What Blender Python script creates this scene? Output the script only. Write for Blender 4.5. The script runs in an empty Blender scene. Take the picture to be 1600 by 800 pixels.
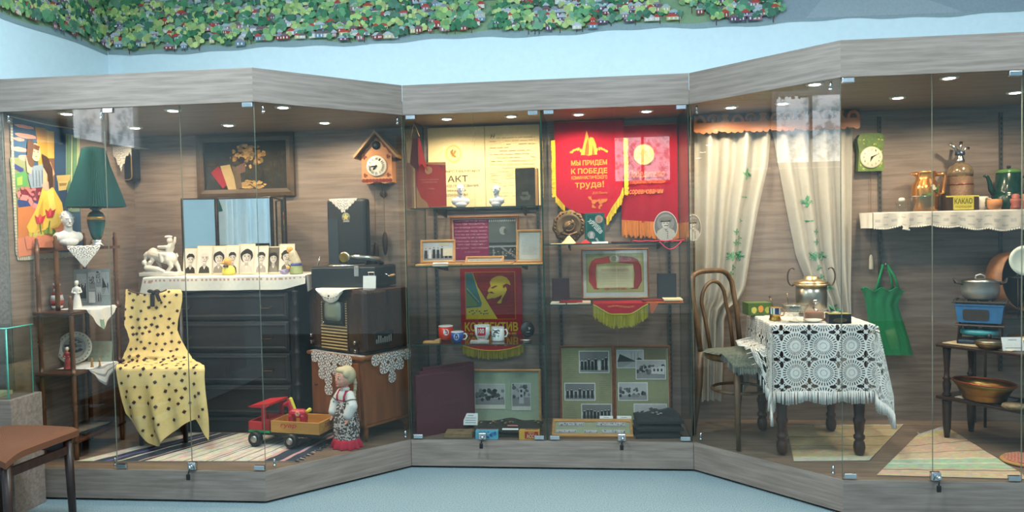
import bpy, bmesh, math, random
from math import pi, sin, cos, tan, atan2, hypot, radians
from mathutils import Vector, Matrix

scene = bpy.context.scene
COL = scene.collection

# camera
F_PX, PITCH, ROLL, YAW, CAM_Z = 1177.37, 0.0343, 0.0210, 0.1089, 1.363
_fw = Vector((-sin(YAW) * cos(PITCH), cos(YAW) * cos(PITCH), -sin(PITCH)))
_rt = Vector((cos(YAW), sin(YAW), 0))
_up = _rt.cross(_fw)
_r2 = cos(ROLL) * _rt - sin(ROLL) * _up
_u2 = sin(ROLL) * _rt + cos(ROLL) * _up
cam_data = bpy.data.cameras.new('camera')
cam_data.sensor_width = 36.0
cam_data.lens = F_PX / 1600 * 36.0
cam_data.clip_start = 0.05
cam = bpy.data.objects.new('camera', cam_data)
COL.objects.link(cam)
cam.matrix_world = Matrix(((_r2.x, _u2.x, -_fw.x, 0), (_r2.y, _u2.y, -_fw.y, 0), (_r2.z, _u2.z, -_fw.z, CAM_Z), (0, 0, 0, 1)))
scene.camera = cam

# world, exposure
world = bpy.data.worlds.new('world')
scene.world = world
world.use_nodes = True
world.node_tree.nodes['Background'].inputs[0].default_value = (0.75, 0.88, 1.0, 1)
world.node_tree.nodes['Background'].inputs[1].default_value = 0.25
vs = scene.view_settings
vs.view_transform = 'Standard'
vs.look = 'None'
vs.gamma = 1.0
vs.exposure = 0.0
vs.use_curve_mapping = False
scene.cycles.transparent_max_bounces = 24
scene.cycles.max_bounces = 8
scene.cycles.sample_clamp_indirect = 4.0
scene.cycles.caustics_reflective = False
scene.cycles.caustics_refractive = False
ROOM_LIGHT_W = 84.0         # each ceiling light of the room
ROOM_LIGHT_C = (0.74, 0.91, 1.0)
SPOT_W = 25.0               # each downlight in the cases
SPOT_C = (1.0, 0.80, 0.54)

# plan of the place (metres)
YC, YF, YB = 4.23, 3.623, 4.75          # front of middle case, front of side cases, back panel
XA, XB = -1.072, 0.529                  # ends of the middle case
XL, XR = XA - 0.607, XB + 0.607         # corners where the angled panes start
XW = -3.05                              # inner face of the case's end panel
XE = 3.30
ZK, ZH, ZT = 0.163, 2.035, 2.2          # plinth top, header underside, header top


def ray(u, v):
    a, b = (u - 800) / F_PX, (400 - v) / F_PX
    return _fw + a * _r2 + b * _u2


def W(u, v, Y):
    d = ray(u, v)
    return Vector((0, 0, CAM_Z)) + d * (Y / d.y)


def WZ(u, v, Z):
    d = ray(u, v)
    return Vector((0, 0, CAM_Z)) + d * ((Z - CAM_Z) / d.z)


def WX(u, v, X):
    d = ray(u, v)
    return Vector((0, 0, CAM_Z)) + d * (X / d.x)


# colours and materials
def lin(c):
    return c / 12.92 if c <= 0.04045 else ((c + 0.055) / 1.055) ** 2.4


def C(r, g, b):
    return (lin(r / 255), lin(g / 255), lin(b / 255))


_mats = {}


def newmat(name):
    m = bpy.data.materials.new(name)
    m.use_nodes = True
    nt = m.node_tree
    return m, nt, nt.nodes['Principled BSDF']


def mat(name, col, rough=0.5, metal=0.0, noise=0.12, nscale=30.0, bump=0.0, stretch=(1, 1, 1), spec=0.5, sheen=0.0, emit=None, trans=0.0):
    """plain material with a soft procedural variation"""
    if name in _mats:
        return _mats[name]
    m, nt, b = newmat(name)
    tc = nt.nodes.new('ShaderNodeTexCoord')
    mp = nt.nodes.new('ShaderNodeMapping')
    mp.inputs['Scale'].default_value = stretch
    nz = nt.nodes.new('ShaderNodeTexNoise')
    nz.inputs['Scale'].default_value = nscale
    nz.inputs['Detail'].default_value = 4
    nt.links.new(tc.outputs['Object'], mp.inputs[0])
    nt.links.new(mp.outputs[0], nz.inputs['Vector'])
    rp = nt.nodes.new('ShaderNodeValToRGB')
    rp.color_ramp.elements[0].position = 0.3
    rp.color_ramp.elements[1].position = 0.7
    rp.color_ramp.elements[0].color = (*[max(0, x * (1 - noise)) for x in col], 1)
    rp.color_ramp.elements[1].color = (*[min(1, x * (1 + noise)) for x in col], 1)
    nt.links.new(nz.outputs['Fac'], rp.inputs[0])
    nt.links.new(rp.outputs[0], b.inputs['Base Color'])
    b.inputs['Roughness'].default_value = rough
    b.inputs['Metallic'].default_value = metal
    b.inputs['Specular IOR Level'].default_value = spec
    if sheen:
        b.inputs['Sheen Weight'].default_value = sheen
    if bump:
        bp = nt.nodes.new('ShaderNodeBump')
        bp.inputs['Strength'].default_value = bump
        bp.inputs['Distance'].default_value = 0.004
        nt.links.new(nz.outputs['Fac'], bp.inputs['Height'])
        nt.links.new(bp.outputs[0], b.inputs['Normal'])
    if trans:
        tr = nt.nodes.new('ShaderNodeBsdfTranslucent')
        nt.links.new(rp.outputs[0], tr.inputs[0])
        mx = nt.nodes.new('ShaderNodeMixShader')
        mx.inputs[0].default_value = trans
        nt.links.new(b.outputs[0], mx.inputs[1])
        nt.links.new(tr.outputs[0], mx.inputs[2])
        nt.links.new(mx.outputs[0], nt.nodes['Material Output'].inputs[0])
    if emit:
        b.inputs['Emission Color'].default_value = (*emit[0], 1)
        b.inputs['Emission Strength'].default_value = emit[1]
    _mats[name] = m
    return m


def wood(name, c1, c2, axis='x', rough=0.45, scale=9.0, stretch=14.0):
    if name in _mats:
        return _mats[name]
    m, nt, b = newmat(name)
    tc = nt.nodes.new('ShaderNodeTexCoord')
    mp = nt.nodes.new('ShaderNodeMapping')
    s = [stretch] * 3
    s['xyz'.index(axis)] = 1.0
    mp.inputs['Scale'].default_value = s
    n1 = nt.nodes.new('ShaderNodeTexNoise')
    n1.inputs['Scale'].default_value = scale * 0.22
    n1.inputs['Detail'].default_value = 4
    n1.inputs['Roughness'].default_value = 0.55
    n1.inputs['Distortion'].default_value = 0.15
    nt.links.new(tc.outputs['Object'], mp.inputs[0])
    nt.links.new(mp.outputs[0], n1.inputs['Vector'])
    rp = nt.nodes.new('ShaderNodeValToRGB')
    rp.color_ramp.elements[0].position = 0.33
    rp.color_ramp.elements[1].position = 0.66
    rp.color_ramp.elements[0].color = (*c1, 1)
    rp.color_ramp.elements[1].color = (*c2, 1)
    nt.links.new(n1.outputs['Fac'], rp.inputs[0])
    nt.links.new(rp.outputs[0], b.inputs['Base Color'])
    b.inputs['Roughness'].default_value = rough
    _mats[name] = m
    return m


def painted(name='painted', rough=0.75, trans=0.0, metal=0.0):
    """colours come from the mesh's own colour attribute (printed, dyed or painted pattern)"""
    if name in _mats:
        return _mats[name]
    m, nt, b = newmat(name)
    at = nt.nodes.new('ShaderNodeAttribute')
    at.attribute_name = 'Col'
    nz = nt.nodes.new('ShaderNodeTexNoise')
    nz.inputs['Scale'].default_value = 60
    tc = nt.nodes.new('ShaderNodeTexCoord')
    nt.links.new(tc.outputs['Object'], nz.inputs['Vector'])
    mr = nt.nodes.new('ShaderNodeMapRange')
    mr.inputs['To Min'].default_value = 0.86
    mr.inputs['To Max'].default_value = 1.1
    nt.links.new(nz.outputs['Fac'], mr.inputs['Value'])
    mx = nt.nodes.new('ShaderNodeMix')
    mx.data_type = 'RGBA'
    mx.blend_type = 'MULTIPLY'
    mx.inputs['Factor'].default_value = 1.0
    nt.links.new(at.outputs['Color'], mx.inputs[6])
    nt.links.new(mr.outputs[0], mx.inputs[7])
    nt.links.new(mx.outputs[2], b.inputs['Base Color'])
    b.inputs['Roughness'].default_value = rough
    b.inputs['Metallic'].default_value = metal
    b.inputs['Specular IOR Level'].default_value = 0.3
    if trans:
        tr = nt.nodes.new('ShaderNodeBsdfTranslucent')
        nt.links.new(mx.outputs[2], tr.inputs[0])
        ms = nt.nodes.new('ShaderNodeMixShader')
        ms.inputs[0].default_value = trans
        nt.links.new(b.outputs[0], ms.inputs[1])
        nt.links.new(tr.outputs[0], ms.inputs[2])
        nt.links.new(ms.outputs[0], nt.nodes['Material Output'].inputs[0])
    _mats[name] = m
    return m


def glass(name, tint=(0.96, 0.99, 0.98), ior=1.45, rough=0.0, boost=1.0):
    """thin clear pane: see-through with a mirror reflection that grows at grazing angles"""
    if name in _mats:
        return _mats[name]
    m, nt, b = newmat(name)
    nt.nodes.remove(b)
    tr = nt.nodes.new('ShaderNodeBsdfTransparent')
    tr.inputs[0].default_value = (*tint, 1)
    gl = nt.nodes.new('ShaderNodeBsdfGlossy')
    gl.inputs['Roughness'].default_value = rough
    fr = nt.nodes.new('ShaderNodeFresnel')
    fr.inputs[0].default_value = ior
    mu = nt.nodes.new('ShaderNodeMath')
    mu.operation = 'MULTIPLY'
    mu.inputs[1].default_value = boost
    nt.links.new(fr.outputs[0], mu.inputs[0])
    mx = nt.nodes.new('ShaderNodeMixShader')
    nt.links.new(mu.outputs[0], mx.inputs[0])
    nt.links.new(tr.outputs[0], mx.inputs[1])
    nt.links.new(gl.outputs[0], mx.inputs[2])
    nt.links.new(mx.outputs[0], nt.nodes['Material Output'].inputs[0])
    _mats[name] = m
    return m


def emissive(name, col, strength):
    if name in _mats:
        return _mats[name]
    m, nt, b = newmat(name)
    b.inputs['Base Color'].default_value = (0.8, 0.8, 0.8, 1)
    b.inputs['Emission Color'].default_value = (*col, 1)
    b.inputs['Emission Strength'].default_value = strength
    _mats[name] = m
    return m


# mesh builder
class MB:
    def __init__(s):
        s.v, s.f, s.c, s.m, s.s = [], [], [], [], []
        s.M = None

    def add(s, vs, fs, col=None, mi=0, smooth=False):
        o = len(s.v)
        for p in vs:
            p = Vector(p)
            s.v.append(s.M @ p if s.M else p)
        for f in fs:
            s.f.append([o + i for i in f])
            s.c.append(col)
            s.m.append(mi)
            s.s.append(smooth)
        return s

    def box(s, lo, hi, col=None, mi=0, bev=0.0):
        (x0, y0, z0), (x1, y1, z1) = lo, hi
        if bev <= 0:
            vs = [(x, y, z) for z in (z0, z1) for y in (y0, y1) for x in (x0, x1)]
            fs = [(0, 2, 3, 1), (4, 5, 7, 6), (0, 1, 5, 4), (2, 6, 7, 3), (0, 4, 6, 2), (1, 3, 7, 5)]
            return s.add(vs, fs, col, mi)
        b = min(bev, (x1 - x0) * .45, (y1 - y0) * .45, (z1 - z0) * .45)
        bm = bmesh.new()
        bmesh.ops.create_cube(bm, size=1.0)
        for v in bm.verts:
            v.co = Vector(((x0 + x1) / 2 + v.co.x * (x1 - x0), (y0 + y1) / 2 + v.co.y * (y1 - y0), (z0 + z1) / 2 + v.co.z * (z1 - z0)))
        bmesh.ops.bevel(bm, geom=list(bm.edges), offset=b, segments=2, profile=0.5, affect='EDGES')
        bm.verts.index_update()
        s.add([v.co.copy() for v in bm.verts], [[v.index for v in f.verts] for f in bm.faces], col, mi)
        bm.free()
        return s

    def prism(s, pts, z0, z1, col=None, mi=0):
        """plan polygon (x,y) counter-clockwise, from z0 to z1"""
        n = len(pts)
        vs = [(p[0], p[1], z0) for p in pts] + [(p[0], p[1], z1) for p in pts]
        fs = [list(range(n))[::-1], list(range(n, 2 * n))] + [(i, (i + 1) % n, n + (i + 1) % n, n + i) for i in range(n)]
        return s.add(vs, fs, col, mi)

    def slab(s, pts, y0, y1, col=None, mi=0):
        """outline polygon (x,z) from depth y0 (front) to y1"""
        n = len(pts)
        vs = [(p[0], y0, p[1]) for p in pts] + [(p[0], y1, p[1]) for p in pts]
        fs = [list(range(n)), list(range(n, 2 * n))[::-1]] + [(i, n + i, n + (i + 1) % n, (i + 1) % n) for i in range(n)]
        return s.add(vs, fs, col, mi)

    def lathe(s, prof, c=(0, 0, 0), n=24, col=None, mi=0, smooth=True, sx=1, sy=1, a0=0, a1=2 * pi, wav=None):
        """profile [(r,z)...] turned about the vertical axis through c"""
        full = abs(a1 - a0 - 2 * pi) < 1e-6
        k = n if full else n + 1
        vs, fs = [], []
        for j, (r, z) in enumerate(prof):
            for i in range(k):
                a = a0 + (a1 - a0) * i / n
                rr = r * (wav(a, j) if wav else 1)
                vs.append((c[0] + rr * cos(a) * sx, c[1] + rr * sin(a) * sy, c[2] + z))
        for j in range(len(prof) - 1):
            for i in range(n):
                i2 = (i + 1) % k
                fs.append((j * k + i, j * k + i2, (j + 1) * k + i2, (j + 1) * k + i))
        s.add(vs, fs, col, mi, smooth)
        if full:
            o = len(s.v) - len(vs)
            for j, rev in ((0, True), (len(prof) - 1, False)):
                if prof[j][0] > 1e-5:
                    idx = [o + j * k + i for i in range(k)]
                    s.f.append(idx[::-1] if rev else idx)
                    s.c.append(col)
                    s.m.append(mi)
                    s.s.append(False)
        return s

    def ell(s, c, r, n=16, m=10, col=None, mi=0, rot=None):
        if not hasattr(r, '__len__'):
            r = (r, r, r)
        vs, fs = [(0, 0, -1)], []
        for j in range(1, m):
            t = -pi / 2 + pi * j / m
            for i in range(n):
                a = 2 * pi * i / n
                vs.append((cos(t) * cos(a), cos(t) * sin(a), sin(t)))
        vs.append((0, 0, 1))
        for i in range(n):
            fs.append((0, 1 + (i + 1) % n, 1 + i))
            fs.append((len(vs) - 1, 1 + (m - 2) * n + i, 1 + (m - 2) * n + (i + 1) % n))
            for j in range(m - 2):
                fs.append((1 + j * n + i, 1 + j * n + (i + 1) % n, 1 + (j + 1) * n + (i + 1) % n, 1 + (j + 1) * n + i))
        R = rot or Matrix.Identity(3)
        vs = [Vector(c) + R @ Vector((p[0] * r[0], p[1] * r[1], p[2] * r[2])) for p in vs]
        return s.add(vs, fs, col, mi, True)

    def tube(s, pts, rad, n=8, col=None, mi=0, smooth=True, closed=False):
        pts = [Vector(p) for p in pts]
        if not hasattr(rad, '__len__'):
            rad = [rad] * len(pts)
        L = len(pts)
        vs, fs = [], []
        ref = None
        for i, p in enumerate(pts):
            if closed:
                t = (pts[(i + 1) % L] - pts[i - 1]).normalized()
            else:
                t = (pts[min(i + 1, L - 1)] - pts[max(i - 1, 0)]).normalized()
            if ref is None:
                ref = Vector((0, 0, 1)) if abs(t.z) < 0.9 else Vector((1, 0, 0))
            a = (ref - t * ref.dot(t)).normalized()
            ref = a
            b = t.cross(a)
            for k in range(n):
                q = 2 * pi * k / n
                vs.append(p + rad[i] * (cos(q) * a + sin(q) * b))
        for i in range(L if closed else L - 1):
            j = (i + 1) % L
            for k in range(n):
                fs.append((i * n + k, i * n + (k + 1) % n, j * n + (k + 1) % n, j * n + k))
        if not closed:
            fs.append(list(range(n))[::-1])
            fs.append([(L - 1) * n + k for k in range(n)])
        return s.add(vs, fs, col, mi, smooth)

    def cap(s, p0, r0, p1, r1, col=None, mi=0):
        """a tapered limb with round ends"""
        p0, p1 = Vector(p0), Vector(p1)
        s.tube([p0, p1], [r0, r1], 12, col, mi)
        s.ell(p0, r0, 12, 8, col, mi)
        return s.ell(p1, r1, 12, 8, col, mi)

    def grid(s, fn, nu, nv, col=None, mi=0, smooth=True, colfn=None):
        """sheet fn(a,b) for a,b in 0..1"""
        vs = [fn(i / nu, j / nv) for j in range(nv + 1) for i in range(nu + 1)]
        o = len(s.v)
        s.add(vs, [], col, mi)
        for j in range(nv):
            for i in range(nu):
                s.f.append([o + j * (nu + 1) + i, o + j * (nu + 1) + i + 1, o + (j + 1) * (nu + 1) + i + 1, o + (j + 1) * (nu + 1) + i])
                s.c.append(colfn((i + .5) / nu, (j + .5) / nv) if colfn else col)
                s.m.append(mi)
                s.s.append(smooth)
        return s

    def build(s, name, m, parent=None, loc=None, rotz=0.0, uv=None):
        me = bpy.data.meshes.new(name)
        me.from_pydata([tuple(p) for p in s.v], [], s.f)
        ms = m if isinstance(m, (list, tuple)) else [m]
        for q in ms:
            me.materials.append(q)
        me.polygons.foreach_set('material_index', s.m)
        me.polygons.foreach_set('use_smooth', s.s)
        if any(c is not None for c in s.c):
            at = me.color_attributes.new('Col', 'FLOAT_COLOR', 'CORNER')
            buf = []
            for f, c in zip(s.f, s.c):
                c = c or (0.5, 0.5, 0.5)
                buf.extend((c[0], c[1], c[2], 1.0) * len(f))
            at.data.foreach_set('color', buf)
        if uv:
            l = me.uv_layers.new(name='UVMap')
            for lp in me.loops:
                l.data[lp.index].uv = uv[lp.vertex_index]
        me.update()
        o = bpy.data.objects.new(name, me)
        COL.objects.link(o)
        if parent:
            o.parent = parent
        if loc is not None:
            o.location = loc
        o.rotation_euler.z = rotz
        return o


def fuse(o, voxel, smooth=2):
    """melt the overlapping volumes of one mesh into one continuous surface"""
    md = o.modifiers.new('r', 'REMESH')
    md.mode = 'VOXEL'
    md.voxel_size = voxel
    sm = o.modifiers.new('s', 'SMOOTH')
    sm.factor = 0.5
    sm.iterations = smooth
    dg = bpy.context.evaluated_depsgraph_get()
    me = bpy.data.meshes.new_from_object(o.evaluated_get(dg))
    o.modifiers.clear()
    mats = list(o.data.materials)
    o.data = me
    if not me.materials:
        for q in mats:
            me.materials.append(q)
    me.polygons.foreach_set('use_smooth', [True] * len(me.polygons))
    return o


_txt = {}


def text_geo(body, bold=0.0):
    if (body, bold) in _txt:
        return _txt[(body, bold)]
    cu = bpy.data.curves.new('t', 'FONT')
    cu.body = body
    cu.size = 1.0
    cu.align_x = 'CENTER'
    cu.resolution_u = 2
    cu.offset = bold
    ob = bpy.data.objects.new('t', cu)
    me = ob.to_mesh()
    r = ([(v.co.x, v.co.y) for v in me.vertices], [list(p.vertices) for p in me.polygons])
    ob.to_mesh_clear()
    bpy.data.objects.remove(ob)
    bpy.data.curves.remove(cu)
    _txt[(body, bold)] = r
    return r


class Paint(MB):
    """flat picture in its own plane: x to the side, z up, each layer a hair nearer than the last"""
    EPS = 0.00012

    def __init__(s, y=0.0):
        super().__init__()
        s.y = y

    def poly(s, pts, col, step=1):
        s.y -= s.EPS * step
        return s.add([(p[0], s.y, p[1]) for p in pts], [list(range(len(pts)))], col)

    def rect(s, x0, z0, x1, z1, col, step=1):
        return s.poly([(x0, z0), (x1, z0), (x1, z1), (x0, z1)], col, step)

    def disc(s, x, z, rx, rz=None, col=(0, 0, 0), n=20, rot=0.0, wob=0.0, step=1, seed=0):
        rz = rx if rz is None else rz
        rn = random.Random(seed + int(x * 9999) + int(z * 777))
        pts = []
        for i in range(n):
            a = 2 * pi * i / n
            k = 1 + wob * rn.uniform(-1, 1)
            px, pz = rx * cos(a) * k, rz * sin(a) * k
            pts.append((x + px * cos(rot) - pz * sin(rot), z + px * sin(rot) + pz * cos(rot)))
        return s.poly(pts, col, step)

    def line(s, pts, w, col, step=1):
        s.y -= s.EPS * step
        for a, b in zip(pts, pts[1:]):
            d = Vector((b[0] - a[0], b[1] - a[1]))
            if d.length < 1e-9:
                continue
            n = Vector((-d.y, d.x)).normalized() * w / 2
            q = [(a[0] - n.x, a[1] - n.y), (b[0] - n.x, b[1] - n.y), (b[0] + n.x, b[1] + n.y), (a[0] + n.x, a[1] + n.y)]
            s.add([(p[0], s.y, p[1]) for p in q], [(0, 1, 2, 3)], col)
        return s

    def text(s, body, x, z, w, h, col, bold=0.0, rot=0.0, slant=0.0, step=1):
        """text centred at x,z squeezed into width w and cap height h"""
        vs, fs = text_geo(body, bold)
        if not vs:
            return s
        x0, x1 = min(p[0] for p in vs), max(p[0] for p in vs)
        z0, z1 = min(p[1] for p in vs), max(p[1] for p in vs)
        s.y -= s.EPS * step
        out = []
        for a, b in vs:
            q = (b - (z0 + z1) / 2) / max(z1 - z0, 1e-6) * h
            p = (a - (x0 + x1) / 2) / max(x1 - x0, 1e-6) * w + slant * q
            out.append((x + p * cos(rot) - q * sin(rot), s.y, z + p * sin(rot) + q * cos(rot)))
        return s.add(out, fs, col)


# naming things
def tag(o, label, cat, group=None, kind=None):
    if label:
        o['label'] = label
    if cat:
        o['category'] = cat
    if group:
        o['group'] = group
    if kind:
        o['kind'] = kind
    return o


def thing(name, label, cat, loc, rotz=0.0, group=None):
    o = bpy.data.objects.new(name, None)
    COL.objects.link(o)
    o.empty_display_size = 0.02
    o.location = loc
    o.rotation_euler.z = rotz
    return tag(o, label, cat, group)


def struct(o):
    o['kind'] = 'structure'
    return o


def copy_tree(o, parent=None):
    c = o.copy()
    COL.objects.link(c)
    if parent:
        c.parent = parent
    for ch in list(o.children):
        copy_tree(ch, c)
    return c


PT = painted()
PTG = painted('painted_gloss', 0.3)
CLOTHP = painted('dyed_cloth', 0.95)
WHITE = C(235, 232, 225)
BLACK = C(18, 17, 17)
# the room
WALLM = mat('wall_paint', C(224, 243, 250), 0.9, noise=0.02)
CEILM = mat('ceiling_paint', C(244, 247, 248), 0.9, noise=0.02)
FLOORM = mat('floor_carpet', C(112, 130, 135), 0.95, noise=0.35, nscale=160, bump=0.3)
LAM = wood('laminate', C(114, 101, 92), C(142, 128, 118), 'x', 0.42, 16.0, 16.0)
LAMY = wood('laminate_end', C(114, 101, 92), C(142, 128, 118), 'y', 0.42, 16.0, 16.0)
EDGEK = mat('black_edge', BLACK, 0.5)

RX0, RX1, RY0, RY1, RZ = -3.22, 4.6, -3.6, 4.78, 3.3
struct(MB().box((RX0 - .1, RY0 - .1, -0.1), (RX1 + .1, RY1 + .1, 0)).build('floor', FLOORM))
struct(MB().box((RX0 - .1, RY0 - .1, RZ), (RX1 + .1, RY1 + .1, RZ + .1)).build('ceiling', CEILM))
struct(MB().box((RX0 - .1, RY1, 0), (RX1 + .1, RY1 + .1, RZ)).build('wall_back', WALLM))
struct(MB().box((RX0 - .1, RY0, 0), (RX0, RY1, RZ)).build('wall_left', WALLM))
struct(MB().box((RX1, RY0, 0), (RX1 + .1, RY1, RZ)).build('wall_right', WALLM))
struct(MB().box((RX0 - .1, RY0 - .1, 0), (RX1 + .1, RY0, RZ)).build('wall_front', WALLM))

# daylight windows of the room (seen in the glass and the mirror)
FRAMEW = mat('window_paint', C(225, 228, 228), 0.4, noise=0.03)


def sky_mat(name, strength):
    m, nt, b = newmat(name)
    tc = nt.nodes.new('ShaderNodeTexCoord')
    nz = nt.nodes.new('ShaderNodeTexNoise')
    nz.inputs['Scale'].default_value = 7
    nz.inputs['Detail'].default_value = 8
    nz.inputs['Roughness'].default_value = 0.7
    nt.links.new(tc.outputs['Object'], nz.inputs['Vector'])
    rp = nt.nodes.new('ShaderNodeValToRGB')
    rp.color_ramp.elements[0].position = 0.42
    rp.color_ramp.elements[0].color = (0.25, 0.33, 0.36, 1)
    rp.color_ramp.elements[1].position = 0.52
    rp.color_ramp.elements[1].color = (0.86, 0.94, 1, 1)
    nt.links.new(nz.outputs['Fac'], rp.inputs[0])
    nt.links.new(rp.outputs[0], b.inputs['Emission Color'])
    b.inputs['Emission Strength'].default_value = strength
    return m


SKYM = sky_mat('window_daylight', 7.0)
mb = MB().box((RX0 + .001, 0.9, 0.85), (RX0 + .012, 3.2, 1.95))
w1 = struct(mb.build('window_1', sky_mat('window_daylight_soft', 1.5)))
struct(MB().box((RX0 + .001, 2.25, 1.98), (RX0 + .012, 2.92, 2.66)).build('window_3', SKYM))
mb = MB()
for y in (0.86, 1.6, 2.2, 2.92):
    mb.box((RX0 + .001, y, 0.80), (RX0 + .05, y + .05, 2.7 if y > 2 else 1.98))
for z, y0 in ((0.80, .86), (1.94, .86), (2.66, 2.2)):
    mb.box((RX0 + .001, y0, z), (RX0 + .045, 3.25 if z < 1 else 2.97, z + .05))
mb.box((RX0 + .001, 2.57, 1.98), (RX0 + .05, 2.60, 2.7))
mb.build('window_frame', FRAMEW, w1)
mb = MB().box((0.35, RY0 + .001, 2.1), (1.2, RY0 + .012, 2.78))
w2 = struct(mb.build('window_2', SKYM))
mb = MB()
for x in (0.31, 0.76, 1.2):
    mb.box((x, RY0 + .001, 2.06), (x + .04, RY0 + .05, 2.89))
for z in (2.06, 2.85):
    mb.box((0.31, RY0 + .001, z), (1.24, RY0 + .045, z + .04))
mb.build('window_frame', FRAMEW, w2)
SHEER = mat('sheer_cloth', C(206, 222, 230), 0.9, noise=0.04, trans=0.35)
for (y0, y1, z1, lab) in ((0.95, 2.05, 1.92, 'pale blue sheer drape on the window wall, farther from the cases'),
                          (2.1, 3.3, 1.92, 'pale blue sheer drape on the window wall, nearer the cases')):
    mb = MB().grid(lambda a, b: Vector((RX0 + .12 + .035 * sin(a * (y1 - y0) * 52) + .02 * sin(a * 23), y0 + (y1 - y0) * a, 0.2 + (z1 - .2) * b)), 90, 4)
    tag(mb.build('window_drape', SHEER), lab, 'curtain', 'sheer drapes on the window wall')

CLM = emissive('tube_light', (0.86, 0.95, 1.0), 2.2)
k = 0
for x in (-1.9, 0.2, 2.4):
    for y in (2.4, -1.5):
        k += 1
        t = thing('ceiling_light', 'flat white ceiling light %s, %s' % ('toward the cases' if y > 0 else 'behind the viewer',
                  {-1.9: 'by the window wall', 0.2: 'midway along the room', 2.4: 'away from the window wall'}[x]), 'light', (x, y, RZ), group='ceiling light panels')
        MB().box((-.31, -.31, -.03), (.31, .31, -.001)).build('frame', FRAMEW, t)
        MB().box((-.28, -.28, -.034), (.28, .28, -.0301)).build('diffuser', CLM, t)
        la = bpy.data.lights.new('ceiling_light_lamp', 'AREA')
        la.size = 0.55
        la.energy = ROOM_LIGHT_W * (1.0 if y > 0 else 0.4) * (0.75 if x > 1 else 1.0)
        la.color = ROOM_LIGHT_C
        lo = bpy.data.objects.new('ceiling_light_lamp', la)
        COL.objects.link(lo)
        lo.parent = t
        lo.location = (0, 0, -.045)

# the painted wall frieze
GREENS = [C(60, 118, 86), C(80, 140, 100), C(104, 160, 116), C(140, 180, 118), C(172, 200, 124), C(70, 114, 94), C(96, 142, 120), C(190, 206, 136), C(124, 170, 138)]


def frieze(s, x0, x1, edge, rn, far, roadfn=None):
    """s: Paint; x along the wall; edge(x): height of the lower edge"""
    n = 120
    xs = [x0 + (x1 - x0) * i / n for i in range(n + 1)]
    s.poly([(x, edge(x)) for x in xs] + [(x1, 3.29), (x0, 3.29)], C(150, 172, 176))
    s.poly([(x, edge(x) + .035 + .01 * sin(x * 9)) for x in xs] + [(x1, 3.28), (x0, 3.28)], C(140, 168, 132))
    if roadfn:
        s.poly([(1.0, edge(1.0) + .03), (1.25, 2.78), (1.5, 3.0), (1.75, 2.92), (2.75, 2.66), (2.85, edge(2.85) + .02), (2.0, edge(2.0) + .01)], C(152, 166, 176))
        s.poly([(1.3, edge(1.3) + .02), (1.5, 2.85), (1.6, 2.85), (2.2, edge(2.2) + .02)], C(166, 178, 186))
    z = 3.12
    base, row = s.y, 0
    while z > 2.60:
        x = x0 + rn.uniform(0, .05)
        row += 1
        cyc = 0
        while x < x1 - .03:
            cyc += 1
            s.y = base - row * .0014 - (cyc % 3) * .0003
            e = edge(x) + .05
            road = roadfn and roadfn(x, z)
            if z > e and not road:
                q = rn.random()
                if q < 0.38:
                    w, h = rn.uniform(.03, .07), rn.uniform(.018, .03)
                    wc = rn.choice([C(150, 70, 66), C(220, 215, 205), C(170, 120, 130), C(110, 80, 110), C(210, 200, 150), C(120, 150, 170)])
                    rc = rn.choice([C(190, 195, 205), C(150, 150, 165), C(190, 80, 70), C(170, 190, 195), C(120, 105, 110)])
                    s.rect(x, z - .03, x + w, z - .03 + h, wc, .5)
                    s.poly([(x - .008, z - .03 + h), (x + w + .008, z - .03 + h), (x + w * .6, z - .03 + h + .02), (x + w * .3, z - .03 + h + .02)], rc)
                    for i in range(2):
                        s.rect(x + w * (.2 + .4 * i), z - .024, x + w * (.35 + .4 * i), z - .03 + h * .8, C(235, 238, 235))
                else:
                    g = rn.choice(GREENS)
                    r = rn.uniform(.014, .032)
                    if q > .75:
                        s.rect(x - .003, z - .05, x + .003, z, C(90, 75, 60))
                    for i in range(5):
                        f = rn.uniform(.75, 1.3)
                        s.disc(x + rn.gauss(0, r * .8), z + rn.uniform(-.4, 1.1) * r, r * rn.uniform(.45, .8), None, tuple(min(1, c * f) for c in g), 8, wob=.25, seed=rn.randint(0, 9999), step=.4)
            x += rn.uniform(.025, .055)
        z -= .027
    return s


def edge_back(x):
    return 2.585 + .008 * sin(x * 5.3) + .005 * sin(x * 17)


def road(x, z):
    for xc, sl, w in ((-.72, .45, .04), (2.0, -.6, .30), (.75, -1.6, .05)):
        if abs(x - (xc + (z - 2.58) * sl)) < w * (1 + (2.9 - z) * 1.2):
            return True
    return 1.15 < x < 2.70 and z < 2.93 - .26 * abs(x - 1.55)


rn = random.Random(4)
fz = frieze(Paint(-.002), RX0 + .004, RX1 - .01, edge_back, rn, 1, road)
tag(fz.build('wall_mural', PT, loc=(0, RY1 - .001, 0)), 'long painted frieze of a green town along the back wall', 'mural', 'painted town friezes')
fz = frieze(Paint(-.002), 2.6, 4.77, lambda x: 2.592 + .008 * sin(x * 6), rn, 1)
tag(fz.build('wall_mural', PT, loc=(RX0 + .001, 0, 0), rotz=pi / 2), 'short painted frieze of a green town on the side wall by the corner', 'mural', 'painted town friezes')

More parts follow.
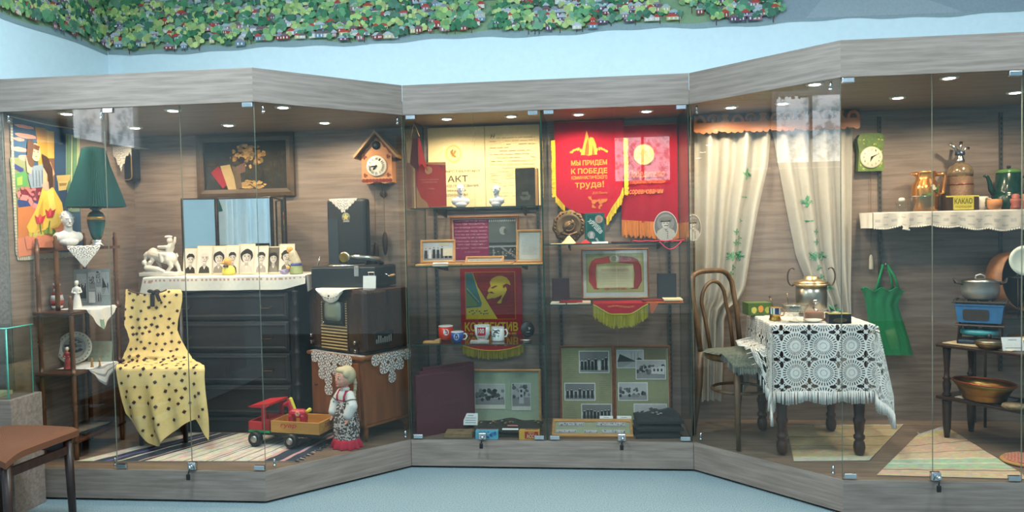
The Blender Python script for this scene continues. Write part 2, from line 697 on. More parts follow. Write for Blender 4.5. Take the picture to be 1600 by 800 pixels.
# the glass cases
def pane_mat(name, tint, boost=1.0):
    m = glass(name, tint, 1.45, 0.0, boost)
    nt = m.node_tree
    fr = [n for n in nt.nodes if n.type == 'FRESNEL'][0]
    ge = nt.nodes.new('ShaderNodeNewGeometry')
    mr = nt.nodes.new('ShaderNodeMapRange')
    mr.inputs['To Min'].default_value = 1.45
    mr.inputs['To Max'].default_value = 1 / 1.45
    nt.links.new(ge.outputs['Backfacing'], mr.inputs['Value'])
    nt.links.new(mr.outputs[0], fr.inputs[0])
    return m


PANE = pane_mat('pane_glass', (0.885, 0.890, 0.880))
CLEAR = pane_mat('clear_glass', (0.93, 0.95, 0.93), 1.3)
GEDGE = mat('glass_edge', C(120, 132, 122), 0.2, noise=0.05)
GEDGE_D = mat('glass_edge_green', C(38, 66, 56), 0.15, noise=0.05)
CHROME = mat('chrome', C(205, 208, 212), 0.18, metal=1.0, noise=0.03)
DOWNL = emissive('downlight_lens', (1.0, 0.93, 0.8), 45.0)
RINGM = mat('downlight_ring', C(225, 222, 215), 0.35, noise=0.02)
SLOTM = mat('steel_strip', C(92, 90, 86), 0.4, metal=0.6)
RUBBER = mat('black_plastic', C(20, 20, 21), 0.45)


def pane(name, p0, p1, z0, z1, parent, th=0.005, edge=GEDGE, m=None):
    a, b = Vector((*p0, 0)), Vector((*p1, 0))
    d = (b - a).normalized()
    n = Vector((-d.y, d.x, 0)) * th
    mb = MB()
    vs = [a, b, b + n, a + n]
    P = [p + Vector((0, 0, z)) for z in (z0, z1) for p in vs]
    mb.add(P, [(0, 1, 5, 4), (2, 3, 7, 6)], None, 0)
    mb.add(P, [(0, 3, 2, 1), (4, 5, 6, 7), (1, 2, 6, 5), (3, 0, 4, 7)], None, 1)
    return mb.build(name, [m or PANE, edge], parent)


def hinge(x, y, z, parent, side=1, rz=0.0):
    mb = MB().box((0, -.008, -.012), (.055 * side, .010, .012) if side > 0 else (0, .010, .012), bev=.003) if side > 0 else MB().box((-.055, -.008, -.012), (0, .010, .012), bev=.003)
    return mb.build('hinge', CHROME, parent, (x, y, z), rz)


def lock(x, y, z, parent):
    l = MB().box((-.022, -.012, -.02), (.022, .014, .02), bev=.004).build('lock', CHROME, parent, (x, y, z))
    mb = MB()
    mb.tube([(.004, -.012, 0), (.004, -.03, 0)], .010, 14)
    mb.ell((.004, -.032, 0), .0105, 12, 8)
    mb.build('lock_cylinder', CHROME, l)
    mb = MB().tube([(.004, -.036, -.004), (-.002, -.04, -.03)], .003, 6)
    mb.box((-.012, -.046, -.062), (.008, -.036, -.03), bev=.004)
    mb.build('key', RUBBER, l)
    return l


def downlight(u, v, parent):
    p = WZ(u, v, ZH - .004)
    d = MB().lathe([(.031, -.002), (.038, -.004), (.043, 0.002), (.043, .0035), (.031, .0035)], n=28).build('downlight', RINGM, parent, p)
    MB().lathe([(.0001, -.004), (.022, -.0035), (.0308, 0)], n=24).build('lens', DOWNL, d)
    la = bpy.data.lights.new('downlight_lamp', 'SPOT')
    la.energy = SPOT_W
    la.color = SPOT_C
    la.spot_size = radians(166)
    la.spot_blend = 0.5
    la.shadow_soft_size = 0.022
    lo = bpy.data.objects.new('downlight_lamp', la)
    COL.objects.link(lo)
    lo.parent = d
    lo.location = (0, 0, -.012)
    return d


def slot_strip(x, z0, z1, parent, y=YB - .006):
    mb = MB().box((x - .010, y - .004, z0), (x + .010, y + .004, z1), mi=0)
    z = z0 + .02
    while z < z1 - .02:
        mb.box((x - .003, y - .0046, z), (x + .003, y - .0039, z + .014), mi=1)
        z += .03
    return mb.build('slotted_strip', [SLOTM, EDGEK], parent)


def board(parent, name, p0, p1, z0, z1, th=.018):
    a, b = Vector((*p0, 0)), Vector((*p1, 0))
    d = (b - a).normalized()
    n = Vector((-d.y, d.x, 0)) * th
    L = (b - a).length
    o = MB().box((0, 0, z0), (L, th, z1), bev=.0012).build(name, LAM, parent, (a.x, a.y, 0), atan2(d.y, d.x))
    return o


IN_FLOOR = wood('case_floor_laminate', C(104, 88, 76), C(132, 114, 98), 'x', 0.42, 9.0, 16.0)


def case(label, plan, fronts, name='display_case'):
    """plan: counter-clockwise floor polygon; fronts: list of front segments (p0,p1)"""
    cx = sum(p[0] for p in plan) / len(plan)
    t = thing(name, label, 'display case', (0, 0, 0))
    MB().prism(plan, .014, ZK - .016).build('plinth', EDGEK, t)
    MB().prism(plan, ZK - .016, ZK - .0008, mi=0).build('floor_board', IN_FLOOR, t)
    MB().prism(plan, ZH, ZH + .018).build('ceiling_board', LAM, t)
    for p0, p1 in fronts:
        board(t, 'plinth_panel', (p0[0], p0[1]), (p1[0], p1[1]), .012, ZK + .001)
        board(t, 'header_panel', p0, p1, ZH - .004, ZT)
    xs = [p[0] for p in plan]
    MB().box((min(xs), YB, .0), (max(xs), YB + .018, ZT), bev=0).build('back_panel', LAM, t)
    return t


e = .0015
# side fronts are pushed 19 mm forward of the plan so that panels cover the plinth body
left_plan = [(XW, YF + .019), (XL, YF + .019), (XA - e, YC + .019), (XA - e, YB), (XW, YB)]
t = case('long glass display case with an angled pane holding a chest of drawers and old television', left_plan, [((RX0 + .01, YF), (XL, YF)), ((XL, YF), (XA - e, YC))])
LEFT = t
MB().box((RX0 + .01, YF + .02, .014), (XW, YB, ZT)).build('end_panel', LAMY, t)
sx1, sx2 = W(171, 450, YF).x, W(289, 450, YF).x
g = ZK + .004
h = ZH - .006
pane('glass_panel', (XW, YF + .006), (sx1 - .001, YF + .006), g, h, t)
gp = pane('glass_panel', (sx1 + .001, YF + .006), (sx2 - .0012, YF + .006), g, h, t)
hinge(sx1, YF + .006, h - .012, gp)
hinge(sx1, YF + .006, g + .016, gp)
gp = pane('glass_panel', (sx2 + .0012, YF + .006), (XL - .002, YF + .006), g, h, t)
hinge(XL - .004, YF + .006, h - .012, gp, -1)
hinge(XL - .004, YF + .006, g + .016, gp, -1)
lock(sx2 + .004, YF + .004, g + .022, gp)
pane('glass_panel', (XL + .002, YF + .008), (XA - .006, YC + .002), g, h, t)
for u, v in ((104, 178), (211, 200), (270, 173), (357, 196), (442, 168), (507, 192)):
    downlight(u, v, t)
for (x, y) in ((XW + .03, YF + .02), (sx1 - .02, YF + .02), (XL + .03, YF + .045), (XA - .03, YC - .01)):
    for z in (h - .03, g + .03):
        mb = MB().tube([(x, y, z + .022), (x, y, z - .012)], .006, 10)
        mb.ell((x, y, z - .014), .009, 10, 8)
        mb.build('glass_clip', CHROME, t)

mid_plan = [(XA, YC + .019), (XB, YC + .019), (XB, YB), (XA, YB)]
t = case('middle glass display case of two bays with red banners and framed photographs', mid_plan, [((XA, YC), (XB, YC))])
MID = t
xd = W(851, 450, YC).x
c1, c2 = W(745, 450, YC).x, W(964, 450, YC).x
pane('glass_partition', (XA + .002, YC + .012), (XA + .002, YB - .002), g, h, t, .006, GEDGE_D)
pane('glass_partition', (XB - .002, YC + .012), (XB - .002, YB - .002), g, h, t, .006, GEDGE_D)
pane('glass_partition', (xd, YC + .014), (xd, YB - .01), g, h, t, .008, GEDGE_D)
for a, b, side in ((XA + .003, c1 - .001, 1), (c1 + .001, xd - .008, -1), (xd + .002, c2 - .001, 1), (c2 + .001, XB - .003, -1)):
    gp = pane('glass_panel', (a, YC + .004), (b, YC + .004), g, h, t)
    xh = a if side > 0 else b
    hinge(xh + .012 * side, YC + .004, h - .012, gp, side)
    hinge(xh + .012 * side, YC + .004, g + .016, gp, side)
    if side < 0:
        lock(a + .012, YC + .002, g + .022, gp)
for u, v in ((698, 186), (799, 182), (904, 179), (1010, 174)):
    downlight(u, v, t)
SH = {}
for key, v, xa, xb in (('a', 323, XA + .01, xd - .012), ('b', 415, XA + .01, xd - .012), ('c', 538, XA + .01, xd - .012),
                       ('d', 380, xd + .004, XB - .01), ('f', 475, xd + .004, XB - .01)):
    ym = YC + .07
    z = W((750 if xb < 0 else 960), v, ym).z
    SH[key] = z
    mb = MB()
    lo, hi = (xa, ym, z - .006), (xb, YB - .03, z)
    vs = [(x, y, q) for q in (lo[2], hi[2]) for y in (lo[1], hi[1]) for x in (lo[0], hi[0])]
    mb.add(vs, [(0, 2, 3, 1), (4, 5, 7, 6)], None, 0)
    mb.add(vs, [(0, 1, 5, 4), (2, 6, 7, 3), (0, 4, 6, 2), (1, 3, 7, 5)], None, 1)
    s = mb.build('glass_shelf', [PANE, GEDGE_D], t)
    for x in (xa + .13, xb - .13):
        b = MB().slab([(0, -.006), (0, -.05), (.02, -.05), (.30, -.02), (.30, -.006)], -.004, .004)
        bo = b.build('shelf_bracket', RUBBER, s, (x, YB - .012, z), -pi / 2)
for x in (W(683, 450, YB).x, W(843, 450, YB).x, W(876, 450, YB).x, W(1046, 450, YB).x):
    slot_strip(x, ZK + .02, ZH - .03, t)

right_plan = [(XB + e, YC + .019), (XR, YF + .019), (XE, YF + .019), (XE, YB), (XB + e, YB)]
t = case('large glass display case with an angled pane holding a lace covered table and kitchen things', right_plan, [((XB + e, YC), (XR, YF)), ((XR, YF), (XE, YF))])
RIGHT = t
s1 = W(1458, 450, YF).x
s3 = W(1599, 110, YF).x
pane('glass_panel', (XB + .006, YC + .002), (XR - .002, YF + .008), g, h, t)
gp = pane('glass_panel', (XR + .002, YF + .006), (s1 - .0012, YF + .006), g, h, t)
hinge(XR + .006, YF + .006, h - .012, gp)
hinge(XR + .006, YF + .006, g + .016, gp)
gp = pane('glass_panel', (s1 + .0012, YF + .006), (s3 - .002, YF + .006), g, h, t)
hinge(s3 - .004, YF + .006, h - .012, gp, -1)
hinge(s3 - .004, YF + .006, g + .016, gp, -1)
lock(s1 + .01, YF + .004, g + .022, gp)
pane('glass_panel', (s3 + .001, YF + .006), (XE, YF + .006), g, h, t)
for u, v in ((1142, 168), (1223, 162), (1273, 132), (1403, 153), (1483, 122), (1586, 145)):
    downlight(u, v, t)
for (x, y) in ((XB + .04, YC - .005), (XR - .03, YF + .045)):
    for z in (h - .03, g + .03):
        mb = MB().tube([(x, y, z + .022), (x, y, z - .012)], .006, 10)
        mb.ell((x, y, z - .014), .009, 10, 8)
        mb.build('glass_clip', CHROME, t)
MB().box((XE, YF + .02, .014), (XE + .018, YB, ZT)).build('end_panel', LAMY, t)
for x in (W(1374, 300, YB).x, W(1563, 300, YB).x):
    slot_strip(x, ZK + .3, ZH - .04, t)
# shared builders for the exhibits
OAKL = wood('frame_pine', C(176, 124, 66), C(206, 158, 98), 'x', 0.4, 12)
OAKR = wood('frame_brown', C(112, 62, 32), C(146, 88, 48), 'x', 0.4, 12)
DARKW = wood('dark_wood', C(24, 19, 17), C(44, 34, 29), 'x', 0.35, 10)
MIDW = wood('brown_wood_upright', C(78, 50, 32), C(112, 74, 46), 'z', 0.35, 10)
REDW = wood('red_brown_wood', C(60, 34, 25), C(88, 54, 38), 'x', 0.35, 10)
GOLD = mat('gold_metal', C(212, 170, 90), 0.28, metal=1.0, noise=0.1)
BRASS = mat('brass', C(190, 150, 70), 0.3, metal=1.0, noise=0.15)
SILVER = mat('silver_metal', C(200, 196, 188), 0.25, metal=1.0, noise=0.08)
ALUM = mat('aluminium', C(180, 178, 174), 0.42, metal=0.9, noise=0.1)
PLASTER = mat('white_plaster', C(208, 207, 204), 0.6, noise=0.03)
PORC = mat('porcelain', C(228, 222, 212), 0.25, noise=0.06)
LINEN = mat('white_linen', C(206, 203, 196), 0.95, noise=0.05, nscale=90, bump=0.1)
PAPER = mat('paper_white', C(224, 222, 214), 0.85, noise=0.03)
PAPERY = mat('paper_cream', C(204, 188, 148), 0.85, noise=0.06)


def px(Y):
    """metres per photo pixel at depth Y"""
    return Y * 1.0 / F_PX * 1.03


class X:
    """arithmetic on shader sockets"""
    nt = None

    def __init__(s, k):
        s.k = k

    @staticmethod
    def op(o, *a):
        n = X.nt.nodes.new('ShaderNodeMath')
        n.operation = o
        for i, q in enumerate(a):
            if isinstance(q, X):
                X.nt.links.new(q.k, n.inputs[i])
            else:
                n.inputs[i].default_value = q
        return X(n.outputs[0])

    def __add__(s, b): return X.op('ADD', s, b)
    def __sub__(s, b): return X.op('SUBTRACT', s, b)
    def __mul__(s, b): return X.op('MULTIPLY', s, b)
    def __truediv__(s, b): return X.op('DIVIDE', s, b)
    def gt(s, b): return X.op('GREATER_THAN', s, b)
    def lt(s, b): return X.op('LESS_THAN', s, b)
    def mx(s, b): return X.op('MAXIMUM', s, b)
    def ab(s): return X.op('ABSOLUTE', s)
    def fr(s): return X.op('FRACT', s)


def lace_mat(name, cell, spokes=28, col=C(232, 230, 224), petals=True, dense=.42, thr=-.25, corners=True):
    m, nt, b = newmat(name)
    X.nt = nt
    uv = nt.nodes.new('ShaderNodeUVMap')
    sp = nt.nodes.new('ShaderNodeSeparateXYZ')
    nt.links.new(uv.outputs[0], sp.inputs[0])
    u, v = X(sp.outputs[0]) / cell, X(sp.outputs[1]) / cell
    fu, fv = u.fr() - .5, v.fr() - .5
    r = X.op('SQRT', fu * fu + fv * fv) * 2
    th = X.op('ARCTAN2', fv, fu)
    solid = r.lt(dense) * (r.gt(.25) .mx(r.lt(.19)))
    sp1 = X.op('SINE', th * spokes).gt(thr) * r.lt(.97)
    ring = r.gt(.66) * r.lt(.72)
    cu, cv = (u + .5).fr() - .5, (v + .5).fr() - .5
    au, av = cu.ab(), cv.ab()

    def hole(a, c):
        p, q = (a - .19) / .125, c / .062
        return (p * p + q * q).lt(1)
    holes = hole(au, cv).mx(hole(av, cu))
    net = X.op('SINE', (u + v) * 60).mx(X.op('SINE', (u - v) * 60)).gt(.55).mx(r.lt(1.06)).mx((au + av).lt(.09))
    outer = r.gt(.94) * (net if corners else r.lt(1.07))
    mask = solid.mx(sp1).mx(ring).mx(outer)
    if petals:
        mask = mask * (holes * -1 + 1)
    tr = nt.nodes.new('ShaderNodeBsdfTransparent')
    mx = nt.nodes.new('ShaderNodeMixShader')
    b.inputs['Base Color'].default_value = (*col, 1)
    b.inputs['Roughness'].default_value = 0.95
    nt.links.new(mask.k, mx.inputs[0])
    nt.links.new(tr.outputs[0], mx.inputs[1])
    nt.links.new(b.outputs[0], mx.inputs[2])
    nt.links.new(mx.outputs[0], nt.nodes['Material Output'].inputs[0])
    return m


CROCHET = lace_mat('crochet_lace', 0.138, 30)
LACE = lace_mat('fine_lace', 0.045, 8, petals=False, dense=.3, thr=0.1)
TRIMLACE = lace_mat('shelf_lace', 0.035, 10, petals=False, dense=.8)


def sheet_uv(mb_fn, nu, nv, uvfn):
    """grid sheet plus its uv list"""
    mb = MB().grid(mb_fn, nu, nv)
    uv = [uvfn(i / nu, j / nv) for j in range(nv + 1) for i in range(nu + 1)]
    return mb, uv


def grey(k, warm=0.0):
    return C(min(255, k + 10 * warm), k, max(0, k - 14 * warm))


def portrait(p, cx, z0, w, h, seed, hair='short', warm=.6, light=215, dress=60):
    """black and white studio head"""
    rn = random.Random(seed)
    p.rect(cx - w / 2, z0, cx + w / 2, z0 + h, grey(light, warm))
    fz, fr = z0 + h * .56, w * .29
    p.poly([(cx - w * .40, z0), (cx + w * .40, z0), (cx + w * .34, z0 + h * .2), (cx + w * .12, z0 + h * .3), (cx - w * .12, z0 + h * .3), (cx - w * .34, z0 + h * .2)], grey(dress, warm))
    p.poly([(cx - w * .07, z0 + h * .24), (cx, z0 + h * .14), (cx + w * .07, z0 + h * .24)], grey(225, warm))
    if hair != 'short' and hair != 'bald':
        p.disc(cx, fz + fr * .25, fr * 1.45, fr * 1.5, grey(36, warm), 18, wob=.07, seed=seed)
    p.rect(cx - fr * .42, z0 + h * .24, cx + fr * .42, fz, grey(165, warm))
    p.disc(cx, fz, fr, fr * 1.32, grey(196, warm), 20)
    p.poly([(cx + fr * .25, fz - fr * 1.2), (cx + fr * .98, fz - fr * .1), (cx + fr * .9, fz + fr * .6), (cx + fr * .45, fz + fr * .3)], grey(160, warm))
    if hair == 'bald':
        pass
    else:
        t = fz + fr * .55
        p.poly([(cx - fr * 1.02, fz + fr * .2), (cx - fr * .7, t), (cx + fr * .1, t + fr * .25), (cx + fr * .75, t), (cx + fr * 1.05, fz + fr * .15), (cx + fr * 1.08, fz + fr), (cx + fr * .5, fz + fr * 1.6), (cx - fr * .5, fz + fr * 1.62), (cx - fr * 1.06, fz + fr)], grey(34, warm))
    for q in (-1, 1):
        p.disc(cx + q * fr * .42, fz + fr * .12, fr * .17, fr * .1, grey(40, warm), 8)
        p.rect(cx + q * fr * .42 - fr * .24, fz + fr * .33, cx + q * fr * .42 + fr * .24, fz + fr * .42, grey(60, warm))
    p.poly([(cx - fr * .08, fz + fr * .1), (cx - fr * .16, fz - fr * .38), (cx + fr * .14, fz - fr * .38)], grey(150, warm))
    p.rect(cx - fr * .34, fz - fr * .74, cx + fr * .34, fz - fr * .62, grey(80, warm))
    return p


def scenic(p, x0, z0, x1, z1, seed, kind='trees', warm=.2, border=True):
    """small black and white print"""
    rn = random.Random(seed)
    if border:
        b = .03 * (x1 - x0)
        p.rect(x0 - b, z0 - b, x1 + b, z1 + b, grey(214, warm))
    w, h = x1 - x0, z1 - z0
    p.rect(x0, z0, x1, z1, grey(178, warm))
    zh = z0 + h * rn.uniform(.28, .4)
    p.rect(x0, z0, x1, zh, grey(140, warm))
    if kind in ('trees', 'house', 'park'):
        for i in range(26):
            r = min(w, h) * rn.uniform(.05, .13)
            x = min(max(x0 + r, rn.uniform(x0, x1)), x1 - r)
            z = min(max(zh + rn.uniform(-.05, .4) * h, z0 + r), z1 - r)
            p.disc(x, z, r, None, grey(rn.choice([40, 58, 75, 95, 120]), warm), 9, wob=.2, seed=i, step=.35)
    if kind == 'house':
        hx = x0 + w * .52
        p.poly([(hx, zh - h * .08), (x1 - w * .02, zh - h * .12), (x1 - w * .02, z1 - h * .28), (hx + w * .1, z1 - h * .38), (hx, zh + h * .3)], grey(205, warm))
        for i in range(3):
            p.rect(hx + w * (.07 + .13 * i), zh + h * .05, hx + w * (.13 + .13 * i), zh + h * .2, grey(60, warm))
    if kind == 'tower':
        for i in range(20):
            r = h * rn.uniform(.04, .1)
            p.disc(min(max(rn.uniform(x0, x1), x0 + r), x1 - r), rn.uniform(z0 + h * .3, z1 - r), r, None, grey(rn.choice([70, 95, 120, 145]), warm), 9, wob=.2, seed=i, step=.35)
        m = (x0 + x1) / 2
        p.rect(m - w * .12, z0 + h * .12, m + w * .14, z0 + h * .8, grey(190, warm))
        p.poly([(m - w * .12, z0 + h * .8), (m + w * .14, z0 + h * .8), (m + w * .01, z0 + h * .96)], grey(120, warm))
        for q in (.4, .62):
            p.rect(m - w * .05, z0 + h * q, m + w * .07, z0 + h * (q + .12), grey(40, warm))
    if kind == 'people':
        p.rect(x0, z0 + h * .55, x1, z1, grey(rn.choice([120, 190]), warm))
        n = rn.randint(7, 9)
        for i in range(n):
            x = x0 + w * (.08 + .84 * i / (n - 1))
            t = z0 + h * rn.uniform(.6, .78)
            g = grey(rn.choice([30, 40, 55, 215 if i % 4 == 1 else 45]), warm)
            bw = w * .05
            p.poly([(x - bw, z0 + h * .1), (x + bw, z0 + h * .1), (x + bw * .9, t - h * .1), (x - bw * .9, t - h * .1)], g, .5)
            p.disc(x, t - h * .04, w * .026, h * .055, grey(190, warm), 9, step=.5)
            p.poly([(x - w * .028, t - h * .03), (x + w * .028, t - h * .03), (x, t + h * .03)], grey(35, warm), .5)
    if kind == 'street':
        p.poly([(x0, zh), (x0 + w * .1, z1 - h * .2), (x0 + w * .75, zh + h * .02)], grey(45, warm))
        p.poly([(x0 + w * .2, z0), (x1, z0), (x0 + w * .72, zh), (x0 + w * .62, zh)], grey(165, warm))
        for q in (.55, .66, .8):
            p.rect(x0 + w * q, zh, x0 + w * q + w * .014, z1 - h * .1, grey(90, warm))
        p.disc(x0 + w * .86, zh + h * .12, w * .11, h * .14, grey(60, warm), 10, wob=.2)
    return p


def ring_frame(mb, x0, z0, x1, z1, b, y0, y1, col=None, mi=0):
    """mitred picture frame between outer rectangle and inner rectangle (border b)"""
    o = [(x0, z0), (x1, z0), (x1, z1), (x0, z1)]
    i = [(x0 + b, z0 + b), (x1 - b, z0 + b), (x1 - b, z1 - b), (x0 + b, z1 - b)]
    m = [(x0 + b * .5, z0 + b * .5), (x1 - b * .5, z0 + b * .5), (x1 - b * .5, z1 - b * .5), (x0 + b * .5, z1 - b * .5)]
    vs = [(p[0], y1, p[1]) for p in o] + [(p[0], y0 + .003, p[1]) for p in o] + [(p[0], y0, p[1]) for p in m] + [(p[0], y0 + .004, p[1]) for p in i] + [(p[0], y1, p[1]) for p in i]
    fs = []
    for r in range(4):
        for k in range(4):
            fs.append((r * 4 + k, r * 4 + (k + 1) % 4, (r + 1) * 4 + (k + 1) % 4, (r + 1) * 4 + k))
    for k in range(4):
        fs.append((16 + k, 16 + (k + 1) % 4, (k + 1) % 4, k))
    return mb.add(vs, fs, col, mi)


def framed(name, label, cat, u0, v0, u1, v1, Y, fm, b, paint, lean=0.0, rotz=0.0, group=None, depth=.016, zbase=None, pane_on=False, back=None):
    """framed flat thing given by its photo corners at depth Y; paint(P, w, h) draws in 0..w, 0..h"""
    p0, p1 = W(u0, v1, Y), W(u1, v1, Y)
    p2 = W((u0 + u1) / 2, v0, Y)
    w, hh = p1.x - p0.x, p2.z - (p0.z + p1.z) / 2
    z = zbase if zbase is not None else (p0.z + p1.z) / 2
    hh = p2.z - z
    t = thing(name, label, cat, (p0.x, Y, z), rotz, group)
    t.rotation_euler.x = -lean
    mb = ring_frame(MB(), 0, 0, w, hh, b, 0, depth)
    mb.box((b * .6, depth * .7, b * .6), (w - b * .6, depth * .95, hh - b * .6))
    mb.build('frame', fm, t)
    P = Paint(depth * .7 - .0005)
    P.rect(b * .8, b * .8, w - b * .8, hh - b * .8, back or C(205, 200, 180))
    paint(P, w, hh, t)
    P.build('picture', PT, t)
    if pane_on:
        MB().add([(b * .8, .0045, b * .8), (w - b * .8, .0045, b * .8), (w - b * .8, .0045, hh - b * .8), (b * .8, .0045, hh - b * .8)], [(0, 1, 2, 3)]).build('pane', PANE, t)
    return t


def card(label, u0, v0, u1, v1, Y, group='exhibit captions', lean=0.35, lines=4, zb=None, rotz=0.0):
    p0, p1, p2 = W(u0, v1, Y), W(u1, v1, Y), W(u0, v0, Y)
    z = zb if zb is not None else p0.z
    w, hh = p1.x - p0.x, p2.z - z
    t = thing('caption_card', label, 'card', (p0.x, Y, z), rotz, group)
    t.rotation_euler.x = -lean
    P = Paint(0)
    P.box((0, 0, 0), (w, .0012, hh), C(228, 230, 226))
    for i in range(lines):
        q = hh * (.8 - .6 * i / max(1, lines - 1))
        a, bq = (.12, .88) if i else (.3, .7)
        P.line([(w * a, q), (w * bq, q)], hh * .05, C(120, 125, 130))
    P.build('card_sheet', PT, t)
    return t
# LEFT CASE
# tapestry on the end panel
def tap():
    y0, y1, zt, zb = 3.69, 4.20, 2.012, 1.285
    w, hh = y1 - y0, zt - zb
    P = Paint(-.003)

    def m(x, y):                       # photo-crop coordinates to cloth coordinates
        s = (x - 62 - 48 * (y - 25) / 755) / 330
        return (s * w, hh - (y - 25 - 40 * s) / 745 * hh)

    def pol(pts, c, st=1):
        P.poly([m(*q) for q in pts], c, st)
    rn = random.Random(2)
    P.rect(0, 0, w, hh, C(58, 92, 128))
    pol([(62, 240), (170, 240), (190, 780), (110, 780)], C(140, 150, 110))
    for (x, y, a, b) in ((125, 70, 46, 10), (130, 120, 48, 13), (100, 140, 26, 10), (105, 195, 40, 12), (132, 242, 38, 18)):
        P.disc(*m(x, y), a / 330 * w, b / 745 * hh, C(232, 160, 150), 14, wob=.15, seed=x)
    pol([(78, 270), (125, 300), (125, 330), (80, 300)], C(60, 70, 130))
    pol([(85, 330), (140, 310), (150, 400), (92, 400)], C(96, 160, 100))
    pol([(95, 350), (120, 340), (122, 390), (98, 392)], C(160, 190, 90))
    # columns and hanging
    pol([(178, 70), (240, 80), (245, 420), (205, 420)], C(206, 160, 70))
    pol([(172, 66), (222, 70), (226, 120), (180, 118)], C(196, 140, 62))
    pol([(232, 82), (268, 84), (280, 440), (250, 440)], C(226, 182, 92))
    pol([(240, 240), (275, 240), (285, 420), (245, 420)], C(120, 90, 70))
    pol([(268, 84), (330, 92), (345, 700), (290, 700)], C(44, 74, 110))
    pol([(330, 92), (400, 100), (420, 560), (345, 560)], C(120, 150, 130))
    for i in range(9):
        x = 338 + 8 * i
        pol([(x, 96), (x + 4, 96), (x + 12, 540), (x + 6, 540)], rn.choice([C(70, 120, 90), C(190, 200, 150), C(90, 140, 100)]))
    pol([(286, 340), (362, 336), (358, 372), (292, 374)], C(190, 170, 110))
    pol([(294, 374), (352, 372), (338, 425), (300, 430)], C(206, 186, 120))
    pol([(300, 385), (344, 384), (338, 400), (304, 402)], C(150, 120, 70))
    pol([(300, 430), (345, 425), (360, 640), (305, 645)], C(38, 62, 100))
    # ground and couch
    pol([(100, 500), (240, 490), (330, 560), (330, 780), (112, 780)], C(206, 128, 76))
    pol([(104, 680), (330, 650), (330, 780), (112, 780)], C(220, 140, 110))
    pol([(100, 470), (190, 460), (200, 505), (104, 512)], C(48, 70, 130))
    pol([(100, 420), (215, 400), (215, 490), (150, 470), (100, 450)], C(120, 44, 60))
    for i in range(14):
        P.disc(*m(rn.uniform(115, 205), rn.uniform(405, 470)), .012, .008, C(210, 120, 120), 8, rot=i, wob=.2, seed=i, step=.3)
    P.line([m(100, 425), m(110, 455), m(150, 465), m(170, 500), m(205, 525)], .03, C(226, 140, 140))
    # seated lady with long hair and a yellow skirt
    pol([(215, 410), (270, 410), (318, 500), (335, 600), (300, 640), (160, 660), (145, 620), (190, 520)], C(232, 196, 80))
    pol([(240, 420), (268, 420), (300, 620), (262, 640)], C(244, 214, 110))
    pol([(200, 540), (220, 470), (225, 640), (190, 650)], C(206, 164, 60))
    pol([(150, 290), (215, 275), (230, 320), (215, 405), (160, 410), (145, 350)], C(140, 158, 176))
    for x in (165, 180, 195, 210):
        P.line([m(x, 310), m(x + 6, 400)], .006, C(90, 106, 130))
    pol([(130, 240), (160, 250), (158, 330), (138, 320)], C(228, 176, 150))
    pol([(215, 300), (250, 260), (275, 330), (262, 350), (238, 310), (232, 400), (216, 400)], C(228, 178, 150))
    P.disc(*m(236, 398), .034, .026, C(230, 170, 150), 12, wob=.15)
    P.disc(*m(152, 215), .030, .075, C(104, 72, 48), 14, wob=.12)
    P.disc(*m(176, 208), .036, .050, C(232, 190, 160), 16)
    pol([(135, 180), (160, 160), (195, 175), (190, 200), (165, 190), (158, 250), (140, 255)], C(98, 66, 44))
    for (a, b) in ((168, 205), (186, 207)):
        P.disc(*m(a, b), .005, .004, C(60, 40, 36), 6)
    P.line([m(172, 232), m(184, 232)], .004, C(190, 80, 80))
    pol([(205, 215), (235, 235), (262, 300), (268, 400), (248, 420), (240, 340), (215, 290)], C(70, 48, 40))
    # tulips in a pot
    pol([(135, 672), (230, 668), (222, 745), (148, 745)], C(224, 138, 110))
    for i in range(16):
        P.disc(*m(rn.uniform(140, 285), rn.uniform(640, 672)), .016, .014, rn.choice([C(60, 110, 60), C(120, 150, 60), C(200, 190, 90)]), 8, wob=.3, seed=i, step=.3)
    for x0, x1 in ((200, 205), (232, 255)):
        P.line([m(x0 + 14, 670), m(x1, 600)], .008, C(70, 110, 60))
    for (x, y) in ((205, 585), (255, 555)):
        pol([(x - 26, y - 25), (x - 10, y - 10), (x, y - 30), (x + 10, y - 12), (x + 30, y - 22), (x + 14, y + 25), (x - 14, y + 25)], C(196, 48, 62))
        pol([(x - 8, y - 8), (x, y - 28), (x + 8, y - 8), (x, y + 20)], C(226, 90, 96))
    # white woven selvedge
    t = thing('tapestry', 'colourful woven tapestry of a seated lady in a yellow skirt', 'tapestry', (XW + .003, y0, zb), pi / 2)
    P.box((0, -.0028, 0), (w, 0, hh), C(190, 180, 160))
    P.build('woven_panel', CLOTHP, t)
    mb = MB()
    for i in range(46):
        z = hh * i / 46
        mb.box((-.012 + .004 * rn.random(), -.004, z), (.006, -.001, z + hh / 46 * .8), C(196, 190, 174))
    mb.build('side_fringe', CLOTHP, t)
    mb = MB()
    for i in range(34):
        x = w * i / 34
        mb.box((x, -.004, -.022 - .008 * rn.random()), (x + w / 34 * .8, -.001, .006), C(196, 190, 174))
    mb.build('bottom_fringe', CLOTHP, t)
    MB().tube([(-.01, -.006, hh + .004), (w / 2, -.008, hh - .004), (w + .01, -.006, hh + .004)], .004, 8).build('hanging_cord', LINEN, t)


tap()

